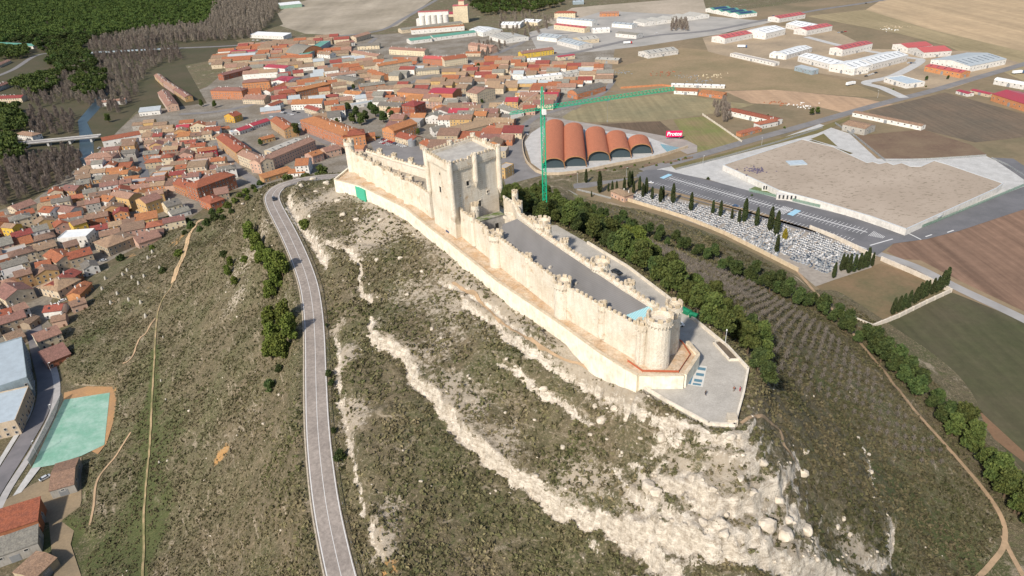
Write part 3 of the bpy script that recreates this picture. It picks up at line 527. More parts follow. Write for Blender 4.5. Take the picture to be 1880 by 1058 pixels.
t = NT('green_court_surface'); c = t.mix(t.ramp(t.noise(.12, 7, .7), .38, .62), (.17, .34, .255), (.29, .43, .36)); c = t.mix(.3, c, t.ramp(t.noise(.9, 5, .7), .35, .65, (.7,)*3, (1.15,)*3), 'MULTIPLY'); GC = t.col(c)
sheet('sports_court', [(118, 735), (202, 722), (192, 818), (150, 838), (98, 855), (58, 862)], GC, 0.35)
sheet('concrete_ramp', [(58, 861), (76, 858), (40, 905), (24, 912)], CONC, 0.38)

# ------------------------------------------------------------------ castle
castle = empty('castle', (0, 200, 86), 0, 'long cream limestone castle with a tall square keep, standing on the crest of the hill', 'castle')
INNER = [(-32.8, 269.5), (-38, 279.4), (-56, 304), (-74, 329.5), (-68.4, 332), (-52, 314), (-35.5, 298), (-13, 278.5)]
def cpart(b, name, *m_, parent=castle, **k):
    o = b.build(name, *m_); o.parent = parent; pl = Vector(parent.location) if parent is castle else Vector((0, 0, 0))
    o.location = -pl if parent is castle else (0, 0, 0)
    return o
def merlons(b, a, c, z, n=None, th=.7, wd=1.0, hh=1.05, inset=0.):
    a = Vector(a[:2]); c = Vector(c[:2]); d = c-a; L = d.length; d.normalize(); nr = Vector((-d.y, d.x)); n = n or max(1, int(L/1.95))
    for i in range(n):
        p = a+d*(L*(i+.5+random.uniform(-.06, .06))/n)+nr*(th/2+inset); k = hh*random.choice((1, 1, 1, .9, .7, 1.08, .95, .4)); b.box((p.x, p.y, z), (wd*random.uniform(.88, 1.08), th, k), math.atan2(d.y, d.x))
def round_tower(name, x, y, r, z0, z1, nm=7, corb=True, ring=False, n=20, a0=0):
    b = MB(); b.cyl((x, y), r*1.05, r, z0, z1-1.7, n); rc = r*(1.12 if corb else 1.0)
    if corb:
        b.cyl((x, y), r*.999, rc, z1-2.2, z1-1.6, n); m_ = max(9, int(r*7))
        for i in range(m_):
            a = 2*math.pi*i/m_; b.box((x+rc*math.cos(a), y+rc*math.sin(a), z1-2.1), (.28, .35, .5), a)
    b.cyl((x, y), rc, rc, z1-1.6, z1-.1, n, False); b.cyl((x, y), rc-.6, rc-.6, z1-1.7, z1-.1, n, False)
    ring_ = []
    for rr_ in (rc, rc-.6): ring_ += [(x+rr_*math.cos(2*math.pi*i/n), y+rr_*math.sin(2*math.pi*i/n), z1-.1) for i in range(n)]
    b.add(ring_, [(i, (i+1) % n, n+(i+1) % n, n+i) for i in range(n)])
    b.cyl((x, y), rc-.55, rc-.55, z1-1.68, z1-1.2, n)
    b.cm = 1
    for i in range(nm):
        a = a0+2*math.pi*(i+.5)/nm; b.box((x+(rc-.32)*math.cos(a), y+(rc-.32)*math.sin(a), z1-.12), (.62, 2*math.pi*rc/nm*.55, 1.1*random.uniform(.8, 1.05)), a)
    return cpart(b, name, LIME, LIMEO)
WW = [(35.0, 156.8), (15.5, 184), (-5.0, 222), (-19.3, 248.5)]; EW = [(44.5, 164), (35.4, 180), (18.3, 212.2), (10.9, 226.8), (5.0, 241.5), (2.8, 257.5)]
WN = [(-32.5, 268), (-38, 278), (-57, 304), (-77, 333)]; EN = [(-9, 277), (-35, 300), (-52, 316), (-69, 333)]
def curtain(name, pts, z0, z1, th=2.0, flip=False, walk=True):
    b = MB(); q = pts if not flip else pts[::-1]
    for a, c in zip(q, q[1:]):      # body to the right of the line; merlons on the outer edge
        b.wall([a, c], -th, z0, z1)
        b.wall([a, c], -.55, z1-.002, z1+.7); b.cm = 1; merlons(b, a, c, z1+.69, th=-.55); b.cm = 0
    return cpart(b, name, LIME, LIMEO)
curtain('curtain_wall', WW, 84, 97.0, 1.5); curtain('curtain_wall', EW, 84, 96.7, 1.2, flip=True)
curtain('curtain_wall', WN, 84, 96.2); curtain('curtain_wall', EN, 84, 96.2, flip=True)
curtain('curtain_wall', [(46.2, 160.5), (34.4, 155.8)][::-1], 84, 97.2, flip=True)
for x, y, r, z0, z1, nm in [(39.6, 156.2, 3.3, 84, 101.8, 9), (45.2, 163.6, 2.2, 84, 100.8, 7), (35.2, 157.4, 1.5, 85, 99.2, 5), (26.0, 169.6, 1.2, 87, 98.4, 5), (15.7, 184.6, 2.6, 85, 98.6, 8), (5.9, 203, 1.2, 87, 98.4, 5), (-4.9, 221.8, 2.6, 85, 98.6, 8), (-13.4, 237.6, 1.2, 87, 99.2, 5),
                            (35.8, 180.4, 1.5, 84, 98.8, 6), (28.8, 195.0, 2.9, 84, 99.0, 9), (18.9, 212.2, 1.4, 84, 98.8, 6), (12.2, 228.8, 2.9, 84, 99.6, 9), (14.0, 222.6, 1.1, 84, 99.4, 5)]:
    round_tower('round_tower', x, y, r, z0, z1, nm)
for x, y, r, z1 in [(-37.6, 279.5, 1.4, 96.9), (-43.5, 288, 3.0, 97.4), (-48.7, 295, 2.0, 96.6), (-54.5, 303, 2.2, 96.6), (-60.5, 311, 2.2, 96.7), (-66, 319, 2.2, 96.8), (-71.3, 326.5, 2.0, 97.2)]:
    round_tower('round_tower', x, y, r, 85, z1, 6, corb=r > 3)
round_tower('round_tower', -77.5, 334.5, 2.3, 84, 101.5, 6)
for x, y in [(-20, 288), (-35.2, 300.5), (-44, 309), (-53, 317.5), (-61, 325.5)]: round_tower('turret', x, y, 1.4, 88, 98.6, 5, corb=False)
for x, y, z1 in [(3.2, 258.5, 99.5), (4.6, 249, 98.6), (8.4, 234.0, 98.2)]: round_tower('turret', x, y, 1.3, 84, z1, 5, corb=False)
b = MB(); dk = [(34.9, 160.2), (16.8, 185.5), (-3.4, 222.4), (-2.2, 234.8), (3.4, 239.2), (9.7, 226.3), (17.0, 211.9), (34.0, 179.8), (42.6, 166)]
b.prism(dk, 93.2, 96.3); cpart(b, 'deck_roof', DECK)
b = MB(); b.prism([(36.0, 161.0), (32.4, 166.2), (39.8, 170.4), (42.2, 166.2)], 96.2, 96.45)
t = NT('turquoise_glass_roof'); t.b.inputs['Roughness'].default_value = .25; wv = t.n.new('ShaderNodeTexWave'); wv.inputs['Scale'].default_value = .5; t.l.new(t.mapped(rot=(0, 0, .6)), wv.inputs[0]); TURQ = t.col(t.mix(t.ramp(wv.outputs['Fac'], .3, .6), (.22, .48, .52), (.42, .62, .62)))
cpart(b, 'glass_roof', TURQ)
for k in (.18, .34, .5): b = MB(); p = Vector((34.5, 160.5)).lerp(Vector((-10, 234)), k); b.box((p.x+.6, p.y+.5, 96.3), (.9, .7, .7), .9); cpart(b, 'roof_stub', LIME)
b = MB(); b.box((19, 180, 95.5), (1.6, .5, 2.4), .6); cpart(b, 'roof_stub', LIME); b = MB(); b.box((-9.5, 230, 95.5), (1.2, .8, 2.6), .6); cpart(b, 'roof_stub', LIME)
# inner buildings between keep and deck
b = MB(); b.prism(INNER, 84, 92.6); cpart(b, 'north_courtyard', mottled('courtyard_earth', (.34, .29, .22), (.25, .22, .18), .3))
b = MB(); b.prism([(-9.2, 233), (-2.4, 236), (4.2, 240.5), (2.4, 254.5), (-3.5, 262), (-17.4, 249), (-17.0, 247.6)], 83, 88.2); cpart(b, 'courtyard', mottled('courtyard_stone', (.27, .25, .22), (.2, .19, .17), .4))
b = MB(); b.prism([(-15.6, 242.6), (-1.6, 250.8), (-3.2, 253.8), (-17.2, 245.4)], 88, 93.4); g = cpart(b, 'gallery', mottled('gallery_stone', (.38, .36, .33), (.27, .26, .24), .4, fine=(3, .4)))
b = MB(); b.prism([(-15.8, 242.3), (-1.4, 250.6), (-3.2, 254.0), (-17.4, 245.6)], 93.402, 93.62); b.build('grass_roof', mottled('mossy_roof', (.09, .12, .03), (.30, .28, .24), .5), parent=g)
for u in (.18, .48, .78):
    b = MB(); p = Vector((-15.6, 242.6)).lerp(Vector((-1.6, 250.8)), u); b.box((p.x+.02, p.y-.03, 88.3), (1.4, .12, 2.3), math.atan2(8.2, 14)); b.build('archway', DARK, parent=g)
round_tower('turret', -12.8, 250.2, 1.5, 87, 98.4, 6)
b = MB(); b.prism([(-1.5, 250.9), (3.6, 243.5), (4.0, 247.5), (2.2, 256), (-1.5, 257.5)], 86, 91.8); b.wall([(3.4, 244.5), (-1.5, 251)], .7, 91.8, 92.9)
cpart(b, 'inner_building', LIME)
b = MB(); b.wall([(3.0, 254.6), (-1.6, 262.6)], -1.2, 84, 96); merlons(b, (3.0, 254.6), (-1.6, 262.6), 96, 4, .6); cpart(b, 'curtain_wall', LIME)
# keep
K = [Vector((-20.8, 246.2)), Vector((-3.4, 262.6)), Vector((-13.2, 279.2)), Vector((-30.6, 262.8))]
kb = MB(); kb.prism([tuple(p) for p in K], 84, 115.2)
kc = (K[0]+K[1]+K[2]+K[3])/4; KO = [p+(p-kc).normalized()*.75 for p in K]
for a, c in zip(KO, KO[1:]+KO[:1]):
    d = (c-a).normalized(); nr = Vector((-d.y, d.x)); kb.prism([tuple(a), tuple(c), tuple(c+nr*1.0), tuple(a+nr*1.0)], 114.0, 116.6); L = (c-a).length
    for i in range(int(L/.95)):
        p = a+d*(.5+i*.95)+nr*.42; kb.box((p.x, p.y, 113.2), (.42, .8, .82), math.atan2(d.y, d.x))
    kb.cm = 1; merlons(kb, a, c, 116.6, int(L/1.75), .7, .95, 1.15); kb.cm = 0
keep = cpart(kb, 'keep', LIME, LIMEO)
def kp(b, name, m_): o = b.build(name, m_); o.parent = keep; return o
b = MB(); b.prism([tuple(p+(kc-p).normalized()*1.0) for p in K], 114.9, 115.5); kp(b, 'keep_roof', mottled('keep_roof_concrete', (.42, .40, .36), (.33, .31, .28), .15, .4, .6, (.8, .3)))
spots = [(p, 100.5 if i != 0 else 96) for i, p in enumerate(KO)]+[((KO[i]+KO[(i+1) % 4])/2, 107.) for i in range(3)]
for p, zb in spots:
    b = MB(); r = 1.1
    b.cyl(p, .25, r, zb-2.6, zb, 14); b.cyl(p, r, r, zb, 117.4, 14)
    for i in range(6):
        a = math.pi*2*(i+.5)/6; b.box((p.x+(r-.3)*math.cos(a), p.y+(r-.3)*math.sin(a), 117.38), (.45, .62, .95), a)
    kp(b, 'turret', LIME)
def onwall(a, c, t_, off): d = (c-a).normalized(); nr = Vector((d.y, -d.x)); p = a.lerp(c, t_)+nr*off; return p, math.atan2(d.y, d.x)
for (ai, ci, t_, z, wd, hh) in [(0, 1, .33, 106, 1.1, 1.9), (0, 1, .56, 95.6, 1.0, 2.4), (3, 0, .45, 102.5, 1.2, 2.4), (3, 0, .5, 110, .7, 1.0), (0, 1, .75, 100, .5, .8)]:
    p, an = onwall(K[ai], K[ci], t_, .0); b = MB(); b.box((p.x, p.y, z), (wd, .14, hh), an); kp(b, 'window', DARK)
    b2 = MB(); p2, _ = onwall(K[ai], K[ci], t_, .06); b2.box((p2.x, p2.y, z-.35), (wd+.7, .34, .33), an); kp(b2, 'window_sill', LIME); b2 = MB(); b2.box((p2.x, p2.y, z+hh+.02), (wd+.7, .3, .3), an); kp(b2, 'window_lintel', LIME)
b = MB(); p, an = onwall(K[0], K[1], .18, -2.2); b.box((p.x-1, p.y+1, 115.5), (2.2, 1.4, .9), an); kp(b, 'roof_hatch', STEEL)
# outer platform and walls
OW = [(-84, 321), (-69.6, 310.5), (-44.0, 279.0), (-33, 259.0), (-24.0, 243.5), (-4.4, 208.2), (14.4, 179.4), (24.6, 162.4), (30.9, 153.5), (33.5, 150.6), (45.5, 149.6), (51.5, 158.5), (50.0, 165)]
plat = MB(); plat.prism(PLAT, 70, 86.0); o = plat.build('castle_platform', DIRT); tag(o, kind='structure')
ow = MB()
for a, c in zip(OW, OW[1:]): ow.wall([a, c], -.9, 74, 86.9)
ow.wall([(-80, 341), (-84.8, 321.5)], .9, 74, 86.9)
RENDER_ = plaster('rendered_wall', (.70, .64, .53), .72)
o = ow.build('outer_wall', RENDER_); tag(o, 'low pale rendered retaining wall running along the foot of the castle', 'wall')
b = MB()
for a, c in zip(OW[:-1], OW[1:]):
    a = Vector(a); c = Vector(c); d = (c-a).normalized(); nr = Vector((d.y, -d.x))*-.45; L = (c-a).length
    b.box(((a.x+c.x)/2+nr.x*-1, (a.y+c.y)/2+nr.y*-1, 86.902), (L, 1.05, .16), math.atan2(d.y, d.x))
b.build('wall_coping', LIMEO, parent=o)
b = MB()
for a, c, n_ in ((OW[7], OW[8], 1), (OW[8], OW[9], 1), (OW[6], OW[7], 1)): b.wall([a, c], .28, 74, 80.9)
b = MB(); b.prism([(-71.5, 313), (-69.7, 310.4), (-66.2, 305.8), (-67.2, 304.8), (-71.0, 309.4), (-73, 312)], 77, 86.2)
tag(b.build('safety_netting', flat('green_netting', (.07, .40, .26))), 'bright green safety netting hung on the outer wall below the castle', 'netting')
sb = MB(); b = MB(); b.prism(TERR, 70, 82.5); tag(b.build('terrace', mottled('terrace_paving', (.40, .375, .335), (.33, .31, .275), .2, .38, .62, (2.5, .3))), kind='structure')
par = MB(); TP = TERR[:11]
for a, c in zip(TP, TP[1:]): par.wall([a, c], .6, 79, 83.5)
o = par.build('parapet', RENDER_); tag(o, 'pale low parapet wall around the paved terrace at the castle tip', 'wall')
par = MB(); par.wall([(62.2, 171.0), (59.6, 169.6), (61.6, 160.2), (65.0, 160.0)], .45, 82.4, 83.2); tag(par.build('planter', RENDER_), 'pale low-walled rectangular planter against the terrace parapet', 'planter')
b = MB(); b.prism([(62.0, 170.2), (60.3, 169.2), (62.0, 160.9), (64.3, 160.8)], 82.49, 82.85); tag(b.build('planter_soil', mottled('dark_soil', (.10, .08, .06), (.14, .11, .08), 1.)), kind='structure')
b = MB(); b.prism([(53.0, 133.3), (55.6, 133.0), (56.0, 136.0), (53.6, 136.2)], 79, 84.0); tag(b.build('corner_block', LIME), 'white stone block at the sharp corner of the terrace parapet', 'block')
dz = 82.52; bays = MB(); U2 = Vector((.995, -.10, 0)); V2 = Vector((.25, .97, 0)).normalized()
p0 = P(1258, 704, 82.5); p1 = P(1276, 708, 82.5)
def pq(px, z, name, mt):
    pts = [P(a, b_, 82.5) for a, b_ in px]; me = bpy.data.meshes.new(name); me.from_pydata([(p.x, p.y, z) for p in pts], [], [tuple(range(len(pts)))]); me.materials.append(mt); return tag(inst(name, me), kind='structure')
pq([(1272, 669), (1298, 673), (1290, 711), (1260, 706)], 82.51, 'parking_bay_apron', flat('pale_paving', (.55, .54, .5)))
pq([(1271, 669), (1279, 670), (1268, 706), (1260, 704)], 82.525, 'access_strip', flat('blue_paint', (.10, .20, .28)))
for y_ in (674, 684.5, 695.5, 703): pq([(1282-(y_-674)*.33, y_), (1296-(y_-674)*.3, y_+2), (1295-(y_-674)*.3, y_+(7 if y_ < 700 else 5.5)), (1281-(y_-674)*.33, y_+(5 if y_ < 700 else 3.5))], 82.525, 'parking_bay', flat('blue_paint_b', (.10, .20, .26)))
# orange barrier mesh on the platform
b = MB(); bp = [(31.6, 157.6), (34.8, 152.4), (44.6, 151.2), (49.8, 159.0), (49.0, 165.5), (47.5, 168)]
for a, c in zip(bp, bp[1:]): b.wall([a, c], .06, 86.3, 86.95)
for a in bp: b.cyl(a, .05, .05, 86, 87.1, 5)
tag(b.build('barrier_fence', flat('orange_red_mesh', (.42, .12, .06))), 'orange-red mesh barrier around the dirt platform by the round corner tower', 'fence')
b = MB()
for k in range(26):
    x, y = [(22+random.uniform(0, 1.4), 170-random.uniform(0, 1)), (4+random.uniform(0, 1), 198.5+random.uniform(0, 1)), (40+random.uniform(-3, 4), 152+random.uniform(0, 1))][k % 3]; b.box((x, y, 86), (random.uniform(.4, 1.4), random.uniform(.2, .6), random.uniform(.1, .4)), random.random()*3)
tag(b.build('building_rubble', LIMEO), kind='stuff')
p = P(830, 424, 86); tp = empty('tarpaulin_stack', p, .6, 'dark blue and white tarpaulin-covered stack at the foot of the keep', 'stack')
b = MB(); b.box((-1.2, 0, 0), (2., 2.4, .7)); b.box((-1.2, .1, .7), (1.5, 1.8, .2)); b.build('blue_tarpaulin', flat('navy_tarp', (.03, .05, .13)), parent=tp)
b = MB(); b.box((1., .1, 0), (1.8, 2.2, .8), .1); b.build('white_boards', WHITE, parent=tp)
# crane
CB = Vector((16.6, 281.5, 0)); CB.z = Hs(CB.x, CB.y)-.5; GREEN = flat('green_crane_paint', (.01, .40, .22), .5)
crane = empty('tower_crane', CB, 0, 'tall green lattice tower crane rising behind the castle', 'crane')
top = 126.2-CB.z; b = MB(); hw = .8
for sx, sy in ((-1, -1), (1, -1), (1, 1), (-1, 1)): b.bar((sx*hw, sy*hw, 0), (sx*hw, sy*hw, top), .19)
z = 0; k = 0
while z < top-1.6:
    for (x1, y1), (x2, y2) in (((-hw, -hw), (hw, -hw)), ((hw, -hw), (hw, hw)), ((hw, hw), (-hw, hw)), ((-hw, hw), (-hw, -hw))):
        b.bar((x1, y1, z), (x2, y2, z), .09); b.bar((x1, y1, z), (x2, y2, z+1.6), .10) if k % 2 else b.bar((x2, y2, z), (x1, y1, z+1.6), .10)
    z += 1.6; k += 1
b.build('mast', GREEN, parent=crane)
b = MB(); b.box((0, 0, 0), (4, 4, 1.2)); b.build('base', CONC, parent=crane)
jd = Vector((61.1, 20.8, 0)).normalized(); ja = math.atan2(jd.y, jd.x)
jib = MB(); jn = Vector((-jd.y, jd.x, 0))
def lattice(b, s0, s1, wd, hh, step, base):
    n = int(abs(s1-s0)/step); 
    for i in range(n):
        a = s0+(s1-s0)*i/n; c = s0+(s1-s0)*(i+1)/n; L0 = jd*a-jn*wd; R0 = jd*a+jn*wd; L1 = jd*c-jn*wd; R1 = jd*c+jn*wd; M0 = jd*(a+c)/2
        for v in (L0, R0, L1, R1, M0): v.z += base
        M0.z += hh; b.bar(L0, L1, .10); b.bar(R0, R1, .10); b.bar(L0, R1, .06)
        for q_ in (L0, R0, L1, R1): b.bar(q_, M0, .07)
        if i < n-1: M1 = M0+jd*(c-a); b.bar(M0, M1, .10)
lattice(jib, 1.0, 63., .65, 1.5, 1.7, top); jib.build('jib', GREEN, parent=crane)
jib = MB(); lattice(jib, -14.5, -1.0, .65, .9, 1.5, top); jib.build('counter_jib', GREEN, parent=crane)
b = MB()
for sx in (-1, 1):
    for sy in (-1, 1): b.bar((sx*.6, sy*.6, top), (sx*.25, sy*.25, top+9.2), .2)
for kk in range(1, 5): b.bar((-.5, -.5, top+kk*1.7), (.4, .4, top+kk*1.7+.8), .14)
b.build('tower_head', GREEN, parent=crane)
b = MB(); b.bar(Vector((0, 0, top+8.5)), jd*42+Vector((0, 0, top+1.5)), .05); b.bar(Vector((0, 0, top+8.5)), jd*22+Vector((0, 0, top+1.5)), .05); b.bar(Vector((0, 0, top+8.5)), jd*-13.5+Vector((0, 0, top+1)), .05); b.build('tie_rope', STEEL, parent=crane)
b = MB(); p = jd*-12.6; b.box((p.x, p.y, top-1.9), (2.6, 1.2, 1.9), ja); b.build('counterweight', CONC, parent=crane)
b = MB(); p = jn*-1.5; b.box((p.x, p.y, top-1.8), (1.5, 1.3, 2.), ja); b.build('cab', WHITE, parent=crane)
b = MB(); p = jd*30; b.box((p.x, p.y, top-.6), (1.2, 1.2, .5), ja); b.bar(p+Vector((0, 0, top-.6)), p+Vector((0, 0, top-9)), .04); b.box((p.x, p.y, top-9.5), (.4, .3, .6)); b.build('hook_trolley', STEEL, parent=crane)
# ------------------------------------------------------------------ buildings
THINGS = []     # (object, category, look words, world x, y) -> unique labels written at the end
def unitwin():
    b = MB(); b.cm = 0; b.box((0, -.03, 0), (.86, .06, 1.16)); b.cm = 1
    b.box((-.49, -.05, -.06), (.12, .12, 1.28)); b.box((.49, -.05, -.06), (.12, .12, 1.28)); b.box((0, -.06, -.12), (1.2, .2, .1)); b.box((0, -.05, 1.17), (1.08, .12, .1))
    return b.mesh('window', GLASS, FRAMEM)
WIN = unitwin()
def doorm(): b = MB(); b.box((0, -.03, 0), (1.05, .08, 2.1)); b.box((0, -.07, 0), (1.3, .3, .12)); return b.mesh('door', DOORM)
DOOR = doorm()
b = MB(); b.box((0, -.03, 0), (3.2, .1, 3.2)); GATE = b.mesh('gate', STEEL)
def chimm(): b = MB(); b.box((0, 0, -.9), (.7, .5, 2.)); b.box((0, 0, 1.1), (.9, .7, .12)); b.box((0, 0, 1.22), (.35, .3, .3)); return b.mesh('chimney', WALL['w'])
CHIM = chimm(); 
b = MB(); b.box((0, 0, 0), (1.1, 1.5, .12)); SKYL = b.mesh('skylight', GLASS)
b = MB(); b.cyl((0, 0), .03, .03, -.3, 1.6, 4); [b.bar((-.5, 0, z_), (.5, 0, z_), .02) for z_ in (1., 1.25, 1.5)]; AERIAL = b.mesh('aerial', STEEL)
FOOT = []
def rectmask(x, y, pad=1.0):
    for (cx, cy, co, si, L, D) in FOOT:
        u = (x-cx)*co+(y-cy)*si; v = -(x-cx)*si+(y-cy)*co
        if abs(u) < L/2+pad and -pad < v < D+pad: return True
    return False
def house(A_, B_, D, hh, roof, rc, wc, cat='house', wins=True, look=None, z0=None, big=False, arcade=False):
    A_ = Vector(A_[:2]); B_ = Vector(B_[:2]); md = (A_+B_)/2; d = (B_-A_); L = d.length; d.normalize(); nr = Vector((-d.y, d.x))
    if nr.dot(md) < 0: d = -d; nr = -nr
    an = math.atan2(d.y, d.x)
    if z0 is None: z0 = min(Hs(*(md+d*u*L/2+nr*v*D)) for u in (-1, 1) for v in (0, 1))
    z0 = max(z0, 0); FOOT.append((md.x, md.y, d.x, d.y, L, D))
    nm = {'house': 'house', 'apartment block': 'apartment_block', 'warehouse': 'warehouse', 'farm shed': 'farm_shed'}.get(cat, cat.replace(' ', '_'))
    e = empty(nm, (md.x, md.y, z0), an); dist = depth(md.x, md.y); small = dist > 1000
    W_ = MB(); ov = .45 if not big else .25; R_ = MB(); pitch = .40 if not big else .20
    x0, x1 = -L/2, L/2; base = -1.5
    if roof in ('g', 'e', 'h'):
        if roof == 'e': half, ln = L/2, D
        else: half, ln = D/2, L
        rise = min(half*pitch, 3.4); sl = rise/half
    if roof == 'g':
        W_.add([(x0, 0, base), (x1, 0, base), (x1, D, base), (x0, D, base), (x0, 0, hh), (x1, 0, hh), (x1, D, hh), (x0, D, hh), (x0, D/2, hh+rise), (x1, D/2, hh+rise)],
               [(0, 1, 5, 4), (2, 3, 7, 6), (1, 2, 6, 9, 5), (3, 0, 4, 8, 7)])
        for y0, y1, za, zb in ((-ov, D/2, hh-sl*ov, hh+rise), (D+ov, D/2, hh-sl*ov, hh+rise)):
            p = [(x0-ov*.6, y0, za+.16), (x1+ov*.6, y0, za+.16), (x1+ov*.6, y1, zb+.16), (x0-ov*.6, y1, zb+.16)]; R_.slab(p if y0 < y1 else p[::-1], .2)
        top = lambda u, v: hh+rise-abs(v-D/2)*sl
    elif roof == 'e':
        W_.add([(x0, 0, base), (x1, 0, base), (x1, D, base), (x0, D, base), (x0, 0, hh), (x1, 0, hh), (x1, D, hh), (x0, D, hh), (0, 0, hh+rise), (0, D, hh+rise)],
               [(0, 1, 5, 8, 4), (2, 3, 7, 9, 6), (1, 2, 6, 5), (3, 0, 4, 7)])
        for xa in (x0-ov, x1+ov):
            p = [(xa, -ov*.6, hh-sl*ov+.16), (xa, D+ov*.6, hh-sl*ov+.16), (0, D+ov*.6, hh+rise+.16), (0, -ov*.6, hh+rise+.16)]; R_.slab(p if xa > 0 else p[::-1], .2)
        top = lambda u, v: hh+rise-abs(u)*sl
    elif roof == 'h':
        W_.add([(x0, 0, base), (x1, 0, base), (x1, D, base), (x0, D, base), (x0, 0, hh), (x1, 0, hh), (x1, D, hh), (x0, D, hh)], [(0, 1, 5, 4), (1, 2, 6, 5), (2, 3, 7, 6), (3, 0, 4, 7)])
        o = ov*1.3; k = min(D/2, L/2-.5); za = hh-sl*o+.1; zb = hh+rise; ra, rb = (x0+k, D/2, zb), (x1-k, D/2, zb); c = [(x0-o, -o, za), (x1+o, -o, za), (x1+o, D+o, za), (x0-o, D+o, za)]
        R_.add(c+[ra, rb]+[(p[0], p[1], p[2]-.2) for p in c], [(0, 1, 5, 4), (1, 2, 5), (2, 3, 4, 5), (3, 0, 4), (0, 6, 7, 1), (1, 7, 8, 2), (2, 8, 9, 3), (3, 9, 6, 0), (6, 9, 8, 7)])
        top = lambda u, v: hh+rise*max(0, min(1, min(v, D-v)/(D/2)))
    elif roof == 'f':
        W_.prism([(x0, 0), (x1, 0), (x1, D), (x0, D)], base, hh-.4)
        for a, c, in (((x0, 0), (x1, 0)), ((x1, 0), (x1, D)), ((x1, D), (x0, D)), ((x0, D), (x0, 0))): W_.wall([a, c], .3, hh-.402, hh+.35)
        R_.prism([(x0+.3, .3), (x1-.3, .3), (x1-.3, D-.3), (x0+.3, D-.3)], hh-.39, hh-.15); top = lambda u, v: hh-.15
    elif roof == 's':
        rise = min(D*pitch*.5, 3); W_.add([(x0, 0, base), (x1, 0, base), (x1, D, base), (x0, D, base), (x0, 0, hh), (x1, 0, hh), (x1, D, hh+rise), (x0, D, hh+rise)], [(0, 1, 5, 4), (1, 2, 6, 5), (2, 3, 7, 6), (3, 0, 4, 7)])
        R_.slab([(x0-ov, -ov, hh-rise/D*ov+.16), (x1+ov, -ov, hh-rise/D*ov+.16), (x1+ov, D+ov, hh+rise*(1+ov/D)+.16), (x0-ov, D+ov, hh+rise*(1+ov/D)+.16)], .2); top = lambda u, v: hh+rise*v/D
    else:   # 'v' barrel
        n = 10; rise = D*.22; ys_ = [D*i/n for i in range(n+1)]; zs = [hh+rise*math.sin(math.pi*i/n)**.8 for i in range(n+1)]
        for x, fl in ((x0, 1), (x1, 0)):
            pts = [(x, 0, base)]+[(x, y_, z_) for y_, z_ in zip(ys_, zs)]+[(x, D, base)]; W_.add(pts, [tuple(range(len(pts)))])
        W_.add([(x0, 0, base), (x1, 0, base), (x1, 0, hh), (x0, 0, hh), (x0, D, base), (x1, D, base), (x1, D, hh), (x0, D, hh)], [(0, 1, 2, 3), (5, 4, 7, 6)])
        for i in range(n): R_.slab([(x0-.2, ys_[i], zs[i]+.1), (x1+.2, ys_[i], zs[i]+.1), (x1+.2, ys_[i+1], zs[i+1]+.1), (x0-.2, ys_[i+1], zs[i+1]+.1)], .15)
        top = lambda u, v: hh+rise
    W_.build('wall', WALL[wc], parent=e); r = R_.build('roof', ROOF[rc], parent=e)
    if not big and roof in 'geh' and dist < 1100:
        for k in range(random.choice((1, 1, 2)) if L < 22 else int(L/7)):
            u = random.uniform(-L/2+1.2, L/2-1.2); v = random.uniform(D*.35, D*.7); inst('chimney', CHIM, (u, v, top(u, v)+.3), 0, r, random.uniform(.8, 1.1))
        if random.random() < .3 and dist < 800: inst('aerial', AERIAL, (0, D/2, top(0, D/2)+.3), random.random(), r)
        if random.random() < .22 and roof == 'g': inst('skylight', SKYL, (random.uniform(-L/4, L/4), D*.25, top(0, D*.25)+.22), 0, r).rotation_euler.x = math.atan(sl)
    if big and roof == 'g' and rc in 'wmsbq' and dist < 1500:
        for k in range(max(1, int(L/9))):
            u = -L/2+(k+.5)*L/max(1, int(L/9)); o = inst('skylight', SKYL, (u, D*.27, top(u, D*.27)+.2), 0, r, (1.0, D*.2, 1)); o.rotation_euler.x = math.atan(sl)
    if wins and dist < 1350:
        faces = [((x0, 0), (1, 0), L, 0.)]
        for sx, aa in ((x0, -math.pi/2), (x1, math.pi/2)):
            n3 = d*(-1 if sx < 0 else 1); pc = md+d*sx+nr*D/2
            if n3.dot(-pc) > 0: faces.append(((sx, 0), (0, 1), D, aa))
        cnt = 0; sp = 3.1 if not big else 6.
        if small: sp *= 1.5
        for (ox, oy), (dx, dy), LL, aa in faces:
            n = int((LL-.8)/sp); fl = max(1, int((hh+.3)/2.9)) if not big else 1
            for f_ in range(fl):
                for i in range(n):
                    if cnt > 96 or (random.random() < .12 and not big): continue
                    s = (i+.5)*LL/n; zz = (f_*2.9+1.) if not big else min(hh-1.8, 3.2)
                    if f_ == 0 and not big and i == n//2:
                        if aa == 0: inst('door', DOOR, (ox+dx*s, oy+dy*s, 0), aa, e); cnt += 1
                        continue
                    if f_ == 0 and arcade: continue
                    inst('window', WIN, (ox+dx*s, oy+dy*s, zz), aa, e, (1.15, 1, 1.1) if not big else (1.5, 1, .8)); cnt += 1
            if big and LL > 8 and not small: inst('gate', GATE, (ox+dx*LL*.5, oy+dy*LL*.5, 0), aa, e)
        if arcade:
            for i in range(int(L/3.4)+1):
                b_ = MB(); b_.box((x0+i*3.4, -1.6, -1), (.45, .45, 3.9)); b_.build('column', WALL['w'], parent=e)
            b_ = MB(); b_.box((0, -.95, 2.9), (L, 1.9, .35)); b_.build('balcony', WALL[wc], parent=e)
    wd = {'f': 'flat ', 'v': 'barrel ', 's': 'lean-to '}.get(roof, '')
    st_ = {1: 'single storey', 2: 'two storey', 3: 'three storey', 4: 'tall four storey'}.get(max(1, int((hh+.3)/2.9)), 'tall')
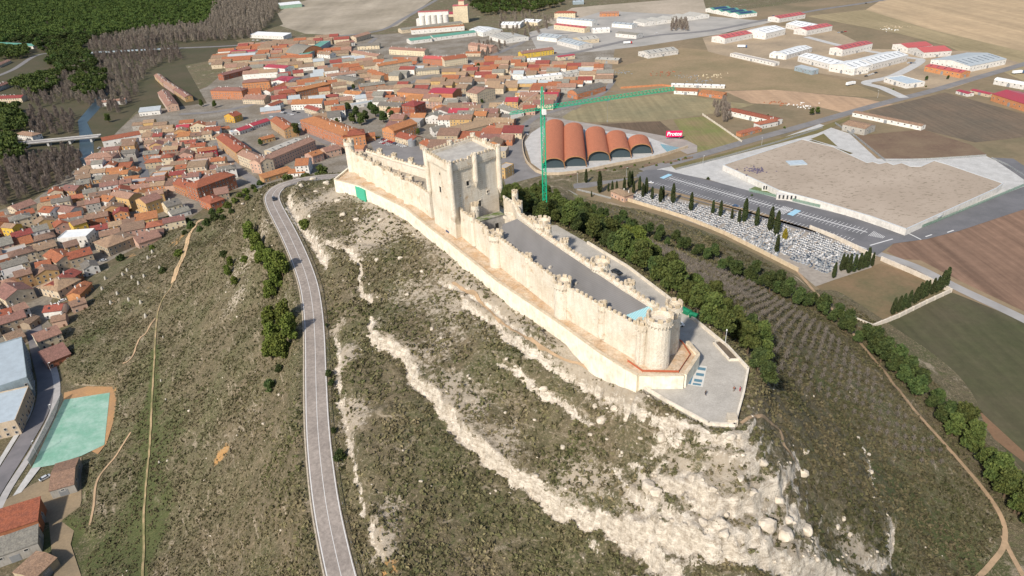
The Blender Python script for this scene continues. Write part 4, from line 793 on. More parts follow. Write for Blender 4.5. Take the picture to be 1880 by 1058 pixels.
    lk = look or (('long ' if L > 2.2*D else '')+f"{WCN[wc]} {cat} with {RN[rc]} {wd}roof")
    THINGS.append((e, cat, lk, md.x, md.y, st_)); return e
DATA = """
459 70 521 73 22 6 s w w W|516 17 555 13 60 8 g w e W|421 104 466 103 26 5 g c w W|526 104 555 108 45 6 v g n W|569 109 608 84 17 8 f e l W|583 106 606 108 14 6 g n w H
625 88 652 84 12 6 g p w H|655 78 682 70 14 8 g p c A|657 92 697 90 14 6 g g c H|646 105 693 113 13 7 g p c A|715 100 780 104 13 8 g p c A|697 138 758 128 13 12 g o c A|675 139 702 149 12 6 g o n H
615 150 650 157 18 5 g g s W|662 167 708 161 12 5 g g n H|602 148 654 141 12 5 g p w H|552 158 590 152 22 4 g o n W|499 157 527 158 24 5 e c w W|528 157 556 149 26 5 e c w W|485 131 524 134 20 6 g c w W
460 124 485 121 14 5 g g w H|390 182 447 183 14 11 h p n A|448 168 497 164 14 11 h p n A|412 148 464 134 12 7 g p b A|447 191 486 192 18 6 g p c H|497 176 533 160 11 5 g o w H|514 187 546 184 13 10 h o b A|548 183 610 168 13 10 h o b A
536 203 592 201 20 7 g o w A|414 224 432 226 12 7 e o y H|632 182 661 185 12 7 g o w H|598 186 622 184 10 5 h r k H|647 200 695 192 10 4 f m w W|694 203 735 206 14 6 g g c H|740 214 763 217 20 13 h r b A
730 181 787 186 22 8 g p n W|788 186 832 188 26 10 g c n W|836 171 856 172 18 6 g n s H|857 188 877 192 30 12 g p c A|704 256 725 261 32 11 e o n A|726 261 757 270 14 6 g o c H|771 274 785 280 14 6 g o c H|796 252 822 248 14 6 g g w H
842 256 905 240 22 7 g t s W|892 243 911 246 8 5 g r w H|912 205 945 217 12 5 g g w H|913 326 928 329 13 9 f u o H|800 32 833 31 30 5 g c c W|754 82 794 77 22 6 g e w W|796 76 875 66 22 6 g e w W|756 64 853 56 14 8 g o w W
738 62 850 48 22 6 g g c W|862 62 887 68 40 7 g w w W|899 73 927 81 45 6 g q w W|919 52 955 52 30 6 g w w W|957 46 987 48 30 6 g w c W|777 119 815 121 14 9 g s n A|817 123 859 117 20 9 g o c A|860 92 902 98 14 8 g p k A|855 104 888 104 8 5 g o c H
765 139 807 136 12 6 g g c H|958 108 1017 100 13 7 g p y A|986 74 1022 78 30 6 g m w W|1023 82 1063 92 25 6 g m w W|1066 82 1100 78 30 6 g q c W|1017 54 1073 61 14 8 g s c W|1022 43 1087 49 16 9 g m w W|1018 33 1056 33 14 9 h o c A
1089 62 1120 60 16 6 g w w W|1060 183 1112 168 16 6 v g n W|962 155 1032 147 12 7 g w w W|1033 147 1072 139 14 6 g q w W|968 119 993 118 14 6 g w w W|1025 112 1056 108 10 5 g c c W|940 143 974 140 14 6 g p w H|1092 116 1135 118 16 5 g q s W
1123 50 1160 53 18 6 g m w W|1130 68 1168 72 18 6 g g w W|1183 49 1205 46 34 6 e q w W|1206 46 1227 43 34 6 e q w W|1228 43 1249 40 34 6 e q w W|1250 40 1274 37 34 6 e q w W|1275 37 1302 33 34 6 e q w W
1295 22 1309 25 40 6 e e w W|1310 25 1324 28 40 6 e e w W|1325 28 1339 31 40 6 e e w W|1340 31 1356 34 40 6 e e w W|1330 81 1380 71 26 8 g s w W|1405 73 1441 64 38 9 g w w W|1480 66 1527 57 24 8 g s w W|1442 52 1478 60 36 7 g w w W|1430 42 1478 34 25 7 g s w W
1340 104 1420 122 10 4 f u w W|1412 106 1440 110 20 5 g w w W|1443 110 1490 96 22 6 g w w W|1464 113 1520 128 25 7 g w w W|1521 128 1563 139 25 7 g w w W|1567 139 1598 131 34 8 g w w W|1600 130 1665 113 30 8 g w w W|1545 104 1600 92 20 9 g s w W|1458 130 1490 138 10 5 s m l W
1637 91 1664 98 38 7 e s w W|1665 98 1694 107 38 7 e s w W|1696 131 1762 144 16 6 g s n W|1778 133 1845 119 50 7 g m w W|1622 151 1663 163 24 5 f b w W|1818 185 1885 207 30 7 g c n W|1754 172 1776 178 8 3 g c w S|1780 171 1815 179 8 3 g c c S|1823 155 1878 165 9 5 v w w W
1564 214 1690 240 8 4 g t w S|1545 240 1586 249 18 6 g t g S|1335 212 1422 232 12 5 g o w S|1360 252 1398 242 6 3 s r n S|1394 238 1428 231 8 5 h r w H|1237 173 1280 175 9 4 s o w S|1282 176 1326 182 10 4 s o n S|1232 160 1330 163 7 3 g w w S|1121 361 1146 372 9 5 h n k H
1052 9 1072 8 14 6 g b l W|1101 31 1136 30 12 6 g p n H|-10 86 62 90 20 5 g e w W|285 146 300 160 9 6 g p o H|301 160 320 173 9 6 g p k H|321 173 342 188 9 6 g p o H|292 180 309 206 13 7 g p k A|188 196 232 191 8 5 g p w H|257 214 295 210 12 5 s m w H
-5 190 42 188 12 6 g r c H|-20 175 20 160 10 6 g p w H|0 125 22 115 10 4 g p c H|32 256 62 260 11 6 h t w H|192 272 262 259 18 7 g o w W|160 306 211 303 14 8 h p k A|116 361 142 363 12 6 g p o H|186 387 206 390 12 9 g o w A|208 382 244 389 12 11 g p o P
256 391 275 398 14 11 e p o P|36 399 72 386 14 6 g p c H|75 402 96 404 12 6 g o w H|97 397 131 402 12 5 g p w H|311 396 338 388 13 7 g g c H|368 371 437 345 16 12 h o b A|322 353 362 369 12 8 g o b A|369 380 390 389 12 7 h o n H|318 404 352 394 10 4 g g w H
366 292 401 287 10 7 g o r H|258 459 300 445 14 5 g p k H|133 494 176 482 13 7 g o s H|75 542 112 550 16 6 h t c H|115 543 156 514 12 6 g r b H|178 461 203 471 20 7 h t s H|152 556 174 534 8 5 g o n H|137 580 165 571 8 5 g t k H
141 433 166 425 10 8 g t y H|9 435 30 437 8 8 g t y H|112 457 165 453 14 8 f w w A|86 486 110 500 12 7 g o c H|72 507 100 500 10 6 g o w H|-4 556 18 569 16 7 g p c H|76 645 120 628 12 6 g p c H|90 679 134 661 11 4 s p b H
482 320 582 276 13 10 g p k A|440 302 481 320 13 10 g p c A|402 272 439 301 14 11 g o o A|499 236 525 255 14 9 g o o A|555 241 633 271 22 12 h o n A|545 323 569 321 20 9 g o w A|633 271 673 266 18 11 h o n A
1190 108 1245 100 26 6 g q w W|22 640 52 628 12 4 g n s H|84 587 118 583 9 5 g r w H|58 606 77 592 6 4 g n s H|100 606 126 600 8 5 g t k H|2 600 30 592 10 6 g o w H|-20 630 5 618 10 6 g o c H|35 590 60 580 10 6 g p w H
500 286 556 263 10 4 g q c W|441 248 464 240 10 4 g c w H|466 238 497 228 10 4 g c w H|482 264 506 258 8 4 g o o H|395 248 424 242 8 4 g o c H|426 250 440 247 8 4 f b w H|576 301 596 294 12 7 g o k H|600 291 628 284 13 6 g p k H|604 276 640 279 8 3 g t c H|486 336 538 320 8 4 s o o H|530 325 560 323 7 3 s o w H|500 205 522 196 10 6 g o w H|560 207 584 214 10 6 g r c H|640 282 668 283 10 5 g o k H|655 262 690 258 10 5 g o n H|41 797 65 733 24 8 f b c M|66 726 55 650 26 11 f b l M|98 917 143 904 17 4.5 g t g S|-15 1048 78 1014 9 5 s g g S|-12 1006 80 976 12 6 s o b S|70 1078 112 1038 10 4 g t s S"""
KIND = dict(H='house', A='apartment block', W='warehouse', S='farm shed', P='apartment block', M='civic building')
for ln in DATA.replace('\n', '|').split('|'):
    if not ln.strip(): continue
    a = ln.split(); v = list(map(float, a[:6])); cat = KIND[a[9]]
    e = house(P(v[0], v[1]), P(v[2], v[3]), v[4], v[5], a[6], a[7], a[8], cat, big=a[9] in 'WS', arcade=a[9] == 'P')
    if a[7] == 'e' and a[6] == 'e':    # solar arrays
        for s_ in (-1, 1):
            Lw = (P(v[2], v[3])-P(v[0], v[1])).length; hw_ = Lw/2; sl_ = min(hw_*.2, 3.4)/hw_
            b_ = MB(); b_.slab([(s_*hw_*.12, 6, v[5]+sl_*hw_*.88+.42), (s_*hw_*.8, 6, v[5]+sl_*hw_*.2+.42), (s_*hw_*.8, 34, v[5]+sl_*hw_*.2+.42), (s_*hw_*.12, 34, v[5]+sl_*hw_*.88+.42)][::s_], .08); b_.build('solar_panel', flat('solar_blue', (.02, .04, .10), .3), parent=e)
# infill houses of the old town
RA = [(170, 300), (232, 268), (262, 250), (255, 238), (300, 228), (420, 238), (400, 268), (438, 306), (480, 330), (445, 350), (372, 392), (318, 425), (262, 455), (215, 480), (178, 510), (140, 548), (112, 590), (60, 610), (-40, 600), (-60, 420), (40, 400), (110, 352), (152, 315)]
RB = [(470, 205), (420, 200), (500, 150), (560, 125), (640, 108), (700, 120), (760, 112), (840, 140), (900, 110), (960, 110), (1110, 130), (1120, 155), (1040, 190), (975, 212), (950, 245), (935, 285), (880, 290), (800, 300), (690, 250), (640, 250), (560, 230)]
RC_ = [(380, 118), (420, 92), (520, 78), (640, 72), (660, 92), (560, 120), (470, 150)]
EXC = [[(670, 240), (700, 235), (700, 262), (800, 280), (800, 300), (700, 300), (640, 265)], [(625, 195), (720, 195), (720, 240), (640, 250)], [(470, 228), (520, 205), (585, 205), (600, 240), (560, 262), (500, 232)], [(405, 262), (530, 232), (590, 280), (480, 325), (430, 300)], [(760, 140), (840, 120), (820, 150), (700, 170)], [(300, 205), (500, 190), (480, 225), (320, 235)]]
streets = [(255, 245, 263, 300, 268, 335), (470, 225, 560, 232, 690, 285), (842, 126, 917, 97, 982, 67), (640, 160, 760, 150, 842, 126), (400, 262, 425, 300, 480, 345), (200, 420, 300, 400, 350, 398), (120, 560, 60, 600, 0, 640), (955, 240, 985, 215, 1125, 150), (880, 200, 930, 190, 960, 165), (640, 108, 590, 128, 505, 170)]
ST = [[tuple(P(s[i], s[i+1])[:2]) for i in range(0, len(s), 2)] for s in streets]
cand = []
def fill(reg, ang, cw, cd, seed):
    r_ = random.Random(seed); R0 = P(*reg[0]); pts = [P(*q) for q in reg]; co, si = math.cos(ang), math.sin(ang)
    us = [p.x*co+p.y*si for p in pts]; vs_ = [-p.x*si+p.y*co for p in pts]; v = min(vs_); row = 0
    while v < max(vs_):
        u = min(us)+r_.uniform(0, 5); col = 0
        while u < max(us):
            L = cw*r_.uniform(.75, 1.4); x = u+L/2; X = x*co-v*si; Y = x*si+v*co
            for (fx, fy) in ((0, 0),):
                mx, my = X, Y; ex = -si*cd/2; ey = co*cd/2; px, py = Q(mx+ex, my+ey, 0)
                ok = r_.random() > .05 and inpoly(px, py, reg) and not any(inpoly(px, py, q) for q in EXC) and Hs(mx+ex, my+ey) < 6
                if ok:
                    for s in ST:
                        if polydist(np.array([mx+ex]), np.array([my+ey]), s)[0][0] < 8: ok = False
                if ok:
                    for k in ((-.42, .08), (.42, .08), (-.42, .92), (.42, .92), (0, .5)):
                        if rectmask(X+co*L*k[0]-si*cd*k[1], Y+si*L*k[0]+co*cd*k[1], .2): ok = False; break
                if ok: cand.append((math.hypot(X, Y), X, Y, L, cd, ang, r_.random(), r_.random(), r_.random(), r_.random()))
            u += L+(r_.choice((.1, .1, .1, .1, .8, 3.5)))
        v += cd+(5.5 if row % 2 else r_.choice((.15, .15, 2.))); row += 1
RA1 = [q for q in [(170, 300), (232, 268), (262, 250), (255, 238), (300, 228), (420, 238), (400, 268), (438, 306), (400, 340), (310, 360), (250, 352), (200, 345), (150, 330)]]
RA2 = [(110, 352), (150, 330), (200, 345), (250, 352), (310, 360), (400, 340), (438, 306), (480, 330), (445, 350), (372, 392), (318, 425), (262, 455), (215, 480), (150, 430), (40, 400)]
RA3 = [(-60, 420), (40, 400), (150, 430), (215, 480), (178, 510), (140, 548), (112, 590), (60, 600), (20, 625), (-60, 650)]
RB1 = [(470, 205), (420, 200), (500, 150), (560, 125), (640, 108), (690, 118), (700, 250), (640, 250), (560, 230)]; RB2 = [(690, 118), (760, 112), (840, 140), (900, 110), (960, 110), (1110, 130), (1120, 155), (1040, 190), (975, 212), (950, 245), (935, 285), (880, 290), (800, 300), (700, 250)]
fill(RA1, rad(8), 12, 10.5, 1); fill(RA2, rad(24), 11.5, 10.5, 4); fill(RA3, rad(38), 11.5, 11, 5); fill(RB1, rad(14), 17, 15, 2); fill(RB2, rad(-12), 17, 15, 6); fill(RC_, rad(5), 20, 16, 3)
cand.sort(); print('infill candidates', len(cand))
def infill(c):
    _, X, Y, L, D, a, q1, q2, q3, q4_ = c; co, si = math.cos(a), math.sin(a)
    rc = 'ooonnnppprtgtg'[int(q1*14)]; wc = 'wwcccosskkgnob'[int(q2*14)]; rf = 'gggggesh'[int(q3*8)]; hh = (3.2, 5.8, 6.1, 6.4, 8.9, 5.9)[int(q4_*6)]*random.uniform(.95, 1.05)
    if q1 > .985: rc = 'c'
    if q3 > .95: rf = 'f'; rc = 'u'
    return house((X-co*L/2, Y-si*L/2), (X+co*L/2, Y+si*L/2), D-.1, hh, rf, rc, wc)
nH = sum(1 for t_ in THINGS if t_[1] == 'house')
for c in cand[:300-nH]: infill(c)
rest = cand[300-nH:]
if rest:
    hs_ = empty('houses_beyond', (0, 0, 0), 0, 'mass of small far town houses with brown and orange roofs', 'houses'); hs_['kind'] = 'stuff'
    WMs = {k: MB() for k in 'wcoksg'}; RMs = {k: MB() for k in 'onprtgmc'}
    for c in rest:
        _, X, Y, L, D, a, q1, q2, q3, q4_ = c; co, si = math.cos(a), math.sin(a); hh = 3+q4_*5; f = lambda u, v, z: (X+co*u-si*v, Y+si*u+co*v, z); D -= .1; r_ = D*.2
        wm = WMs['wwccoksg'[int(q2*8)]]; rm = RMs['oonnpotrtgmn'[int(q1*12)]]
        wm.add([f(-L/2, 0, 0), f(L/2, 0, 0), f(L/2, D, 0), f(-L/2, D, 0), f(-L/2, 0, hh), f(L/2, 0, hh), f(L/2, D, hh), f(-L/2, D, hh), f(-L/2, D/2, hh+r_), f(L/2, D/2, hh+r_)], [(0, 1, 5, 4), (2, 3, 7, 6), (1, 2, 6, 9, 5), (3, 0, 4, 8, 7)])
        rm.slab([f(-L/2-.3, -.4, hh-.1), f(L/2+.3, -.4, hh-.1), f(L/2+.3, D/2, hh+r_+.1), f(-L/2-.3, D/2, hh+r_+.1)]); rm.slab([f(L/2+.3, D+.4, hh-.1), f(-L/2-.3, D+.4, hh-.1), f(-L/2-.3, D/2, hh+r_+.1), f(L/2+.3, D/2, hh+r_+.1)])
        for k in range(int(L/3)): wm = WMs['g']; rm.box(f(-L/2+1.5+k*3, -.02, 1.2)[:2]+(hh*.5,), (.9, .06, 1.), a) if k % 2 else None
    for k, b in WMs.items():
        if b.v: b.build('wall', WALL[k], parent=hs_)
    for k, b in RMs.items():
        if b.v: b.build('roof', ROOF[k], parent=hs_)
# silos
s_ = empty('grain_silo', P(799, 50), rad(-4), 'row of five tall white grain silos with a red roofed gallery on top', 'silo')
for k in range(5): b = MB(); b.cyl((-24+k*11.5, 0), 5.6, 5.6, -1, 22, 16); b.build('silo_cylinder', WALL['w'], parent=s_)
b = MB(); b.box((-1, 3, 22), (58, 10, 6)); b.box((-30, 4, 0), (10, 14, 16)); b.build('gallery', WALL['w'], parent=s_); b = MB(); b.box((-1, 3, 28.002), (59, 11, 1)); b.build('roof', ROOF['s'], parent=s_)
s_ = empty('grain_elevator', P(847, 42), rad(-4), 'tall square cream grain elevator tower with reddish stepped roof', 'tower')
b = MB(); b.box((0, 8, -1), (29, 20, 32)); b.box((2, 10, 31), (11, 10, 8)); b.build('wall', WALL['c'], parent=s_)
b = MB(); b.box((0, 8, 31.002), (30, 21, .8)); b.box((2, 10, 39.002), (12, 11, .8)); b.build('roof', ROOF['s'], parent=s_)
p = P(757, 268); b = MB(); b.cyl((0, 0), 4, 4, 0, 6, 20); b.cyl((0, 0), 4.1, .3, 6, 7.5, 20); o = b.build('water_tank', STEEL); o.location = p; tag(o, 'round grey metal tank beside the orange roofed houses', 'tank')
# ------------------------------------------------------------------ winery
VT = tiles('vault_tiles', (.47, .175, .095), (.41, .15, .085), .8, .02); RIB = flat('timber_arch', (.30, .16, .07)); GLZ = flat('winery_glazing', (.05, .07, .08), .2)
vs5 = [((1016, 290), (1018, 219), (998, 299), (1036, 305)), ((1056, 287), (1056, 225), (1037, 297), (1078, 297)), ((1100, 277), (1096, 232), (1079, 294), (1120, 293)), ((1139, 271), (1138, 239), (1121, 286), (1160, 284)), ((1178, 264), (1177, 247), (1160, 275), (1199, 279))]
wn = empty('winery', P(1090, 280), 0, 'modern winery of five parallel terracotta tiled barrel vaults', 'winery')
wl = Vector(wn.location); dirs = (P(1018, 219, 10)-P(1016, 290, 10)); dirs.z = 0; dirs.normalize(); prv = None
for i, (fc, bc, la, lb) in enumerate(vs5):
    f0 = P(*fc, 10.); b0 = P(*bc, 10.); Lv = (b0-f0).dot(dirs); W5 = 9.7; sd_ = Vector((dirs.y, -dirs.x, 0)); c0 = Vector((f0.x, f0.y, 0))
    n = 16; R_ = MB(); ins_ = []
    prof = [(-W5*math.cos(math.pi*k/n), 3.2+6.9*math.sin(math.pi*k/n)**.85) for k in range(n+1)]
    for k in range(n):
        a, c = prof[k], prof[k+1]; q_ = [c0+sd_*a[0]+Vector((0, 0, a[1]))-wl, c0+sd_*c[0]+Vector((0, 0, c[1]))-wl]
        R_.slab([tuple(q_[0]), tuple(q_[0]+dirs*Lv), tuple(q_[1]+dirs*Lv), tuple(q_[1])][::-1], .3)
    v_ = R_.build('vault_roof', VT, parent=wn)
    b = MB()
    for k in range(n):
        a, c = prof[k], prof[k+1]; b.bar(c0+sd_*a[0]*.97-dirs*.35+Vector((0, 0, a[1]-.45))-wl, c0+sd_*c[0]*.97-dirs*.35+Vector((0, 0, c[1]-.45))-wl, .42)
    b.bar(c0-sd_*W5-dirs*.3-wl+Vector((0, 0, -.2)), c0-sd_*W5-dirs*.3-wl+Vector((0, 0, 3.)), .35); b.bar(c0+sd_*W5-dirs*.3-wl+Vector((0, 0, -.2)), c0+sd_*W5-dirs*.3-wl+Vector((0, 0, 3.)), .35)
    b.build('timber_arch', RIB, parent=v_)
    b = MB(); pts = [c0+sd_*a[0]*.96+dirs*2.2+Vector((0, 0, a[1]-.5))-wl for a in prof]; pts = [c0-sd_*W5*.96+dirs*2.2-wl]+pts+[c0+sd_*W5*.96+dirs*2.2-wl]; m_ = len(pts); b.add(pts, [tuple(range(m_))]); b.build('glazed_end', GLZ, parent=v_); b = MB(); b.add([p_+dirs*(Lv-4.4) for p_ in pts], [tuple(range(m_))[::-1]]); b.build('glazed_end', GLZ, parent=v_)
sheet('winery_court', [(963, 262), (975, 245), (990, 235), (1004, 228), (1180, 246), (1230, 262), (1255, 272), (1200, 290), (1060, 317), (1000, 318), (975, 300)], CONC, .3)
sheet('winery_terrace', [(1004, 215), (1180, 243), (1260, 258), (1280, 268), (1280, 280), (1262, 284), (1225, 266), (1180, 249), (1004, 230)], mottled('winery_paving', (.30, .27, .24), (.25, .22, .2), .1), .32)
sheet('pool', [(1216, 271), (1212, 265), (1252, 273), (1225, 280)], flat('pool_tiles', (.16, .30, .33), .3), .36)
b = MB(); wp = [P(*q) for q in [(1262, 272), (1200, 291), (1130, 304), (1060, 318), (1000, 322), (975, 308), (963, 288), (960, 262), (966, 250)]]; wp = spline([tuple(q) for q in wp], 10)
for a, c in zip(wp, wp[1:]): b.wall([a, c], .6, -.5, 2.6)
tag(b.build('retaining_wall', WALL['c']), 'cream retaining wall curving around the sunken winery court', 'wall')
b = MB()
for k, q in enumerate([(1052, 322, 12), (1105, 314, 10), (1150, 308, 12), (1195, 303, 12), (1232, 298, 12), (1262, 292, 10)]):
    p = P(*q[:2]); b = MB(); b.prism([tuple(P(q[0]-q[2], q[1]+3)[:2]), tuple(P(q[0]+q[2], q[1]-1)[:2]), tuple(P(q[0]+q[2], q[1]-4)[:2]), tuple(P(q[0]-q[2], q[1]-.5)[:2])], .1, .5)
    tag(b.build('flower_bed', mottled('bed_soil', (.13, .085, .06), (.2, .15, .1), .5)), kind='structure')
p = P(1237, 256); sg = empty('billboard', p, rad(-6), 'red billboard with white Protos lettering standing beyond the vaulted winery', 'sign')
b = MB(); b.box((0, 0, 2.2), (15, .4, 6)); b.build('panel', flat('billboard_red', (.62, .01, .10), .5), parent=sg)
for x in (-5, 5): b = MB(); b.box((x, .3, 0), (.4, .4, 2.2)); b.build('post', STEEL, parent=sg)
cu = bpy.data.curves.new('lettering', 'FONT'); cu.body = 'Protos'; cu.size = 5; cu.align_x = 'CENTER'; cu.extrude = .05; cu.shear = .2; cu.offset = .1; cu.materials.append(flat('sign_white', (.85, .85, .85)))
o = bpy.data.objects.new('lettering_curve', cu); C.objects.link(o); me = bpy.data.meshes.new_from_object(o.evaluated_get(bpy.context.evaluated_depsgraph_get())); bpy.data.objects.remove(o); o = inst('lettering', me); o.parent = sg; o.location = (0, -.27, 3.7); o.rotation_euler = (math.pi/2, 0, 0)
# ------------------------------------------------------------------ school
sc_px = [(1327, 303), (1472, 256), (1530, 270), (1592, 299), (1602, 297), (1614, 301), (1628, 298), (1640, 303), (1655, 299), (1672, 306), (1690, 306), (1715, 295), (1742, 303), (1842, 337), (1830, 346), (1664, 421), (1600, 398), (1500, 368), (1430, 350)]
SR = [tuple(P(x, y, 4.8)[:2]) for x, y in sc_px]
c0 = P(1590, 350); sch = empty('school_building', c0, 0, 'huge low building with irregular flat tan gravel roof and white walls beside the car park', 'building')
loc = [(x-c0.x, y-c0.y) for x, y in SR]
b = MB(); b.prism(loc, -1, 4.6); b.build('wall', WALL['w'], parent=sch)
t = NT('tan_gravel_roof'); c = t.mix(t.ramp(t.noise(.02, 6, .6), .4, .6), (.355, .295, .235), (.31, .255, .20)); c = t.mix(t.ramp(t.noise(.28, 3, .6, t.mapped((1, 2.2, 1), (0, 0, rad(15)))), .57, .66), c, (.20, .165, .12)); GRV = t.col(c)
b = MB(); b.prism([(x*.992, y*.992) for x, y in loc], 4.59, 4.8); b.build('roof', GRV, parent=sch)
b = MB(); n = len(loc)
for i in range(n): b.wall([loc[(i+1) % n], loc[i]], .5, 4.61, 5.1)
b.build('roof_edge', flat('zinc_edge', (.5, .53, .55)), parent=sch)
a, c = Vector(loc[0]), Vector(loc[17]); dd = (c-a).normalized(); nr = Vector((-dd.y, dd.x)); nr = -nr if nr.y > 0 else nr
for k in range(46):
    p_ = a+dd*(2+k*(c-a).length/47)+nr*.05
    if k % 9 == 8: continue
    b = MB(); b.box((p_.x, p_.y, 1.2), (1.3, .1, 2.6), math.atan2(dd.y, dd.x)); b.build('window', GLASS, parent=sch)
pg = P(1462, 300, 4.8)-c0; b = MB(); b.box((pg.x, pg.y, 4.8), (14, 10, .8)); b.build('rooflight', ROOF['b'], parent=sch)
pg = P(1387, 313, 4.8)-c0; b = MB()
for k in range(60): b.box((pg.x+random.gauss(0, 5), pg.y+random.gauss(0, 3.5), 4.8), (random.uniform(.5, 1.5), random.uniform(.5, 1.5), random.uniform(.2, .9)), random.random())
b.build('roof_plant_bed', flat('purple_grey_stones', (.14, .12, .17)), parent=sch)
for (x, y, w_, d_) in ((1452, 370, 18, 6), (1417, 353, 12, 5)):
    pg = P(x, y)-c0; b = MB(); b.box((pg.x, pg.y+4, 0), (w_, d_, 4), rad(-20)); o = b.build('porch', WALL['w'], parent=sch)
    for k in range(6): b = MB(); q_ = Vector((pg.x, pg.y+4))+Vector((math.cos(rad(-20)), math.sin(rad(-20))))*((k-2.5)*w_/6.5)+Vector((math.sin(rad(-20)), -math.cos(rad(-20))))*(d_/2+.04); b.box((q_.x, q_.y, 1.2), (1.2, .1, 3), rad(-20)); b.build('window', GLASS, parent=o)
def canopy(px, py): 
    p_ = P(px, py); b = MB(); b.box((0, 0, 3), (9, 5, .5), .5); e = empty('canopy', p_, .2); b.build('roof', ROOF['m'], parent=e); b = MB(); [b.box((x, 0, 0), (.3, .3, 3)) for x in (-3, 3)]; b.build('post', STEEL, parent=e); return e
for k, q in enumerate([(1720, 402), (1775, 372), (1800, 362)]): THINGS.append((canopy(*q), 'canopy', 'small grey flat canopy by the school edge', *P(*q)[:2], ''))
# ------------------------------------------------------------------ fences and walls
def fence(px, look, cat='fence', hh=2.2, mt=None, post=3.5, solid=False, th=.06, pad=.0, ter=False, thick=None):
    f_ = T if ter else P; pts = [f_(*q) for q in px]; e = empty(cat.replace(' ', '_'), pts[0], 0); o0 = pts[0]; mt = mt or flat('fence_paint', (.36, .42, .38)); pb = MB(); posts = []
    for a, c in zip(pts, pts[1:]):
        d = c-a; L = d.length; an = math.atan2(d.y, d.x); n = max(1, int(L/(post if not solid else 6)))
        for i in range(n):
            p_ = a+d*(i/n); q_ = a+d*((i+1)/n); z_ = (Hs(p_.x, p_.y) if ter else 0); z2 = (Hs(q_.x, q_.y) if ter else 0)
            u = Vector((-math.sin(an), math.cos(an), 0))*(thick or th)/2; lo = -.6 if solid else .12
            vs_ = [p_-u, q_-u, q_+u, p_+u]; zz = [z_, z2, z2, z_]
            pb.add([(v.x-o0.x, v.y-o0.y, z+lo-o0.z) for v, z in zip(vs_, zz)]+[(v.x-o0.x, v.y-o0.y, z+hh-o0.z) for v, z in zip(vs_, zz)], [(3, 2, 1, 0), (4, 5, 6, 7), (0, 1, 5, 4), (1, 2, 6, 5), (2, 3, 7, 6), (3, 0, 4, 7)])
            posts.append((p_.x-o0.x, p_.y-o0.y, z_-o0.z, an))
    if solid:
        pb.build('wall_panel', mt, parent=e)
    else: pb.build('mesh_panel', mt, parent=e)
    b = MB(); b.box((0, 0, -.4), (.18 if not solid else .7, .18 if not solid else (thick or .4)+.25, hh+.55)); me = b.mesh('post', mt)
    for k, p_ in enumerate(posts[:90]): inst('post', me, p_[:3], p_[3], e)
    tag(e, look, cat); return e
def meshmat(n, c):
    t = NT(n); ck = t.n.new('ShaderNodeTexChecker'); ck.inputs['Scale'].default_value = 6; t.l.new(t.tc.outputs['Object'], ck.inputs[0]); t.l.new(t.math('ADD', t.math('MULTIPLY', ck.outputs['Fac'], .35), .3), t.b.inputs['Alpha']); return t.col(c)
MSH = meshmat('green_mesh', (.20, .30, .24)); MSG = meshmat('grey_mesh', (.35, .36, .36))
fence([(1375, 352), (1440, 366), (1540, 390), (1600, 408), (1664, 430), (1720, 408), (1800, 375), (1880, 342)], 'green mesh fence between the car park and the flat gravel roofed school', hh=2.4, mt=MSH)
fence([(1240, 313), (1330, 290), (1430, 262), (1510, 236)], 'long pale mesh fence along the road above the school forecourt', hh=2., mt=MSG)
fence([(1533, 228), (1570, 252), (1625, 297), (1700, 295), (1810, 288)], 'grey mesh fence bordering the brown fallow plot', hh=2., mt=MSG)
fence([(1820, 292), (1850, 305), (1880, 325)], 'short fence beside the dark turning head', hh=1.6, mt=MSG)
WST = plaster('cemetery_wall_render', (.50, .40, .29), .8); WSP = plaster('pale_block_wall', (.58, .52, .44), .8)
fence([(1148, 368), (1200, 384), (1260, 403), (1330, 431), (1400, 466), (1465, 499)], 'long ochre cemetery wall facing the line of dark pines', 'wall', 2.6, WST, solid=True, thick=.8)
fence([(1487, 421), (1530, 438), (1570, 457), (1606, 476)], 'pale cemetery wall beside the car park end', 'wall', 2.8, WSP, solid=True, thick=.8)
fence([(1618, 479), (1660, 497), (1700, 515), (1742, 536)], 'pale buttressed wall along the lane beside the ploughed field', 'wall', 2.8, WSP, solid=True, thick=.8)
fence([(1745, 537), (1700, 558), (1650, 583), (1601, 603), (1570, 590), (1545, 575)], 'pale block wall closing the bare brown lot at its near corner', 'wall', 2.4, WSP, solid=True, thick=.8)
fence([(1060, 350), (1085, 356), (1122, 366)], 'white railing by the cemetery chapel drive', 'fence', 1.6, MSG)
fence([(1210, 313), (1290, 212), (1291, 210)][1:2]+[(1325, 236), (1362, 262)], 'white boundary wall between mown green field and farm', 'wall', 2., WSP, solid=True)
fence([(1140, 163), (1215, 158), (1232, 160)], 'orange brick wall around the small farm yard', 'wall', 2.2, WALL['n'], solid=True)
fence([(57, 857), (78, 815), (100, 770), (118, 733)], 'tall thin wire fence on posts along the green court', 'fence', 4., MSG, post=9)
fence([(1060, 360), (1045, 352), (1005, 352)], 'pale low railing beside the grass plot near the crane', 'fence', 1.2, MSG)
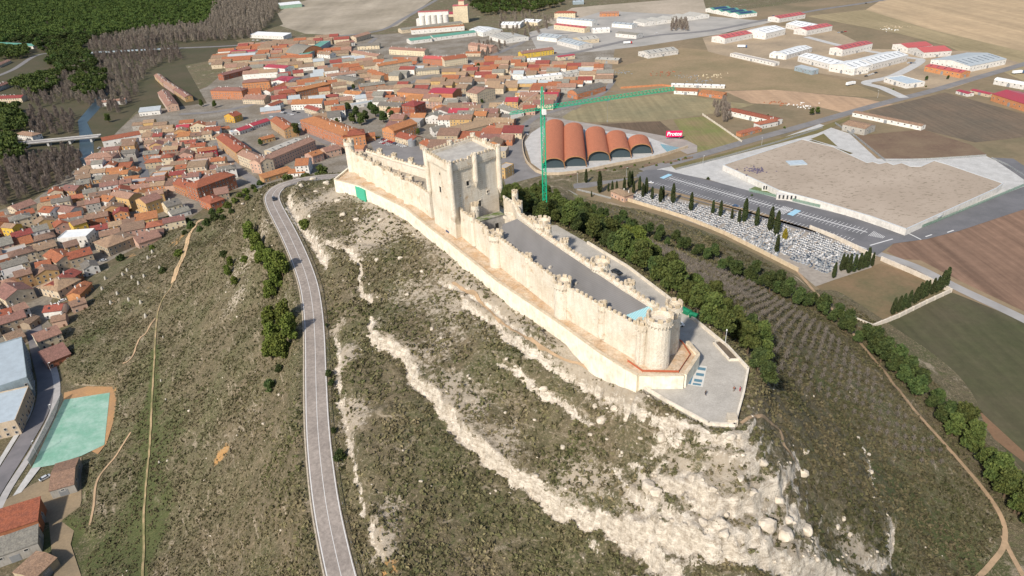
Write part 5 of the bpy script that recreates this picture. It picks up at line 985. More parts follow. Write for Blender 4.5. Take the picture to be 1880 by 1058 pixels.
# bridge
e = empty('river_bridge', P(110, 268), 0, 'long pale road bridge crossing the blue river', 'bridge'); a = P(28, 273)-e.location; c = P(186, 258)-e.location; a.z = c.z = 0; d = (c-a); L = d.length; an = math.atan2(d.y, d.x); m_ = (a+c)/2
b = MB(); b.box((m_.x, m_.y, 4.2), (L, 9, .8), an); b.build('deck', ASPH, parent=e)
for s_ in (-1, 1): b = MB(); nr = Vector((-math.sin(an), math.cos(an)))*4.3*s_; b.box((m_.x+nr.x, m_.y+nr.y, 5.0), (L, .35, 1.0), an); b.build('parapet', CONC, parent=e)
for k in (.15, .4, .65, .9): b = MB(); p_ = a+d*k; b.box((p_.x, p_.y, -1), (2, 7, 5.2), an); b.build('pier', CONC, parent=e)
e = empty('rail_bridge', P(215, 100), 0, 'pale blue-grey viaduct running between the bare riverside trees', 'bridge'); a = P(152, 103)-e.location; c = P(300, 95)-e.location; d = c-a; an = math.atan2(d.y, d.x); m_ = (a+c)/2
b = MB(); b.box((m_.x, m_.y, 4), (d.length, 6, 1.6), an); b.build('deck', flat('blue_grey_girder', (.32, .38, .42)), parent=e)
for k in (.1, .35, .6, .85): b = MB(); p_ = a+d*k; b.box((p_.x, p_.y, -1), (2.5, 6, 5), an); b.build('pier', CONC, parent=e)
# ------------------------------------------------------------------ vegetation
def leafmat(n, a, b, c_, s=.35, rnd=.5):
    t = NT(n); c = t.mix(t.ramp(t.noise(s, 4, .6), .36, .64), a, b); c = t.mix(t.ramp(t.noise(s*3.1, 4, .7), .52, .72), c, c_)
    c = t.hsvrand(c, rnd, .03); t.b.inputs['Roughness'].default_value = .8; return t.col(c)
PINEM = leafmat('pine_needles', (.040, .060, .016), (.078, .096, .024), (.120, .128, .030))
PINEL = leafmat('yellow_green_pine_needles', (.058, .082, .016), (.11, .135, .026), (.17, .185, .035))  # lighter, yellower needle colour
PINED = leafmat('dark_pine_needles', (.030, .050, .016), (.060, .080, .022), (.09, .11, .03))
FORM = leafmat('stone_pine_needles', (.028, .048, .012), (.058, .080, .016), (.105, .115, .024), .12, .9)
CYPM = leafmat('cypress_leaves', (.025, .038, .014), (.045, .058, .020), (.065, .075, .022), .5, .3)
YELM = leafmat('yellow_leaves', (.22, .19, .02), (.30, .24, .03), (.16, .16, .03))
BARK = mottled('bark', (.12, .085, .055), (.07, .05, .035), 1.5); BARE = mottled('bare_branches', (.27, .23, .19), (.18, .145, .12), .3, rnd=.45, hue=.03)
BAREO = mottled('orchard_branches', (.20, .175, .15), (.13, .11, .095), .3, rnd=.3)
def tufts(r_, pts, size, k=2, flatn=0.):
    n = len(pts); c = np.repeat(pts, k, 0); m_ = len(c); a = r_.normal(size=(m_, 3)); a /= np.linalg.norm(a, axis=1)[:, None]
    b = r_.normal(size=(m_, 3)); b[:, 2] += flatn; b = b-(b*a).sum(1)[:, None]*a; b /= np.linalg.norm(b, axis=1)[:, None]
    s = size*r_.uniform(.6, 1.25, (m_, 1)); c = c+r_.normal(size=(m_, 3))*size*.35; a = a*s; b = b*s*r_.uniform(.45, .9, (m_, 1))
    V_ = np.stack([c-a-b*.5, c+a*.1-b, c+a+b*.4, c-a*.2+b], 1).reshape(-1, 3); return V_, np.arange(m_*4).reshape(-1, 4)
def lobes(r_, spec, n, shell=.25):
    """points near the surface of ellipsoid lobes (x,y,z,rx,rz)"""
    spec = np.array(spec, float); wt = spec[:, 3]**2; i = r_.choice(len(spec), n, p=wt/wt.sum()); d = r_.normal(size=(n, 3)); d /= np.linalg.norm(d, axis=1)[:, None]
    rr_ = 1-np.abs(r_.normal(size=(n, 1)))*shell; s = spec[i]; return s[:, :3]+d*rr_*np.stack([s[:, 3], s[:, 3], s[:, 4]], 1)
def trunkmesh(H_, r0, lean=0., limbs=5, seed=0, top=.75):
    r_ = random.Random(seed); b = MB(); b.cyl((0, 0), r0, r0*.55, -.8, H_*top, 7)
    for k in range(limbs): a = r_.uniform(0, 6.28); z_ = H_*r_.uniform(.3, .7); b.bar((0, 0, z_), (math.cos(a)*H_*.2, math.sin(a)*H_*.2, z_+H_*.16), r0*.3)
    return b.mesh('trunk', BARK)
def pine(seed, H_, R_, n=1500, mt=None, tsz=.42, low=.3):
    r_ = np.random.default_rng(seed); sp_ = []
    for k in range(15):
        a = r_.uniform(0, 6.28); u = r_.uniform(low, .92); q_ = R_*(1.05-u)**.5*.62*r_.uniform(.7, 1.1); sp_.append((q_*math.cos(a), q_*math.sin(a), H_*u, R_*.42*r_.uniform(.7, 1.15), H_*.13*r_.uniform(.8, 1.2)))
    sp_.append((0, 0, H_*.55, R_*.55, H_*.28)); sp_.append((0, 0, H_*.86, R_*.35, H_*.14))
    V_, F_ = tufts(r_, lobes(r_, sp_, n), tsz, 2, .6); return fastmesh('crown', V_, F_, [mt or PINEM]), trunkmesh(H_, .22+R_*.03, seed=seed)
def cypress(seed, H_, R_, mt=None):
    r_ = np.random.default_rng(seed); n = 900; u = r_.uniform(.03, 1, n)**.9; a = r_.uniform(0, 6.28, n); q_ = R_*np.clip(np.minimum(u*5, 1)*(1-u**2.2)**.6, .05, 1)*(1-np.abs(r_.normal(size=n))*.15)*(1+.12*np.sin(3*a+9*u+seed))
    V_, F_ = tufts(r_, np.stack([q_*np.cos(a), q_*np.sin(a), u*H_], 1), .32, 2); V_[:, 2] += np.repeat(0, len(V_)); return fastmesh('crown', V_, F_, [mt or CYPM]), trunkmesh(H_, .2, limbs=0)
def bare(seed, H_, n=46, spread=.35, mt=None, r0=.16, forks=3, up=.9, tw=420, wd=.075, R_=None):
    r_ = random.Random(seed); b = MB(); b.bar((0, 0, -.5), (0, 0, H_*.55), r0, 4); R_ = R_ or H_*spread; g = np.random.default_rng(seed)
    for k in range(7): a = 6.28*k/7+r_.random(); z = H_*r_.uniform(.2, .45); b.bar((0, 0, z), (math.cos(a)*R_*.6, math.sin(a)*R_*.6, z+H_*.35), r0*.45, 4)
    b.f = [f for f in b.f if len(f) == 4]; V0 = np.array(b.v); F0 = np.array(b.f)
    u = g.uniform(.22, 1, tw); a = g.uniform(0, 6.28, tw); q_ = R_*np.sqrt(g.uniform(0, 1, tw))*(1.05-.75*u**2); c = np.stack([q_*np.cos(a), q_*np.sin(a), u*H_*.95], 1)
    d = np.stack([np.cos(a)*.55, np.sin(a)*.55, np.full(tw, up)], 1)+g.normal(size=(tw, 3))*.3; d /= np.linalg.norm(d, axis=1)[:, None]; d *= H_*.09*g.uniform(.6, 1.3, (tw, 1)); w_ = np.cross(d, g.normal(size=(tw, 3))); w_ /= np.linalg.norm(w_, axis=1)[:, None]; w_ *= wd
    V_ = np.stack([c-d-w_, c-d+w_, c+d+w_*.4, c+d-w_*.4], 1).reshape(-1, 3); return fastmesh('bare_tree', np.vstack([V0, V_]), np.vstack([F0, np.arange(tw*4).reshape(-1, 4)+len(V0)]), [mt or BARE])
PINES = [pine(s, 10, 3.9, 2000) for s in range(4)]; PD = [pine(20+s, 8.5, 3.6, 1500, PINED) for s in range(4)]
CYP = [cypress(s, 9, 1.25) for s in range(3)]; YC = cypress(9, 8, 1.6, YELM)
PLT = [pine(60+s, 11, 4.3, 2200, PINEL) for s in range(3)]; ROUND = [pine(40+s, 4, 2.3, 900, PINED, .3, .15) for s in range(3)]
BUSH = [pine(50+s, 2.2, 1.9, 500, PINEL if s else PINED, .26, .1)[0] for s in range(3)]
CYLOW = []
def joined(cr, tr, name):
    V1 = np.array([v.co[:] for v in cr.vertices]); F1 = np.array([p.vertices[:] for p in cr.polygons]); me = cr.copy(); return me
def tree(name, pair, x, y, z, sc, look=None, cat='tree', group=None, lab=None, szz=None):
    e = empty(name, (x, y, z), random.uniform(0, 6.28)); e.scale = (sc, sc, sc*(szz or 1)); inst('crown', pair[0], parent=e); inst('trunk', pair[1], parent=e)
    if group: e['group'] = group
    if lab: tag(e, lab, cat)
    else: THINGS.append((e, cat, look, x, y, ''))
    return e
def lattice_pts(reg, sp_, seed, jit=.35, ang=0., sy=None, zf=0):
    r_ = np.random.default_rng(seed); pts = np.array([tuple(P(x, y))[:2] for x, y in reg]); co, si = math.cos(ang), math.sin(ang); u = pts[:, 0]*co+pts[:, 1]*si; v = -pts[:, 0]*si+pts[:, 1]*co
    U_, V_ = np.meshgrid(np.arange(u.min(), u.max(), sp_), np.arange(v.min(), v.max(), sy or sp_)); U_ = U_+r_.uniform(-jit, jit, U_.shape)*sp_; V_ = V_+r_.uniform(-jit, jit, V_.shape)*(sy or sp_)
    X = (U_*co-V_*si).ravel(); Y = (U_*si+V_*co).ravel(); Z = H(X, Y); a = np.array([Q(x, y, z) for x, y, z in zip(X, Y, Z)]); k = inpoly(a[:, 0], a[:, 1], reg); o = np.argsort(Y[k]); return np.stack([X[k], Y[k], Z[k]], 1)[o]
def outside(x, y, pad=3.):
    while inpoly(x, y, TERR) or inpoly(x, y, PLAT) or min(polydist(np.array([x]), np.array([y]), TERR+TERR[:1])[0][0], polydist(np.array([x]), np.array([y]), PLAT+PLAT[:1])[0][0]) < pad: x += .8; y += .6
    return x, y
for q in [(1000, 372), (965, 372), (980, 350), (950, 352), (935, 345), (1012, 390), (1040, 402), (1020, 418), (1075, 415), (1060, 445), (1100, 445), (1090, 470), (1130, 462), (1140, 490), (1168, 482), (1182, 512), (1210, 500), (1218, 532), (1250, 545), (1262, 572), (1290, 552), (1302, 582), (1322, 602), (1330, 572), (1352, 612), (1372, 632), (1396, 622), (1400, 652), (1384, 662), (1405, 690), (1275, 532), (1240, 522), (1310, 548), (1350, 585), (1195, 480), (1050, 378), (1378, 600), (1010, 360), (1120, 430), (1155, 455), (1230, 500)]:
    p = T(q[0], q[1]+17); x, y = outside(p.x, p.y, 3.5); tree('pine_tree', random.choice(PINES if random.random() < .75 else PD), x, y, Hs(x, y), random.uniform(.85, 1.2), 'bushy green pine', 'pine tree', 'pines along the east foot of the castle')
for i, q in enumerate(lattice_pts([(925, 352), (1000, 352), (1060, 390), (1120, 432), (1250, 505), (1310, 560), (1405, 650), (1410, 712), (1392, 705), (1300, 612), (1240, 560), (1150, 500), (1050, 450), (1005, 415), (960, 400), (925, 380)], 8., 77)):
    x, y = q[:2]
    if inpoly(x, y, TERR) or inpoly(x, y, PLAT) or polydist(np.array([x]), np.array([y]), TERR+TERR[:1])[0][0] < 3.5: continue
    tree('pine_tree', random.choice(PINES+PLT[:2] if x > 50 else PD+PINES[:2]), x, y, Hs(x, y), random.uniform(.6, 1.1), 'bushy green pine', 'pine tree', 'pines along the east foot of the castle')
belt = [(1058, 382), (1080, 390), (1105, 398), (1130, 408), (1155, 416), (1180, 426), (1205, 436), (1228, 444), (1250, 452), (1275, 462), (1300, 470), (1326, 490), (1350, 500), (1375, 508), (1395, 518), (1415, 530), (1440, 540), (1462, 550), (1485, 556), (1505, 568), (1526, 584), (1550, 600), (1575, 622), (1598, 640), (1618, 658), (1638, 676), (1655, 696), (1680, 718), (1705, 742), (1728, 768), (1750, 792), (1775, 820), (1800, 850), (1822, 880), (1842, 905), (1862, 935), (1885, 962)]
for i, q in enumerate(belt):
    for off in ((0, 0), (9, -9), (4, 3)) if i > 12 and i % 2 else ((0, 0), (9, -5)):
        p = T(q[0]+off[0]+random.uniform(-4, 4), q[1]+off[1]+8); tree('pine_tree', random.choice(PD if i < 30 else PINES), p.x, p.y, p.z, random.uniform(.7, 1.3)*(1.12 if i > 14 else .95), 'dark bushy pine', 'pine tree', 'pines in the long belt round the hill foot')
for q, s in [((462, 435), .85), ((476, 458), .9), ((487, 473), .9), ((503, 488), .9), ((520, 498), .95), ((512, 520), .9), ((500, 540), .75), ((480, 478), .6), ((500, 590), .8), ((528, 592), .95), ((536, 615), .9), ((508, 632), .95), ((498, 612), .75), ((520, 650), .9), ((500, 652), .75), ((420, 498), .5), ((432, 515), .45), ((425, 480), .45)]:
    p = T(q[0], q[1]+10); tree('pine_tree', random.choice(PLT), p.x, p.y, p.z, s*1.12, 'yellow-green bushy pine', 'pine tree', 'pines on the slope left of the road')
p = T(463, 432); tree('cypress', CYP[0], p.x, p.y, p.z, .95, 'slim dark cypress among the pines left of the road', 'cypress')
for q, s in [((497, 716), 1.1), ((513, 682), .75), ((604, 690), .62), ((609, 708), .62), ((613, 795), .5), ((626, 846), .95), ((600, 600), .35)]: p = T(*q); tree('round_shrub', random.choice(ROUND), p.x, p.y, p.z, s, 'round dark green shrub', 'shrub')
for x, y in [(-128, 384), (-120, 392), (-136, 395), (-112, 396), (-108, 386), (-142, 388)]: tree('pine_tree', random.choice(PINES), x, y, Hs(x, y), 1.25, 'green pine at the far bend of the road', 'pine tree')
r_ = random.Random(5)
for q in [(432, 372), (418, 383), (405, 392), (396, 404), (380, 414), (452, 356), (466, 346), (352, 418), (340, 430), (440, 362), (425, 390), (410, 402), (308, 408), (330, 412), (390, 392), (280, 458), (368, 424), (345, 408), (478, 340), (222, 478), (470, 352), (455, 366), (300, 500), (330, 470), (560, 418), (450, 480), (412, 470)]:
    p = T(*q); o = inst('bush', r_.choice(BUSH), (p.x, p.y, p.z-.2), r_.random()*6, None, r_.uniform(1.2, 2.1)); THINGS.append((o, 'bush', 'rounded green bush', p.x, p.y, ''))
cyps = [(1076, 336, 1.0), (1101, 354, 1.5), (1086, 362, .45), (1117, 352, .6), (1124, 356, .9), (1132, 356, .9), (1146, 352, 1.), (1155, 345, 1.2), (1160, 340, 1.), (1163, 356, .9), (1174, 350, 1.), (1180, 362, .95), (1186, 358, 1.2), (1197, 367, .9), (1212, 372, 1.1), (1217, 366, .9), (1235, 374, 1.35), (1268, 388, 1.25), (1308, 394, .95), (1322, 398, 1.05), (1343, 404, .75), (1356, 410, .9), (1366, 408, 1.5), (1388, 416, 1.2), (1413, 424, 1.5), (1424, 432, 1.5), (1425, 464, 1.05), (1530, 511, .9), (1544, 498, 1.0), (1551, 496, .9), (1557, 502, 1.1), (1567, 500, 1.), (1576, 497, 1.), (1584, 494, 1.), (1590, 492, 1.15), (1600, 489, .8), (1638, 578, .9), (1648, 574, .9), (1656, 570, .9), (1666, 566, .95), (1678, 558, .9), (1685, 553, 1.), (1693, 549, 1.), (1700, 545, .9), (1710, 541, .9), (1718, 538, .9), (1726, 534, 1.1), (1733, 531, 1.2)]
for x, y, s in cyps:
    p = P(x, y); tree('cypress', random.choice(CYP), p.x, p.y, -.1, s, 'tall narrow dark cypress' if s > 1.05 else 'small dark cypress', 'cypress', 'cypresses in and around the cemetery', szz=1.3)
p = P(1440, 440); tree('cypress', YC, p.x, p.y, 0, 1.0, None, 'cypress', None, 'single yellow conical tree standing among the pale graves')
for q, s in [((690, 215), 1.6), ((672, 224), 1.4), ((655, 216), 1.4), ((705, 226), 1.5), ((640, 205), 1.2), ((722, 222), 1.3), ((682, 206), 1.3), ((664, 230), 1.2), ((648, 228), 1.1), ((715, 214), 1.2), ((545, 250), 1.3), ((430, 285), .9), ((480, 268), .8), ((620, 232), .8), ((545, 240), .8), ((878, 128), 1.), ((768, 248), .6), ((650, 165), .8), ((395, 198), .8), ((371, 196), .8), ((612, 205), .7), ((600, 200), .7), ((885, 190), .6), ((890, 285), .8), ((1490, 212), .7), ((1500, 210), .7), ((1650, 148), .5), ((1700, 148), .6), ((1740, 146), .5), ((925, 250), .6), ((830, 262), .8), ((1395, 232), .6), ((200, 225), 1.), ((905, 345), .9), ((920, 352), .9)]:
    p = P(*q); tree('town_tree', random.choice(PD+PINES[:2]), p.x, p.y, 0, s*1.05, 'green leafy tree', 'tree')
# stone pine wood at the top left, poplars by the river, top wood
def forest_mesh(seed, n=210):
    r_ = np.random.default_rng(seed); sp_ = [(r_.uniform(-2, 2), r_.uniform(-2, 2), 8.5+r_.uniform(-.5, 1.), 4.0, 2.6) for _ in range(4)]; V_, F_ = tufts(r_, lobes(r_, sp_, n, .15), 1.15, 2, .9)
    b = MB(); b.cyl((0, 0), .5, .35, -1, 8, 5); V2 = np.array(b.v); quads = [f for f in b.f if len(f) == 4]; F2 = np.array(quads)+len(V_); me = fastmesh('stone_pine', np.vstack([V_, V2]), np.vstack([F_, F2]), [FORM, BARK])
    mi = np.zeros(len(me.polygons), np.int32); mi[len(F_):] = 1; me.polygons.foreach_set('material_index', mi); return me
FM = [forest_mesh(s) for s in range(4)]; BT = [bare(s, 13, spread=.24, up=1.5, wd=.13) for s in range(4)]; BO = [bare(30+s, 3.3, spread=.42, mt=BAREO, r0=.12, up=.9, tw=120, wd=.035) for s in range(4)]
def scatter(pts, meshes, name, lab, cat, group, smin, smax, cap=300, seed=1, sname=None, slab_=None):
    r_ = random.Random(seed)
    for p in pts[:cap]:
        s = r_.uniform(smin, smax); o = inst(name, r_.choice(meshes), tuple(p), r_.uniform(0, 6.28), None, s); tag(o, lab, cat, group)
    if len(pts) > cap:
        base_ = []
        for me in meshes:
            v = np.empty(len(me.vertices)*3, np.float32); me.vertices.foreach_get('co', v); f = [p.vertices[:] for p in me.polygons if len(p.vertices) == 4]; base_.append((v.reshape(-1, 3), np.array(f)[::(2 if len(f) > 300 and name == 'stone_pine' else 1)]))
        Vs, Fs, n = [], [], 0
        for p in pts[cap:]:
            v, f = base_[r_.randrange(len(base_))]; a = r_.uniform(0, 6.28); s = r_.uniform(smin, smax); c, s_ = math.cos(a)*s, math.sin(a)*s
            Vs.append(np.stack([v[:, 0]*c-v[:, 1]*s_+p[0], v[:, 0]*s_+v[:, 1]*c+p[1], v[:, 2]*s+p[2]], 1)); Fs.append(f+n); n += len(v)
        me = fastmesh(sname or name, np.vstack(Vs), np.vstack(Fs), [meshes[0].materials[0]]); tag(inst(sname or name+'s_beyond', me), slab_ or lab, cat, None, 'stuff')
    print(name, len(pts))
WOOD = [(-60, -60), (420, -60), (395, 30), (375, 48), (300, 52), (230, 62), (180, 72), (150, 92), (80, 98), (60, 85), (-60, 80)]
scatter(lattice_pts(WOOD, 13.5, 1), FM, 'stone_pine', 'rounded green stone pine in the dense wood at the far left', 'pine tree', 'stone pines of the far wood', .65, 1.3, 120, sname='pine_wood')
pts = np.vstack([lattice_pts(r, 11, 2) for r in ([(92, 100), (150, 92), (180, 120), (175, 140), (110, 138), (90, 120)], [(60, 145), (110, 140), (115, 165), (70, 180), (20, 162)], [(130, 150), (195, 135), (200, 175), (150, 185)], [(-30, 200), (35, 205), (50, 240), (20, 262), (-30, 258)], [(-30, 262), (30, 265), (60, 290), (30, 305), (-30, 300)], [(0, 90), (55, 95), (50, 110), (0, 112)])])
scatter(pts, FM, 'stone_pine', 'big dark stone pine among bare trees by the river', 'pine tree', 'stone pines by the river', .85, 1.25, 90, 2, sname='riverside_pines')
scatter(lattice_pts([(858, 2), (862, -40), (1035, -40), (1030, 12), (985, 24), (890, 31), (868, 18)], 16, 3), FM, 'stone_pine', 'rounded pine in the small wood at the top centre', 'pine tree', 'pines of the top centre wood', .9, 1.3, 80, 3, sname='small_pine_wood')
pts = np.vstack([lattice_pts(r, 13, 4) for r in ([(160, 96), (175, 80), (300, 55), (380, 50), (410, -30), (500, -30), (515, 18), (480, 60), (460, 72), (330, 80), (240, 92)],)]); 
scatter(pts, BT, 'bare_poplar', 'tall bare poplar in the strip beside the pine wood', 'bare tree', 'bare poplars beside the wood', .9, 1.35, 150, 4, sname='poplar_strip')
pts = np.vstack([lattice_pts(r, s, 5) for r, s in (([(180, 100), (330, 88), (335, 110), (270, 130), (250, 185), (215, 215), (180, 200), (130, 190), (60, 200), (40, 180), (120, 140)], 12), ([(60, 205), (140, 215), (138, 250), (70, 250), (40, 230)], 10), ([(-20, 310), (60, 290), (130, 275), (155, 285), (150, 320), (110, 345), (60, 360), (0, 385), (-40, 380)], 8.5))])
scatter(pts, BT, 'bare_riverside_tree', 'bare brown tree in the thicket along the river', 'bare tree', 'bare trees along the river', .6, 1.05, 300, 5, sname='riverside_thicket')
pts = np.vstack([lattice_pts(r, s, 6) for r, s in (([(920, 25), (1015, 30), (1020, 52), (960, 75), (905, 70), (915, 50)], 20), ([(1232, 40), (1262, 40), (1262, 58), (1232, 58)], 9), ([(870, 85), (905, 80), (930, 85), (900, 110), (875, 108)], 13), ([(1308, 195), (1335, 190), (1345, 225), (1318, 225)], 7))])
scatter(pts, BT, 'bare_tree', 'leafless pale brown tree standing between the sheds and houses', 'bare tree', 'bare trees in the upper town', .6, .9, 120, 6)
ORC = [(1060, 395), (1110, 412), (1200, 448), (1250, 468), (1330, 500), (1400, 535), (1450, 562), (1500, 590), (1550, 640), (1600, 690), (1650, 745), (1700, 800), (1740, 840), (1730, 870), (1640, 830), (1560, 760), (1480, 720), (1420, 690), (1400, 620), (1350, 570), (1280, 520), (1200, 475), (1100, 430)]
pts = lattice_pts(ORC, 4.2, 7, .07, rad(8), 5.4); scatter(pts[::-1][-300:] if len(pts) < 300 else pts, BO, 'orchard_tree', 'small leafless tree in the planted rows on the slope right of the castle', 'bare tree', 'leafless trees in rows on the right slope', .75, 1.1, 300, 7, sname='orchard_rows', slab_='rows of small leafless trees on the right slope')
# scrub tufts and stones over the hill
N = 210000; sx = rng.uniform(-255, 190, N); sy = np.concatenate([rng.uniform(105, 470, N//2), 105+rng.uniform(0, 1, N-N//2)**1.6*300]); sz = H(sx, sy)
def grid(a, x, y): i = np.clip(np.searchsorted(xs, x)-1, 0, len(xs)-1); j = np.clip(np.searchsorted(ys, y)-1, 0, len(ys)-1); return a[j, i]
rk = grid(RK, sx, sy); sl = grid(soil, sx, sy); d_, _, al_, tt_ = polydist(sx, sy, [tuple(p[:2]) for p in ROAD]); gn = grid(green, sx, sy)
pa = Q(sx, sy, sz) if False else None
keep_ = (sz > .6) & (rk < .42) & (d_ > 5.2) & ~inpoly(sx, sy, TERR) & ~inpoly(sx, sy, PLAT) & ~inpoly(sx, sy, FL) & (rng.uniform(0, 1, N) > sl*.6) & (fbm(sx/6, sy/6, 5)+rng.uniform(-.22, .22, N) > .42)
for pt_ in PATHS: bb = keep_ & (sx > min(q[0] for q in pt_)-2) & (sx < max(q[0] for q in pt_)+2) & (sy > min(q[1] for q in pt_)-2) & (sy < max(q[1] for q in pt_)+2); ii = np.where(bb)[0]; keep_[ii[polydist(sx[ii], sy[ii], pt_)[0] < 1.3]] = False
sx, sy, sz = sx[keep_], sy[keep_], sz[keep_]; n = len(sx); print('shrubs', n)
s0 = rng.uniform(.16, .52, n)*(1+.35*(sx > -75))*(.7+.9*fbm(sx/9, sy/9, 8)); k = 5; ce = np.repeat(np.stack([sx, sy, sz+s0*.28], 1), k, 0); m_ = len(ce); sR = np.repeat(s0, k)[:, None]
a = rng.normal(size=(m_, 3)); a[:, 2] *= .5; a /= np.linalg.norm(a, axis=1)[:, None]; b_ = rng.normal(size=(m_, 3)); b_ -= (a*b_).sum(1)[:, None]*a; b_ /= np.linalg.norm(b_, axis=1)[:, None]
ce = ce+rng.normal(size=(m_, 3))*sR*.4; a *= sR*.8; b_ *= sR*.55; V_ = np.stack([ce-a-b_*.5, ce-b_, ce+a+b_*.3, ce+b_], 1).reshape(-1, 3)
hue = fbm(sx/12, sy/12, 31)+rng.uniform(-.25, .25, n); hue = np.clip(hue, 0, 1)[:, None]; colr = (1-hue)*np.array([[.064, .072, .026]])+hue*np.array([[.170, .138, .080]]); dk_ = (1-.28*sstep(-85, -115, sx)-.38*sstep(58, 80, sx-.25*(sy-150)))[:, None]; colr = colr*rng.uniform(.65, 1.4, (n, 1))*dk_  # dk_ darkens lower-left and east scrub, slope shade put into the tint
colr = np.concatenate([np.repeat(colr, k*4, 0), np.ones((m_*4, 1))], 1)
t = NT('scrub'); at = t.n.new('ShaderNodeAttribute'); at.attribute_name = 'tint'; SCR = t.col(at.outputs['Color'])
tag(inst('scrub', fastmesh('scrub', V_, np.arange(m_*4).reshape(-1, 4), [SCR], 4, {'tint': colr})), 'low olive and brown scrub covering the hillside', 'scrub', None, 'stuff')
ROCKM = mottled('boulder_stone', (.62, .55, .45), (.38, .33, .26), .7, .38, .62, (3, .45), bump=.8)
def rockmesh(seed, sub=3):
    import bmesh
    bm = bmesh.new(); bmesh.ops.create_icosphere(bm, subdivisions=sub, radius=1); r_ = np.random.default_rng(seed); pl = r_.normal(size=(9, 3)); pl /= np.linalg.norm(pl, axis=1)[:, None]; dd_ = r_.uniform(.55, .9, 9)
    for v in bm.verts:
        p = np.array(v.co)
        for q_, e_ in zip(pl, dd_):
            t_ = p@q_
            if t_ > e_: p = p-q_*(t_-e_)*.9
        p *= 1+.06*math.sin(7*p[0]+seed)*math.cos(6*p[1]+5*p[2]); v.co = Vector(p)
    me = bpy.data.meshes.new('boulder'); bm.to_mesh(me); bm.free(); me.materials.append(ROCKM); return me
RKS = [rockmesh(s) for s in range(6)]
big = [(748, 541, 1.6), (692, 478, 1.5), (1107, 772, 2.4), (1128, 752, 1.8), (1213, 806, 2.2), (1243, 816, 1.3), (1190, 896, 3.0), (1205, 905, 2.), (1341, 803, 1.8), (1197, 842, .9), (1033, 822, 1.1), (1093, 747, 1.3), (1405, 968, 3.4), (1440, 985, 3.2), (1427, 920, 2.4), (1445, 955, 2.), (1480, 975, 2.6), (1548, 953, 1.2), (1538, 968, 1.2), (1560, 982, 1.1), (1512, 940, .8), (1478, 830, 1.8), (1472, 870, 2.), (1500, 1028, 1.1), (1595, 835, 1.), (1600, 868, 1.3), (1575, 805, 1.1), (1604, 915, .9), (1330, 980, 2.), (1290, 960, 1.5), (575, 330, 2.6), (553, 342, 2.), (600, 338, 3.), (568, 398, 1.6), (630, 395, 2.2), (655, 405, 1.8), (700, 405, 2.), (620, 370, 2.), (735, 475, 1.3), (930, 660, 1.3), (998, 715, 1.8), (980, 710, 1.1), (850, 545, 1.2), (915, 600, 1.4), (950, 575, 1.3), (1010, 655, 1.2), (860, 690, .9), (928, 758, .7), (810, 622, .9), (793, 605, 1.0), (445, 375, 1.6), (580, 352, 1.5), (660, 440, 1.), (1260, 830, .8), (1065, 880, 1.), (1310, 900, 1.5), (1360, 880, 1.4), (1400, 850, 2.), (1380, 905, 1.6), (670, 300, 0)]
for x, y, s in big:
    if s <= 0: continue
    p = T(x, y); s *= .8; o = inst('boulder', random.choice(RKS), (p.x, p.y, p.z+s*.15), random.uniform(0, 6.28), None, (s*random.uniform(.8, 1.25), s*random.uniform(.7, 1), s*random.uniform(.5, .8))); THINGS.append((o, 'boulder', 'large pale limestone boulder' if s > 1.25 else 'small pale limestone rock', p.x, p.y, ''))
sm = [rockmesh(10+s, 1) for s in range(3)]; N = 9000; sx = rng.uniform(-140, 140, N); sy = rng.uniform(105, 400, N); rk = grid(RK, sx, sy); sl = grid(soil, sx, sy); ok = ((rk > .22) | (rng.uniform(0, 1, N) < .05+.22*sl)) & ~inpoly(sx, sy, TERR) & ~inpoly(sx, sy, PLAT) & (polydist(sx, sy, [tuple(p[:2]) for p in ROAD])[0] > 5.5); sz = H(sx, sy)
Vs, Fs, n = [], [], 0; bs = []
for me in sm: v = np.empty(len(me.vertices)*3, np.float32); me.vertices.foreach_get('co', v); bs.append((v.reshape(-1, 3), np.array([p.vertices[:] for p in me.polygons])))
for x, y, z in zip(sx[ok], sy[ok], sz[ok]):
    if z < 1: continue
    v, f = bs[random.randrange(3)]; s = abs(random.gauss(0, .35))+.12; Vs.append(v*np.array([s*random.uniform(.7, 1.4), s, s*.6])+np.array([x, y, z])); Fs.append(f+n); n += len(v)
me = fastmesh('loose_stones', np.vstack(Vs), np.vstack(Fs), [ROCKM], 3); tag(inst('loose_stones', me), 'small loose limestone stones strewn over the slopes', 'stones', None, 'stuff')
# cellar chimneys on the left slope
b = MB(); b.cyl((0, 0), .95, .6, -.6, 1.6, 10); b.cyl((0, 0), .6, .15, 1.6, 2.3, 10); CC = b.mesh('cellar_chimney', mottled('whitewashed_stone', (.42, .40, .35), (.30, .27, .22), 1.))
for i, q in enumerate([(272, 475), (234, 498), (243, 511), (265, 509), (255, 522), (194, 513), (188, 532), (216, 541), (204, 558), (259, 557), (268, 582), (294, 494), (280, 464), (226, 506), (237, 552), (300, 620), (296, 700), (293, 850), (305, 735)]):
    p = T(*q); o = inst('cellar_chimney', CC, tuple(p), 0, None, 1.0 if i < 15 else .5); THINGS.append((o, 'chimney', 'squat whitish stone cellar chimney' if i < 15 else 'small whitish stone marker', p.x, p.y, ''))
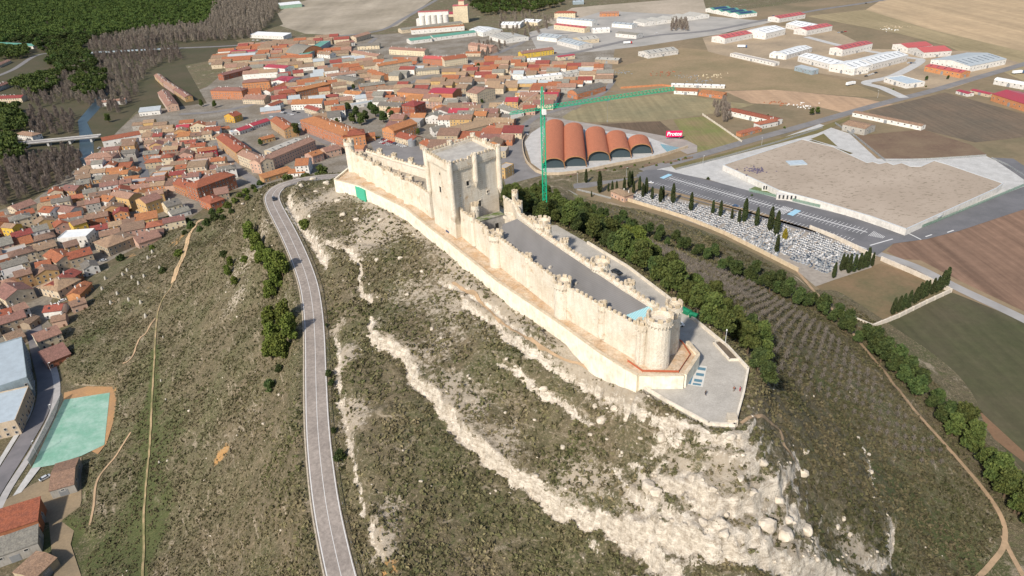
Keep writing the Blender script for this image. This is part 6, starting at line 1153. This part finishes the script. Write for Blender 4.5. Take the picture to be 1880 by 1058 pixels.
# ------------------------------------------------------------------ graves
GM = [plaster('pale_granite', (.42, .43, .44)), flat('dark_granite', (.04, .06, .09), .3), plaster('grey_granite', (.22, .25, .28)), plaster('white_marble', (.60, .60, .60))]
def grave(mi, mj, cross):
    b = MB(); b.cm = 0; b.box((0, 0, -.1), (1.1, 2.3, .5)); b.cm = 1; b.box((0, -.05, .402), (.9, 2.0, .1)); b.cm = 0; b.box((0, 1.05, .402), (1., .18, .75))
    if cross: b.box((0, 1.05, 1.155), (.12, .1, .7)); b.box((0, 1.05, 1.5), (.45, .09, .12))
    return b.mesh('grave', GM[mi], GM[mj])
GR = [grave(3, 0, 1), grave(0, 2, 0), grave(0, 1, 1), grave(2, 0, 1), grave(3, 3, 0), grave(1, 2, 0)]
S1 = [(1150, 366), (1180, 352), (1240, 372), (1310, 385), (1400, 405), (1478, 428), (1462, 446), (1440, 460), (1424, 474), (1390, 458), (1330, 428), (1262, 402), (1200, 383)]
S2 = [(1466, 440), (1490, 428), (1560, 456), (1594, 474), (1586, 484), (1545, 488), (1520, 498), (1505, 492), (1450, 462)]; S3 = [(1430, 466), (1452, 455), (1530, 492), (1522, 504), (1510, 504)]
ga = math.atan2((P(1424, 474)-P(1200, 383)).y, (P(1424, 474)-P(1200, 383)).x)
def graves(reg, sp_, sy, seed, idx, lab, group, cap, jit=.13, skip=.1):
    r_ = random.Random(seed); pts = lattice_pts(reg, sp_, seed, jit, ga, sy); pts = [p for p in pts if r_.random() > skip]; Vs, Fs, n = [], [], 0; Ms = []
    for i, p in enumerate(pts):
        g_ = GR[r_.choice(idx)]
        if i < cap: tag(inst('grave', g_, (p[0], p[1], 0), ga+r_.gauss(0, .04), None, (1, r_.uniform(.85, 1.05), r_.uniform(.8, 1.5))), lab, 'grave', group)
        else: v = np.array([q_.co[:] for q_ in g_.vertices]); v[:, 2] *= r_.uniform(.8, 1.5); c_, s_ = math.cos(ga), math.sin(ga); Vs.append(np.stack([v[:, 0]*c_-v[:, 1]*s_+p[0], v[:, 0]*s_+v[:, 1]*c_+p[1], v[:, 2]], 1)); Fs.append(np.array([q_.vertices[:] for q_ in g_.polygons])+n); n += len(v); Ms += [q_.material_index+(0 if g_ is not GR[2] else 2) for q_ in g_.polygons]
    if Vs:
        me = fastmesh('graves_beyond', np.vstack(Vs), np.vstack(Fs), [GM[3], GM[2], GM[0], GM[1]]); me.polygons.foreach_set('material_index', Ms); tag(inst('graves_beyond', me), 'crowded pale graves filling the older part of the cemetery', 'graves', None, 'stuff')
    print('graves', len(pts))
sheet('cemetery_ground', [(1140, 360), (1180, 350), (1310, 381), (1478, 424), (1490, 421), (1606, 474), (1600, 492), (1530, 515), (1497, 527), (1465, 499), (1400, 466), (1330, 431), (1200, 384)], mottled('cemetery_gravel', (.30, .27, .23), (.24, .21, .18), .3), .22)
graves(S2, 1.55, 3.0, 11, [2, 2, 5, 1, 3, 4], 'dark slabbed grave with pale rim in the newer rows of the cemetery', 'graves in the newer cemetery plot', 110); graves(S3, 1.55, 3.0, 12, [2, 5, 2, 3, 1], 'dark polished grave in the near rows beside the cemetery path', 'graves in the near cemetery strip', 60)
graves(S1, 1.8, 2.9, 13, [0, 1, 2, 4, 3, 2, 5, 3], 'pale stone grave in the crowded older part of the cemetery', 'graves in the older cemetery plot', 130, .25)
sheet('dirt_lane', [(1060, 372), (1122, 372), (1200, 396), (1330, 445), (1465, 510), (1497, 540), (1490, 560), (1440, 522), (1330, 470), (1250, 436), (1150, 402)], field('lane_dirt', (.30, .24, .17), (.23, .19, .14), .05), .12)
sheet('grass_plot', [(1012, 356), (1046, 356), (1080, 362), (1062, 374), (1030, 372)], field('plot_grass', (.12, .13, .06), (.15, .13, .07), .1), .3)
sheet('verge', [(1195, 345), (1300, 374), (1480, 418), (1560, 452), (1540, 440), (1400, 392), (1250, 356)], field('ochre_verge', (.30, .21, .12), (.22, .17, .11), .1), .26)
# ------------------------------------------------------------------ vehicles
TYRE = DARK; CG = flat('car_glass', (.02, .025, .03), .15)
def loft(b, prof, w_):   # side profile (x,z) closed, half widths
    n = len(prof); L_ = [(x, -w_(z), z) for x, z in prof]; R_ = [(x, w_(z), z) for x, z in prof]; b.add(L_+R_, [tuple(range(n))[::-1], tuple(range(n, 2*n))]+[(i, n+i, n+(i+1) % n, (i+1) % n)[::-1] for i in range(n)])
def carbody(c, name): 
    b = MB(); loft(b, [(-2.1, .35), (-2.15, .75), (-1.95, .95), (-1.2, 1.0), (1.0, .98), (1.9, .85), (2.15, .7), (2.15, .35)], lambda z: .88-.06*abs(z-.6)); b.box((-.15, 0, 1.37), (1.9, 1.25, .06)); t = NT(name); t.b.inputs['Roughness'].default_value = .3; t.b.inputs['Specular IOR Level'].default_value = .5; return b.mesh('body', t.col(c))
b = MB(); loft(b, [(-1.85, .97), (-1.2, 1.38), (.65, 1.38), (1.35, .97)], lambda z: .80 if z < 1.1 else .63); CABIN = b.mesh('glass', CG)
b = MB(); n = 12; b.add([(.32*math.cos(6.283*i/n), s_, .32*math.sin(6.283*i/n)) for s_ in (-.1, .1) for i in range(n)], [tuple(range(n))[::-1], tuple(range(n, 2*n))]+[(i, (i+1) % n, n+(i+1) % n, n+i) for i in range(n)]); WHEEL = b.mesh('wheel', TYRE)
CB_ = dict(white=carbody((.72, .72, .72), 'car_white'), silver=carbody((.42, .44, .46), 'car_silver'), dark=carbody((.03, .035, .045), 'car_dark'), blue=carbody((.05, .10, .20), 'car_blue'), red=carbody((.38, .03, .03), 'car_red'), yellow=carbody((.60, .42, .03), 'car_yellow'))
def car(px, py, a, colr, h_=None, look=None, z=None):
    p = P(px, py, h_) if h_ is not None else P(px, py); z = p.z if h_ is not None else .25
    e = empty('parked_car', (p.x, p.y, z+.02), a); inst('body', CB_[colr], parent=e); inst('glass', CABIN, parent=e)
    for x in (-1.35, 1.35):
        for y in (-.8, .8): inst('wheel', WHEEL, (x, y, .32), 0, e)
    if look: tag(e, look, 'car')
    else: THINGS.append((e, 'car', {'dark': 'dark grey', 'yellow': 'yellow'}.get(colr, colr)+' car', p.x, p.y, ''))
    return e
p = T(510, 368); i_ = min(range(len(ROAD)), key=lambda i: (ROAD[i][0]-p.x)**2+(ROAD[i][1]-p.y)**2); dr = ROAD[i_+1]-ROAD[i_-1]
e = car(0, 0, 0, 'dark', 0, 'dark grey car driving on the winding hill road near its bend'); e.name = 'car'; e.location = (ROAD[i_][0]+.4, ROAD[i_][1]+1.4, ROAD[i_][2]+.05); e.rotation_euler.z = math.atan2(dr[1], dr[0])
car(1132, 502, -.9, 'dark', 82.55, 'dark car parked on the lane between castle and parapet'); car(1243, 599, .1, 'white', 82.55, 'white car parked by the round corner towers of the castle')
R2 = random.Random(3); cols = ['white', 'silver', 'dark', 'blue', 'white', 'dark', 'silver', 'red']
rows = [[(703+i*3.6, 257+i*1.25, .35) for i in range(12)], [(700+i*5, 263+i*1.6, .35) for i in range(4)], [(676+i*6, 250+i*1.2, .35) for i in range(4)], [(512+i*6, 206+i*1.5, .2) for i in range(5)], [(498, 216, .2), (540, 206, .3), (548, 208, .3)], [(545, 199, 1.), (541, 232, 1.), (552, 228, 1.)],
        [(911, 312, 1.4), (913, 305, 1.4), (915, 299, 1.4), (918, 292, 1.4), (920, 285, 1.4)], [(928, 258, 1.2), (968, 249, .7), (1000, 219, .5), (967, 233, .8)], [(116, 554, .9), (123, 541, .9), (137, 522, .9), (161, 507, .9), (169, 497, .9), (190, 480, .5), (102, 562, .9)], [(92, 263, .1), (134, 260, .1)], [(183, 273, 1.2), (152, 315, 1.1)],
        [(1195, 337, -.6), (1350, 380, -.4), (1346, 381, -.4)][:2], [(1048, 367, -.2)], [(866+i*9, 118+i*-3, .3) for i in range(3)], [(722, 162, .2), (780, 150, .2)], [(430+i*7, 97, .1) for i in range(4)], [(465+i*8, 75, .1) for i in range(5)], [(1590+i*6, 141-i*2, .3) for i in range(4)], [(1668+i*5, 117, .3) for i in range(3)], [(84, 880, .8)], [(1040, 104, .1), (1020, 98, .1)], [(1540+i*6, 61-i, .1) for i in range(3)], [(1205, 62, .2), (1420, 30, .3), (1490, 203, .3), (1590, 7, .3)]]
for r in rows:
    for x, y, a in r: car(x, y, a+R2.gauss(0, .05), 'yellow' if (x, y) == (694, 253.6) else R2.choice(cols))
def truck(px, py, a, cabc, look):
    p = P(px, py); e = empty('truck', (p.x, p.y, .2), a); b = MB(); b.box((-1, 0, 1.1), (11, 2.5, 2.8)); b.build('trailer', WHITE, parent=e); b = MB(); b.box((6, 0, .6), (2.2, 2.4, 2.5)); b.box((6.2, 0, 3.1), (1.6, 2.2, .4)); b.build('cab', cabc, parent=e)
    for x in (-5, -3.7, 2.6, 6):
        for y in (-1.1, 1.1): inst('wheel', WHEEL, (x, y, .5), 0, e, 1.5)
    tag(e, look, 'truck')
truck(1561, 157, .45, WHITE, 'long white truck parked on the pale lot near the blue roofed box'); truck(1868, 136, .1, CB_['blue'].materials[0], 'white lorry with blue cab at the right edge of the estate'); truck(1152, 81, .12, CB_['red'].materials[0], 'lorry with dark red cab beside the upper road'); truck(1362, 88, -.3, CB_['blue'].materials[0], 'white and blue lorry behind the long low white building')
# terrace furniture and people
BG = flat('green_container', (.015, .18, .09), .5)
for x, y, a, lk in [(1251, 572, .9, 'leftmost of the green waste containers by the parapet'), (1261, 577, .9, 'middle green waste container by the parapet'), (1273, 584, .7, 'largest green waste container, nearest the plaza')]:
    p = P(x, y, 82.52); e = empty('waste_container', p, -a, lk, 'container', 'green containers by the parapet'); b = MB(); b.add([(-1.1, -.75, .15), (1.1, -.75, .15), (1.1, .75, .15), (-1.1, .75, .15), (-1.3, -.95, 1.5), (1.3, -.95, 1.5), (1.3, .95, 1.5), (-1.3, .95, 1.5)], [(3, 2, 1, 0), (4, 5, 6, 7), (0, 1, 5, 4), (1, 2, 6, 5), (2, 3, 7, 6), (3, 0, 4, 7)]); b.build('bin_body', BG, parent=e)
    b = MB(); b.add([(-1.35, -1, 1.52), (1.35, -1, 1.52), (1.35, 1, 1.52), (-1.35, 1, 1.52), (-1.2, -.4, 1.95), (1.2, -.4, 1.95), (1.2, .4, 1.95), (-1.2, .4, 1.95)], [(3, 2, 1, 0), (4, 5, 6, 7), (0, 1, 5, 4), (1, 2, 6, 5), (2, 3, 7, 6), (3, 0, 4, 7)]); b.build('lid', BG, parent=e)
def lamp(loc, hh, lk, arm=.8):
    e = empty('street_lamp', loc, random.random()*6); b = MB(); b.cyl((0, 0), .12, .07, 0, hh, 8); b.build('post', flat('lamp_post_grey', (.45, .46, .47)), parent=e); b = MB(); b.bar((0, 0, hh-.1), (arm, 0, hh+.1), .05); b.box((arm, 0, hh), (.7, .35, .18)); b.build('lamp_head', WHITE, parent=e)
    if lk: tag(e, lk, 'lamp post')
    else: THINGS.append((e, 'lamp post', 'slim grey lamp post', loc[0], loc[1], ''))
lamp(P(1331, 634, 82.5), 5.5, 'white lamp post on the terrace beside the low planter', .3)
for q in [(100, 768), (70, 838), (98, 690), (1611, 180), (1290, 303), (1398, 268), (1150, 325), (1060, 336), (590, 150), (660, 100)]: lamp(P(*q), 8, None)
def blobmesh(name, vs_, es, rs, mt):
    me = bpy.data.meshes.new(name+'_skeleton'); me.from_pydata(vs_, es, []); o = bpy.data.objects.new('tmp', me); C.objects.link(o); md = o.modifiers.new('s', 'SKIN'); md.use_smooth_shade = True
    for sv, r in zip(me.skin_vertices[0].data, rs): sv.radius = (r, r)
    me.skin_vertices[0].data[0].use_root = True; m2 = o.modifiers.new('u', 'SUBSURF'); m2.levels = 1; dg = bpy.context.evaluated_depsgraph_get(); r_ = bpy.data.meshes.new_from_object(o.evaluated_get(dg)); bpy.data.objects.remove(o); r_.name = name; r_.materials.clear(); r_.materials.append(mt); return r_
SKN = flat('skin', (.45, .26, .18)); HAIRM = flat('dark_hair', (.03, .02, .015))
def person(px, py, rz, top, legs, lk, stride=.16, bend=0.):
    p = P(px, py, 82.52); e = empty('person', p, rz, lk, 'person'); s = stride
    V0 = [(0, 0, .95), (0, 0, 1.15), (0, 0, 1.4), (0, 0, 1.52), (0, .02, 1.66), (0, -.19, 1.42), (-.03, -.26, 1.15), (.08, -.26, .92), (0, .19, 1.42), (.03, .26, 1.15), (.12, .26, .92), (0, -.1, .9), (s*.6, -.11, .5), (s*.7, -.11, .08), (s*.7+.14, -.11, .04), (0, .1, .9), (-s*.5, .11, .5), (-s*1.1, .11, .1), (-s*1.1+.14, .11, .04)]
    E0 = [(0, 1), (1, 2), (2, 3), (3, 4), (2, 5), (5, 6), (6, 7), (2, 8), (8, 9), (9, 10), (0, 11), (11, 12), (12, 13), (13, 14), (0, 15), (15, 16), (16, 17), (17, 18)]; R0_ = [.13, .13, .15, .055, .105, .065, .045, .035, .065, .045, .035, .09, .062, .045, .04, .09, .062, .045, .04]
    inst('body', blobmesh('body', V0, E0, R0_, SKN), parent=e)
    inst('jacket', blobmesh('jacket', [V0[i] for i in (0, 1, 2, 5, 6, 7, 8, 9, 10)], [(0, 1), (1, 2), (2, 3), (3, 4), (4, 5), (2, 6), (6, 7), (7, 8)], [.17, .165, .18, .09, .075, .06, .09, .075, .06], top), parent=e)
    inst('trousers', blobmesh('trousers', [V0[i] for i in (0, 11, 12, 13, 15, 16, 17)], [(0, 1), (1, 2), (2, 3), (0, 4), (4, 5), (5, 6)], [.15, .115, .085, .07, .115, .085, .07], legs), parent=e)
    b = MB(); b.cyl((-.02, .02), .115, .10, 1.66, 1.76, 10); b.cyl((-.02, .02), .10, .03, 1.76, 1.80, 10); b.build('hair', HAIRM, parent=e)
person(1295, 726, 2.2, flat('black_coat', (.02, .02, .022)), flat('dark_trousers', (.03, .03, .04)), 'person in dark clothes walking across the open terrace', .3)
person(1347, 719, 1.2, flat('brown_red_jacket', (.20, .07, .05)), flat('tan_trousers', (.22, .18, .14)), 'person in a brownish jacket standing near the right parapet')
person(1358, 719, -.5, flat('pink_red_jacket', (.55, .05, .10)), flat('red_trousers', (.30, .05, .08)), 'person in a bright pink-red jacket leaning at the right parapet')
for q, s in (((1218, 135), 1), ((1140, 133), 1), ((1262, 142), 1), ((1310, 140), 1), ((1290, 150), .8), ((1630, 55), 1), ((1650, 50), 1), ((410, 112), 1), ((400, 122), 1), ((1430, 190), .8), ((1470, 196), .8)):
    p = P(*q); b = MB()
    for _ in range(22): b.box((random.gauss(0, 9)*s, random.gauss(0, 7)*s, 0), (random.uniform(.5, 2.2), random.uniform(.5, 1.4), random.uniform(.3, 1.2)), random.random()*3)
    o = b.build('scrap_heap', random.choice([WHITE, WALL['c'], STEEL, WALL['b']])); o.location = p; tag(o, 'scattered scrap and rubble lying on the waste ground', 'scrap', None, 'stuff')
# ------------------------------------------------------------------ labels
LM = [('the river bridge', 110, 268), ('the white gabled hall', 228, 262), ('the red-brown L-shaped corner block', 500, 300), ('the long hipped brick block', 614, 255), ('the castle keep', 850, 330), ('the barrel vaulted winery', 1100, 265), ('the grain silos', 815, 35), ('the twin crimson halls', 530, 150), ('the big crimson-roofed hall', 800, 180),
      ('the long yellow block', 988, 102), ('the solar roofed sheds', 1335, 30), ('the green court', 130, 780), ('the cemetery', 1350, 410), ('the gravel roofed school', 1590, 340), ('the white factory row', 1560, 125), ('the orange walled shed', 1725, 135), ('the arcaded ochre block', 226, 378), ('the orange hipped block below the road bend', 400, 350), ('the hipped tan house', 92, 540),
      ('the big hipped house at the hill foot', 190, 465), ('the castle terrace', 1280, 690), ('the middle of the hill road', 580, 680), ('the yellow gabled house', 150, 425), ('the car park plaza', 725, 265), ('the big tan-roofed hall behind the keep', 873, 245), ('the dark pine wood', 180, 60), ('the tower crane', 992, 385), ('the lower end of the pine belt', 1820, 870), ('the bare brown lot', 1610, 540), ('the rocky nose', 1420, 960), ('the north end of the castle', 640, 330), ('the farm on the waste ground', 1280, 175), ('the grey fallow plot', 1700, 210), ('the long white scarp', 850, 780), ('the old poplars', 400, 60)]
LM += [('the round corner towers', 1210, 600), ('the ring turret', 1100, 470), ('the deck roof', 1060, 480), ('the waste containers', 1262, 578), ('the terrace planter', 1350, 650), ('the cemetery chapel', 1133, 360), ('the near cemetery strip', 1480, 480), ('the reddish field track', 1720, 690), ('the path fork', 1842, 985), ('the orchard middle', 1450, 620), ('the walled lot corner', 1600, 600), ('the cypress left of the road', 463, 405), ('the round shrub beside the road', 626, 835), ('the road bend', 505, 350), ('the bare brown lot wall', 1560, 590)]
ORD = ['', 'second', 'third', 'fourth', 'fifth', 'sixth', 'seventh', 'eighth', 'ninth', 'tenth', 'eleventh', 'twelfth', 'thirteenth', 'fourteenth', 'fifteenth', 'sixteenth', 'seventeenth', 'eighteenth', 'nineteenth', 'twentieth']+['far']*600
grp = {}
for o, cat, look, x, y, st_ in THINGS:
    px, py = Q(x, y, o.location.z); bi = min(LM, key=lambda l: math.hypot(px-l[1], (py-l[2])*1.6)); dx, dy = px-bi[1], (py-bi[2])*1.6
    rel = ('right of' if dx > 0 else 'left of') if abs(dx) > abs(dy) else ('in front of' if dy > 0 else 'behind')
    if math.hypot(dx, dy) < 9: rel = 'at'
    grp.setdefault((cat, look, rel, bi[0]), []).append((math.hypot(dx, dy), o, st_))
from collections import Counter
for (cat, look, rel, lm), L_ in grp.items():
    L_.sort(key=lambda t_: t_[0]); cs = Counter(t_[2] for t_ in L_); seen = Counter()
    for _, o, st_ in L_:
        use = st_ and len(cs) > 1; k = seen[st_ if use else 0]; seen[st_ if use else 0] += 1; multi = (cs[st_] if use else len(L_)) > 1
        if use and len((st_+look+rel+lm).split()) > 14: use = False; k = [t_[1] for t_ in L_].index(o); multi = True
        lk = (st_+' ' if use else '')+look; tail = f"{rel} {lm}"
        if multi: tail = (f"{ORD[k]} " if k else '')+f"nearest {tail}"
        s = f"{lk}, {tail}"
        if len(s.split()) > 16: s = f"{lk}, {tail.replace('the ', '')}".replace(' tiled', '')
        if len(s.split()) > 16: s = s.replace('hipped block below ', '').replace('red-brown ', '').replace('orange road', 'road').replace('tall narrow dark', 'tall dark').replace('in the long belt', '')
        if len(s.split()) > 16: s = s.replace(' bushy', '').replace(' of the', '')
        o['label'] = s; o['category'] = cat
        if cat in ('house', 'warehouse', 'apartment block', 'car', 'bush', 'boulder', 'pine tree', 'cypress', 'lamp post', 'shrub', 'chimney') and 'group' not in o: o['group'] = {'house': 'houses of the old town', 'warehouse': 'sheds and warehouses of the estate', 'apartment block': 'larger blocks of the town', 'car': 'cars parked around the town', 'bush': 'bushes along the hill edge', 'boulder': 'boulders on the limestone slopes'}.get(cat, cat+'s on the hill and plain')
print('things', len(THINGS))
for i, q in enumerate([(1048, 326), (1060, 318), (1075, 322), (1085, 315), (1100, 318), (1112, 311), (1128, 314), (1140, 308), (1152, 311), (1165, 305), (1180, 308), (1192, 301), (1205, 305), (1218, 299), (1232, 301), (1246, 295), (1258, 292), (1300, 330), (1380, 360), (1700, 160), (1640, 165), (1410, 212), (1440, 236)]):
    p = P(*q); o = inst('shrub', random.choice(BUSH), (p.x, p.y, 0), random.random()*6, None, random.uniform(.5, .9)); tag(o, 'low clipped shrub in the beds beside the winery road' if i < 17 else 'single low shrub on the verge of the plain', 'shrub', 'shrubs in the roadside beds' if i < 17 else 'single shrubs on the plain')
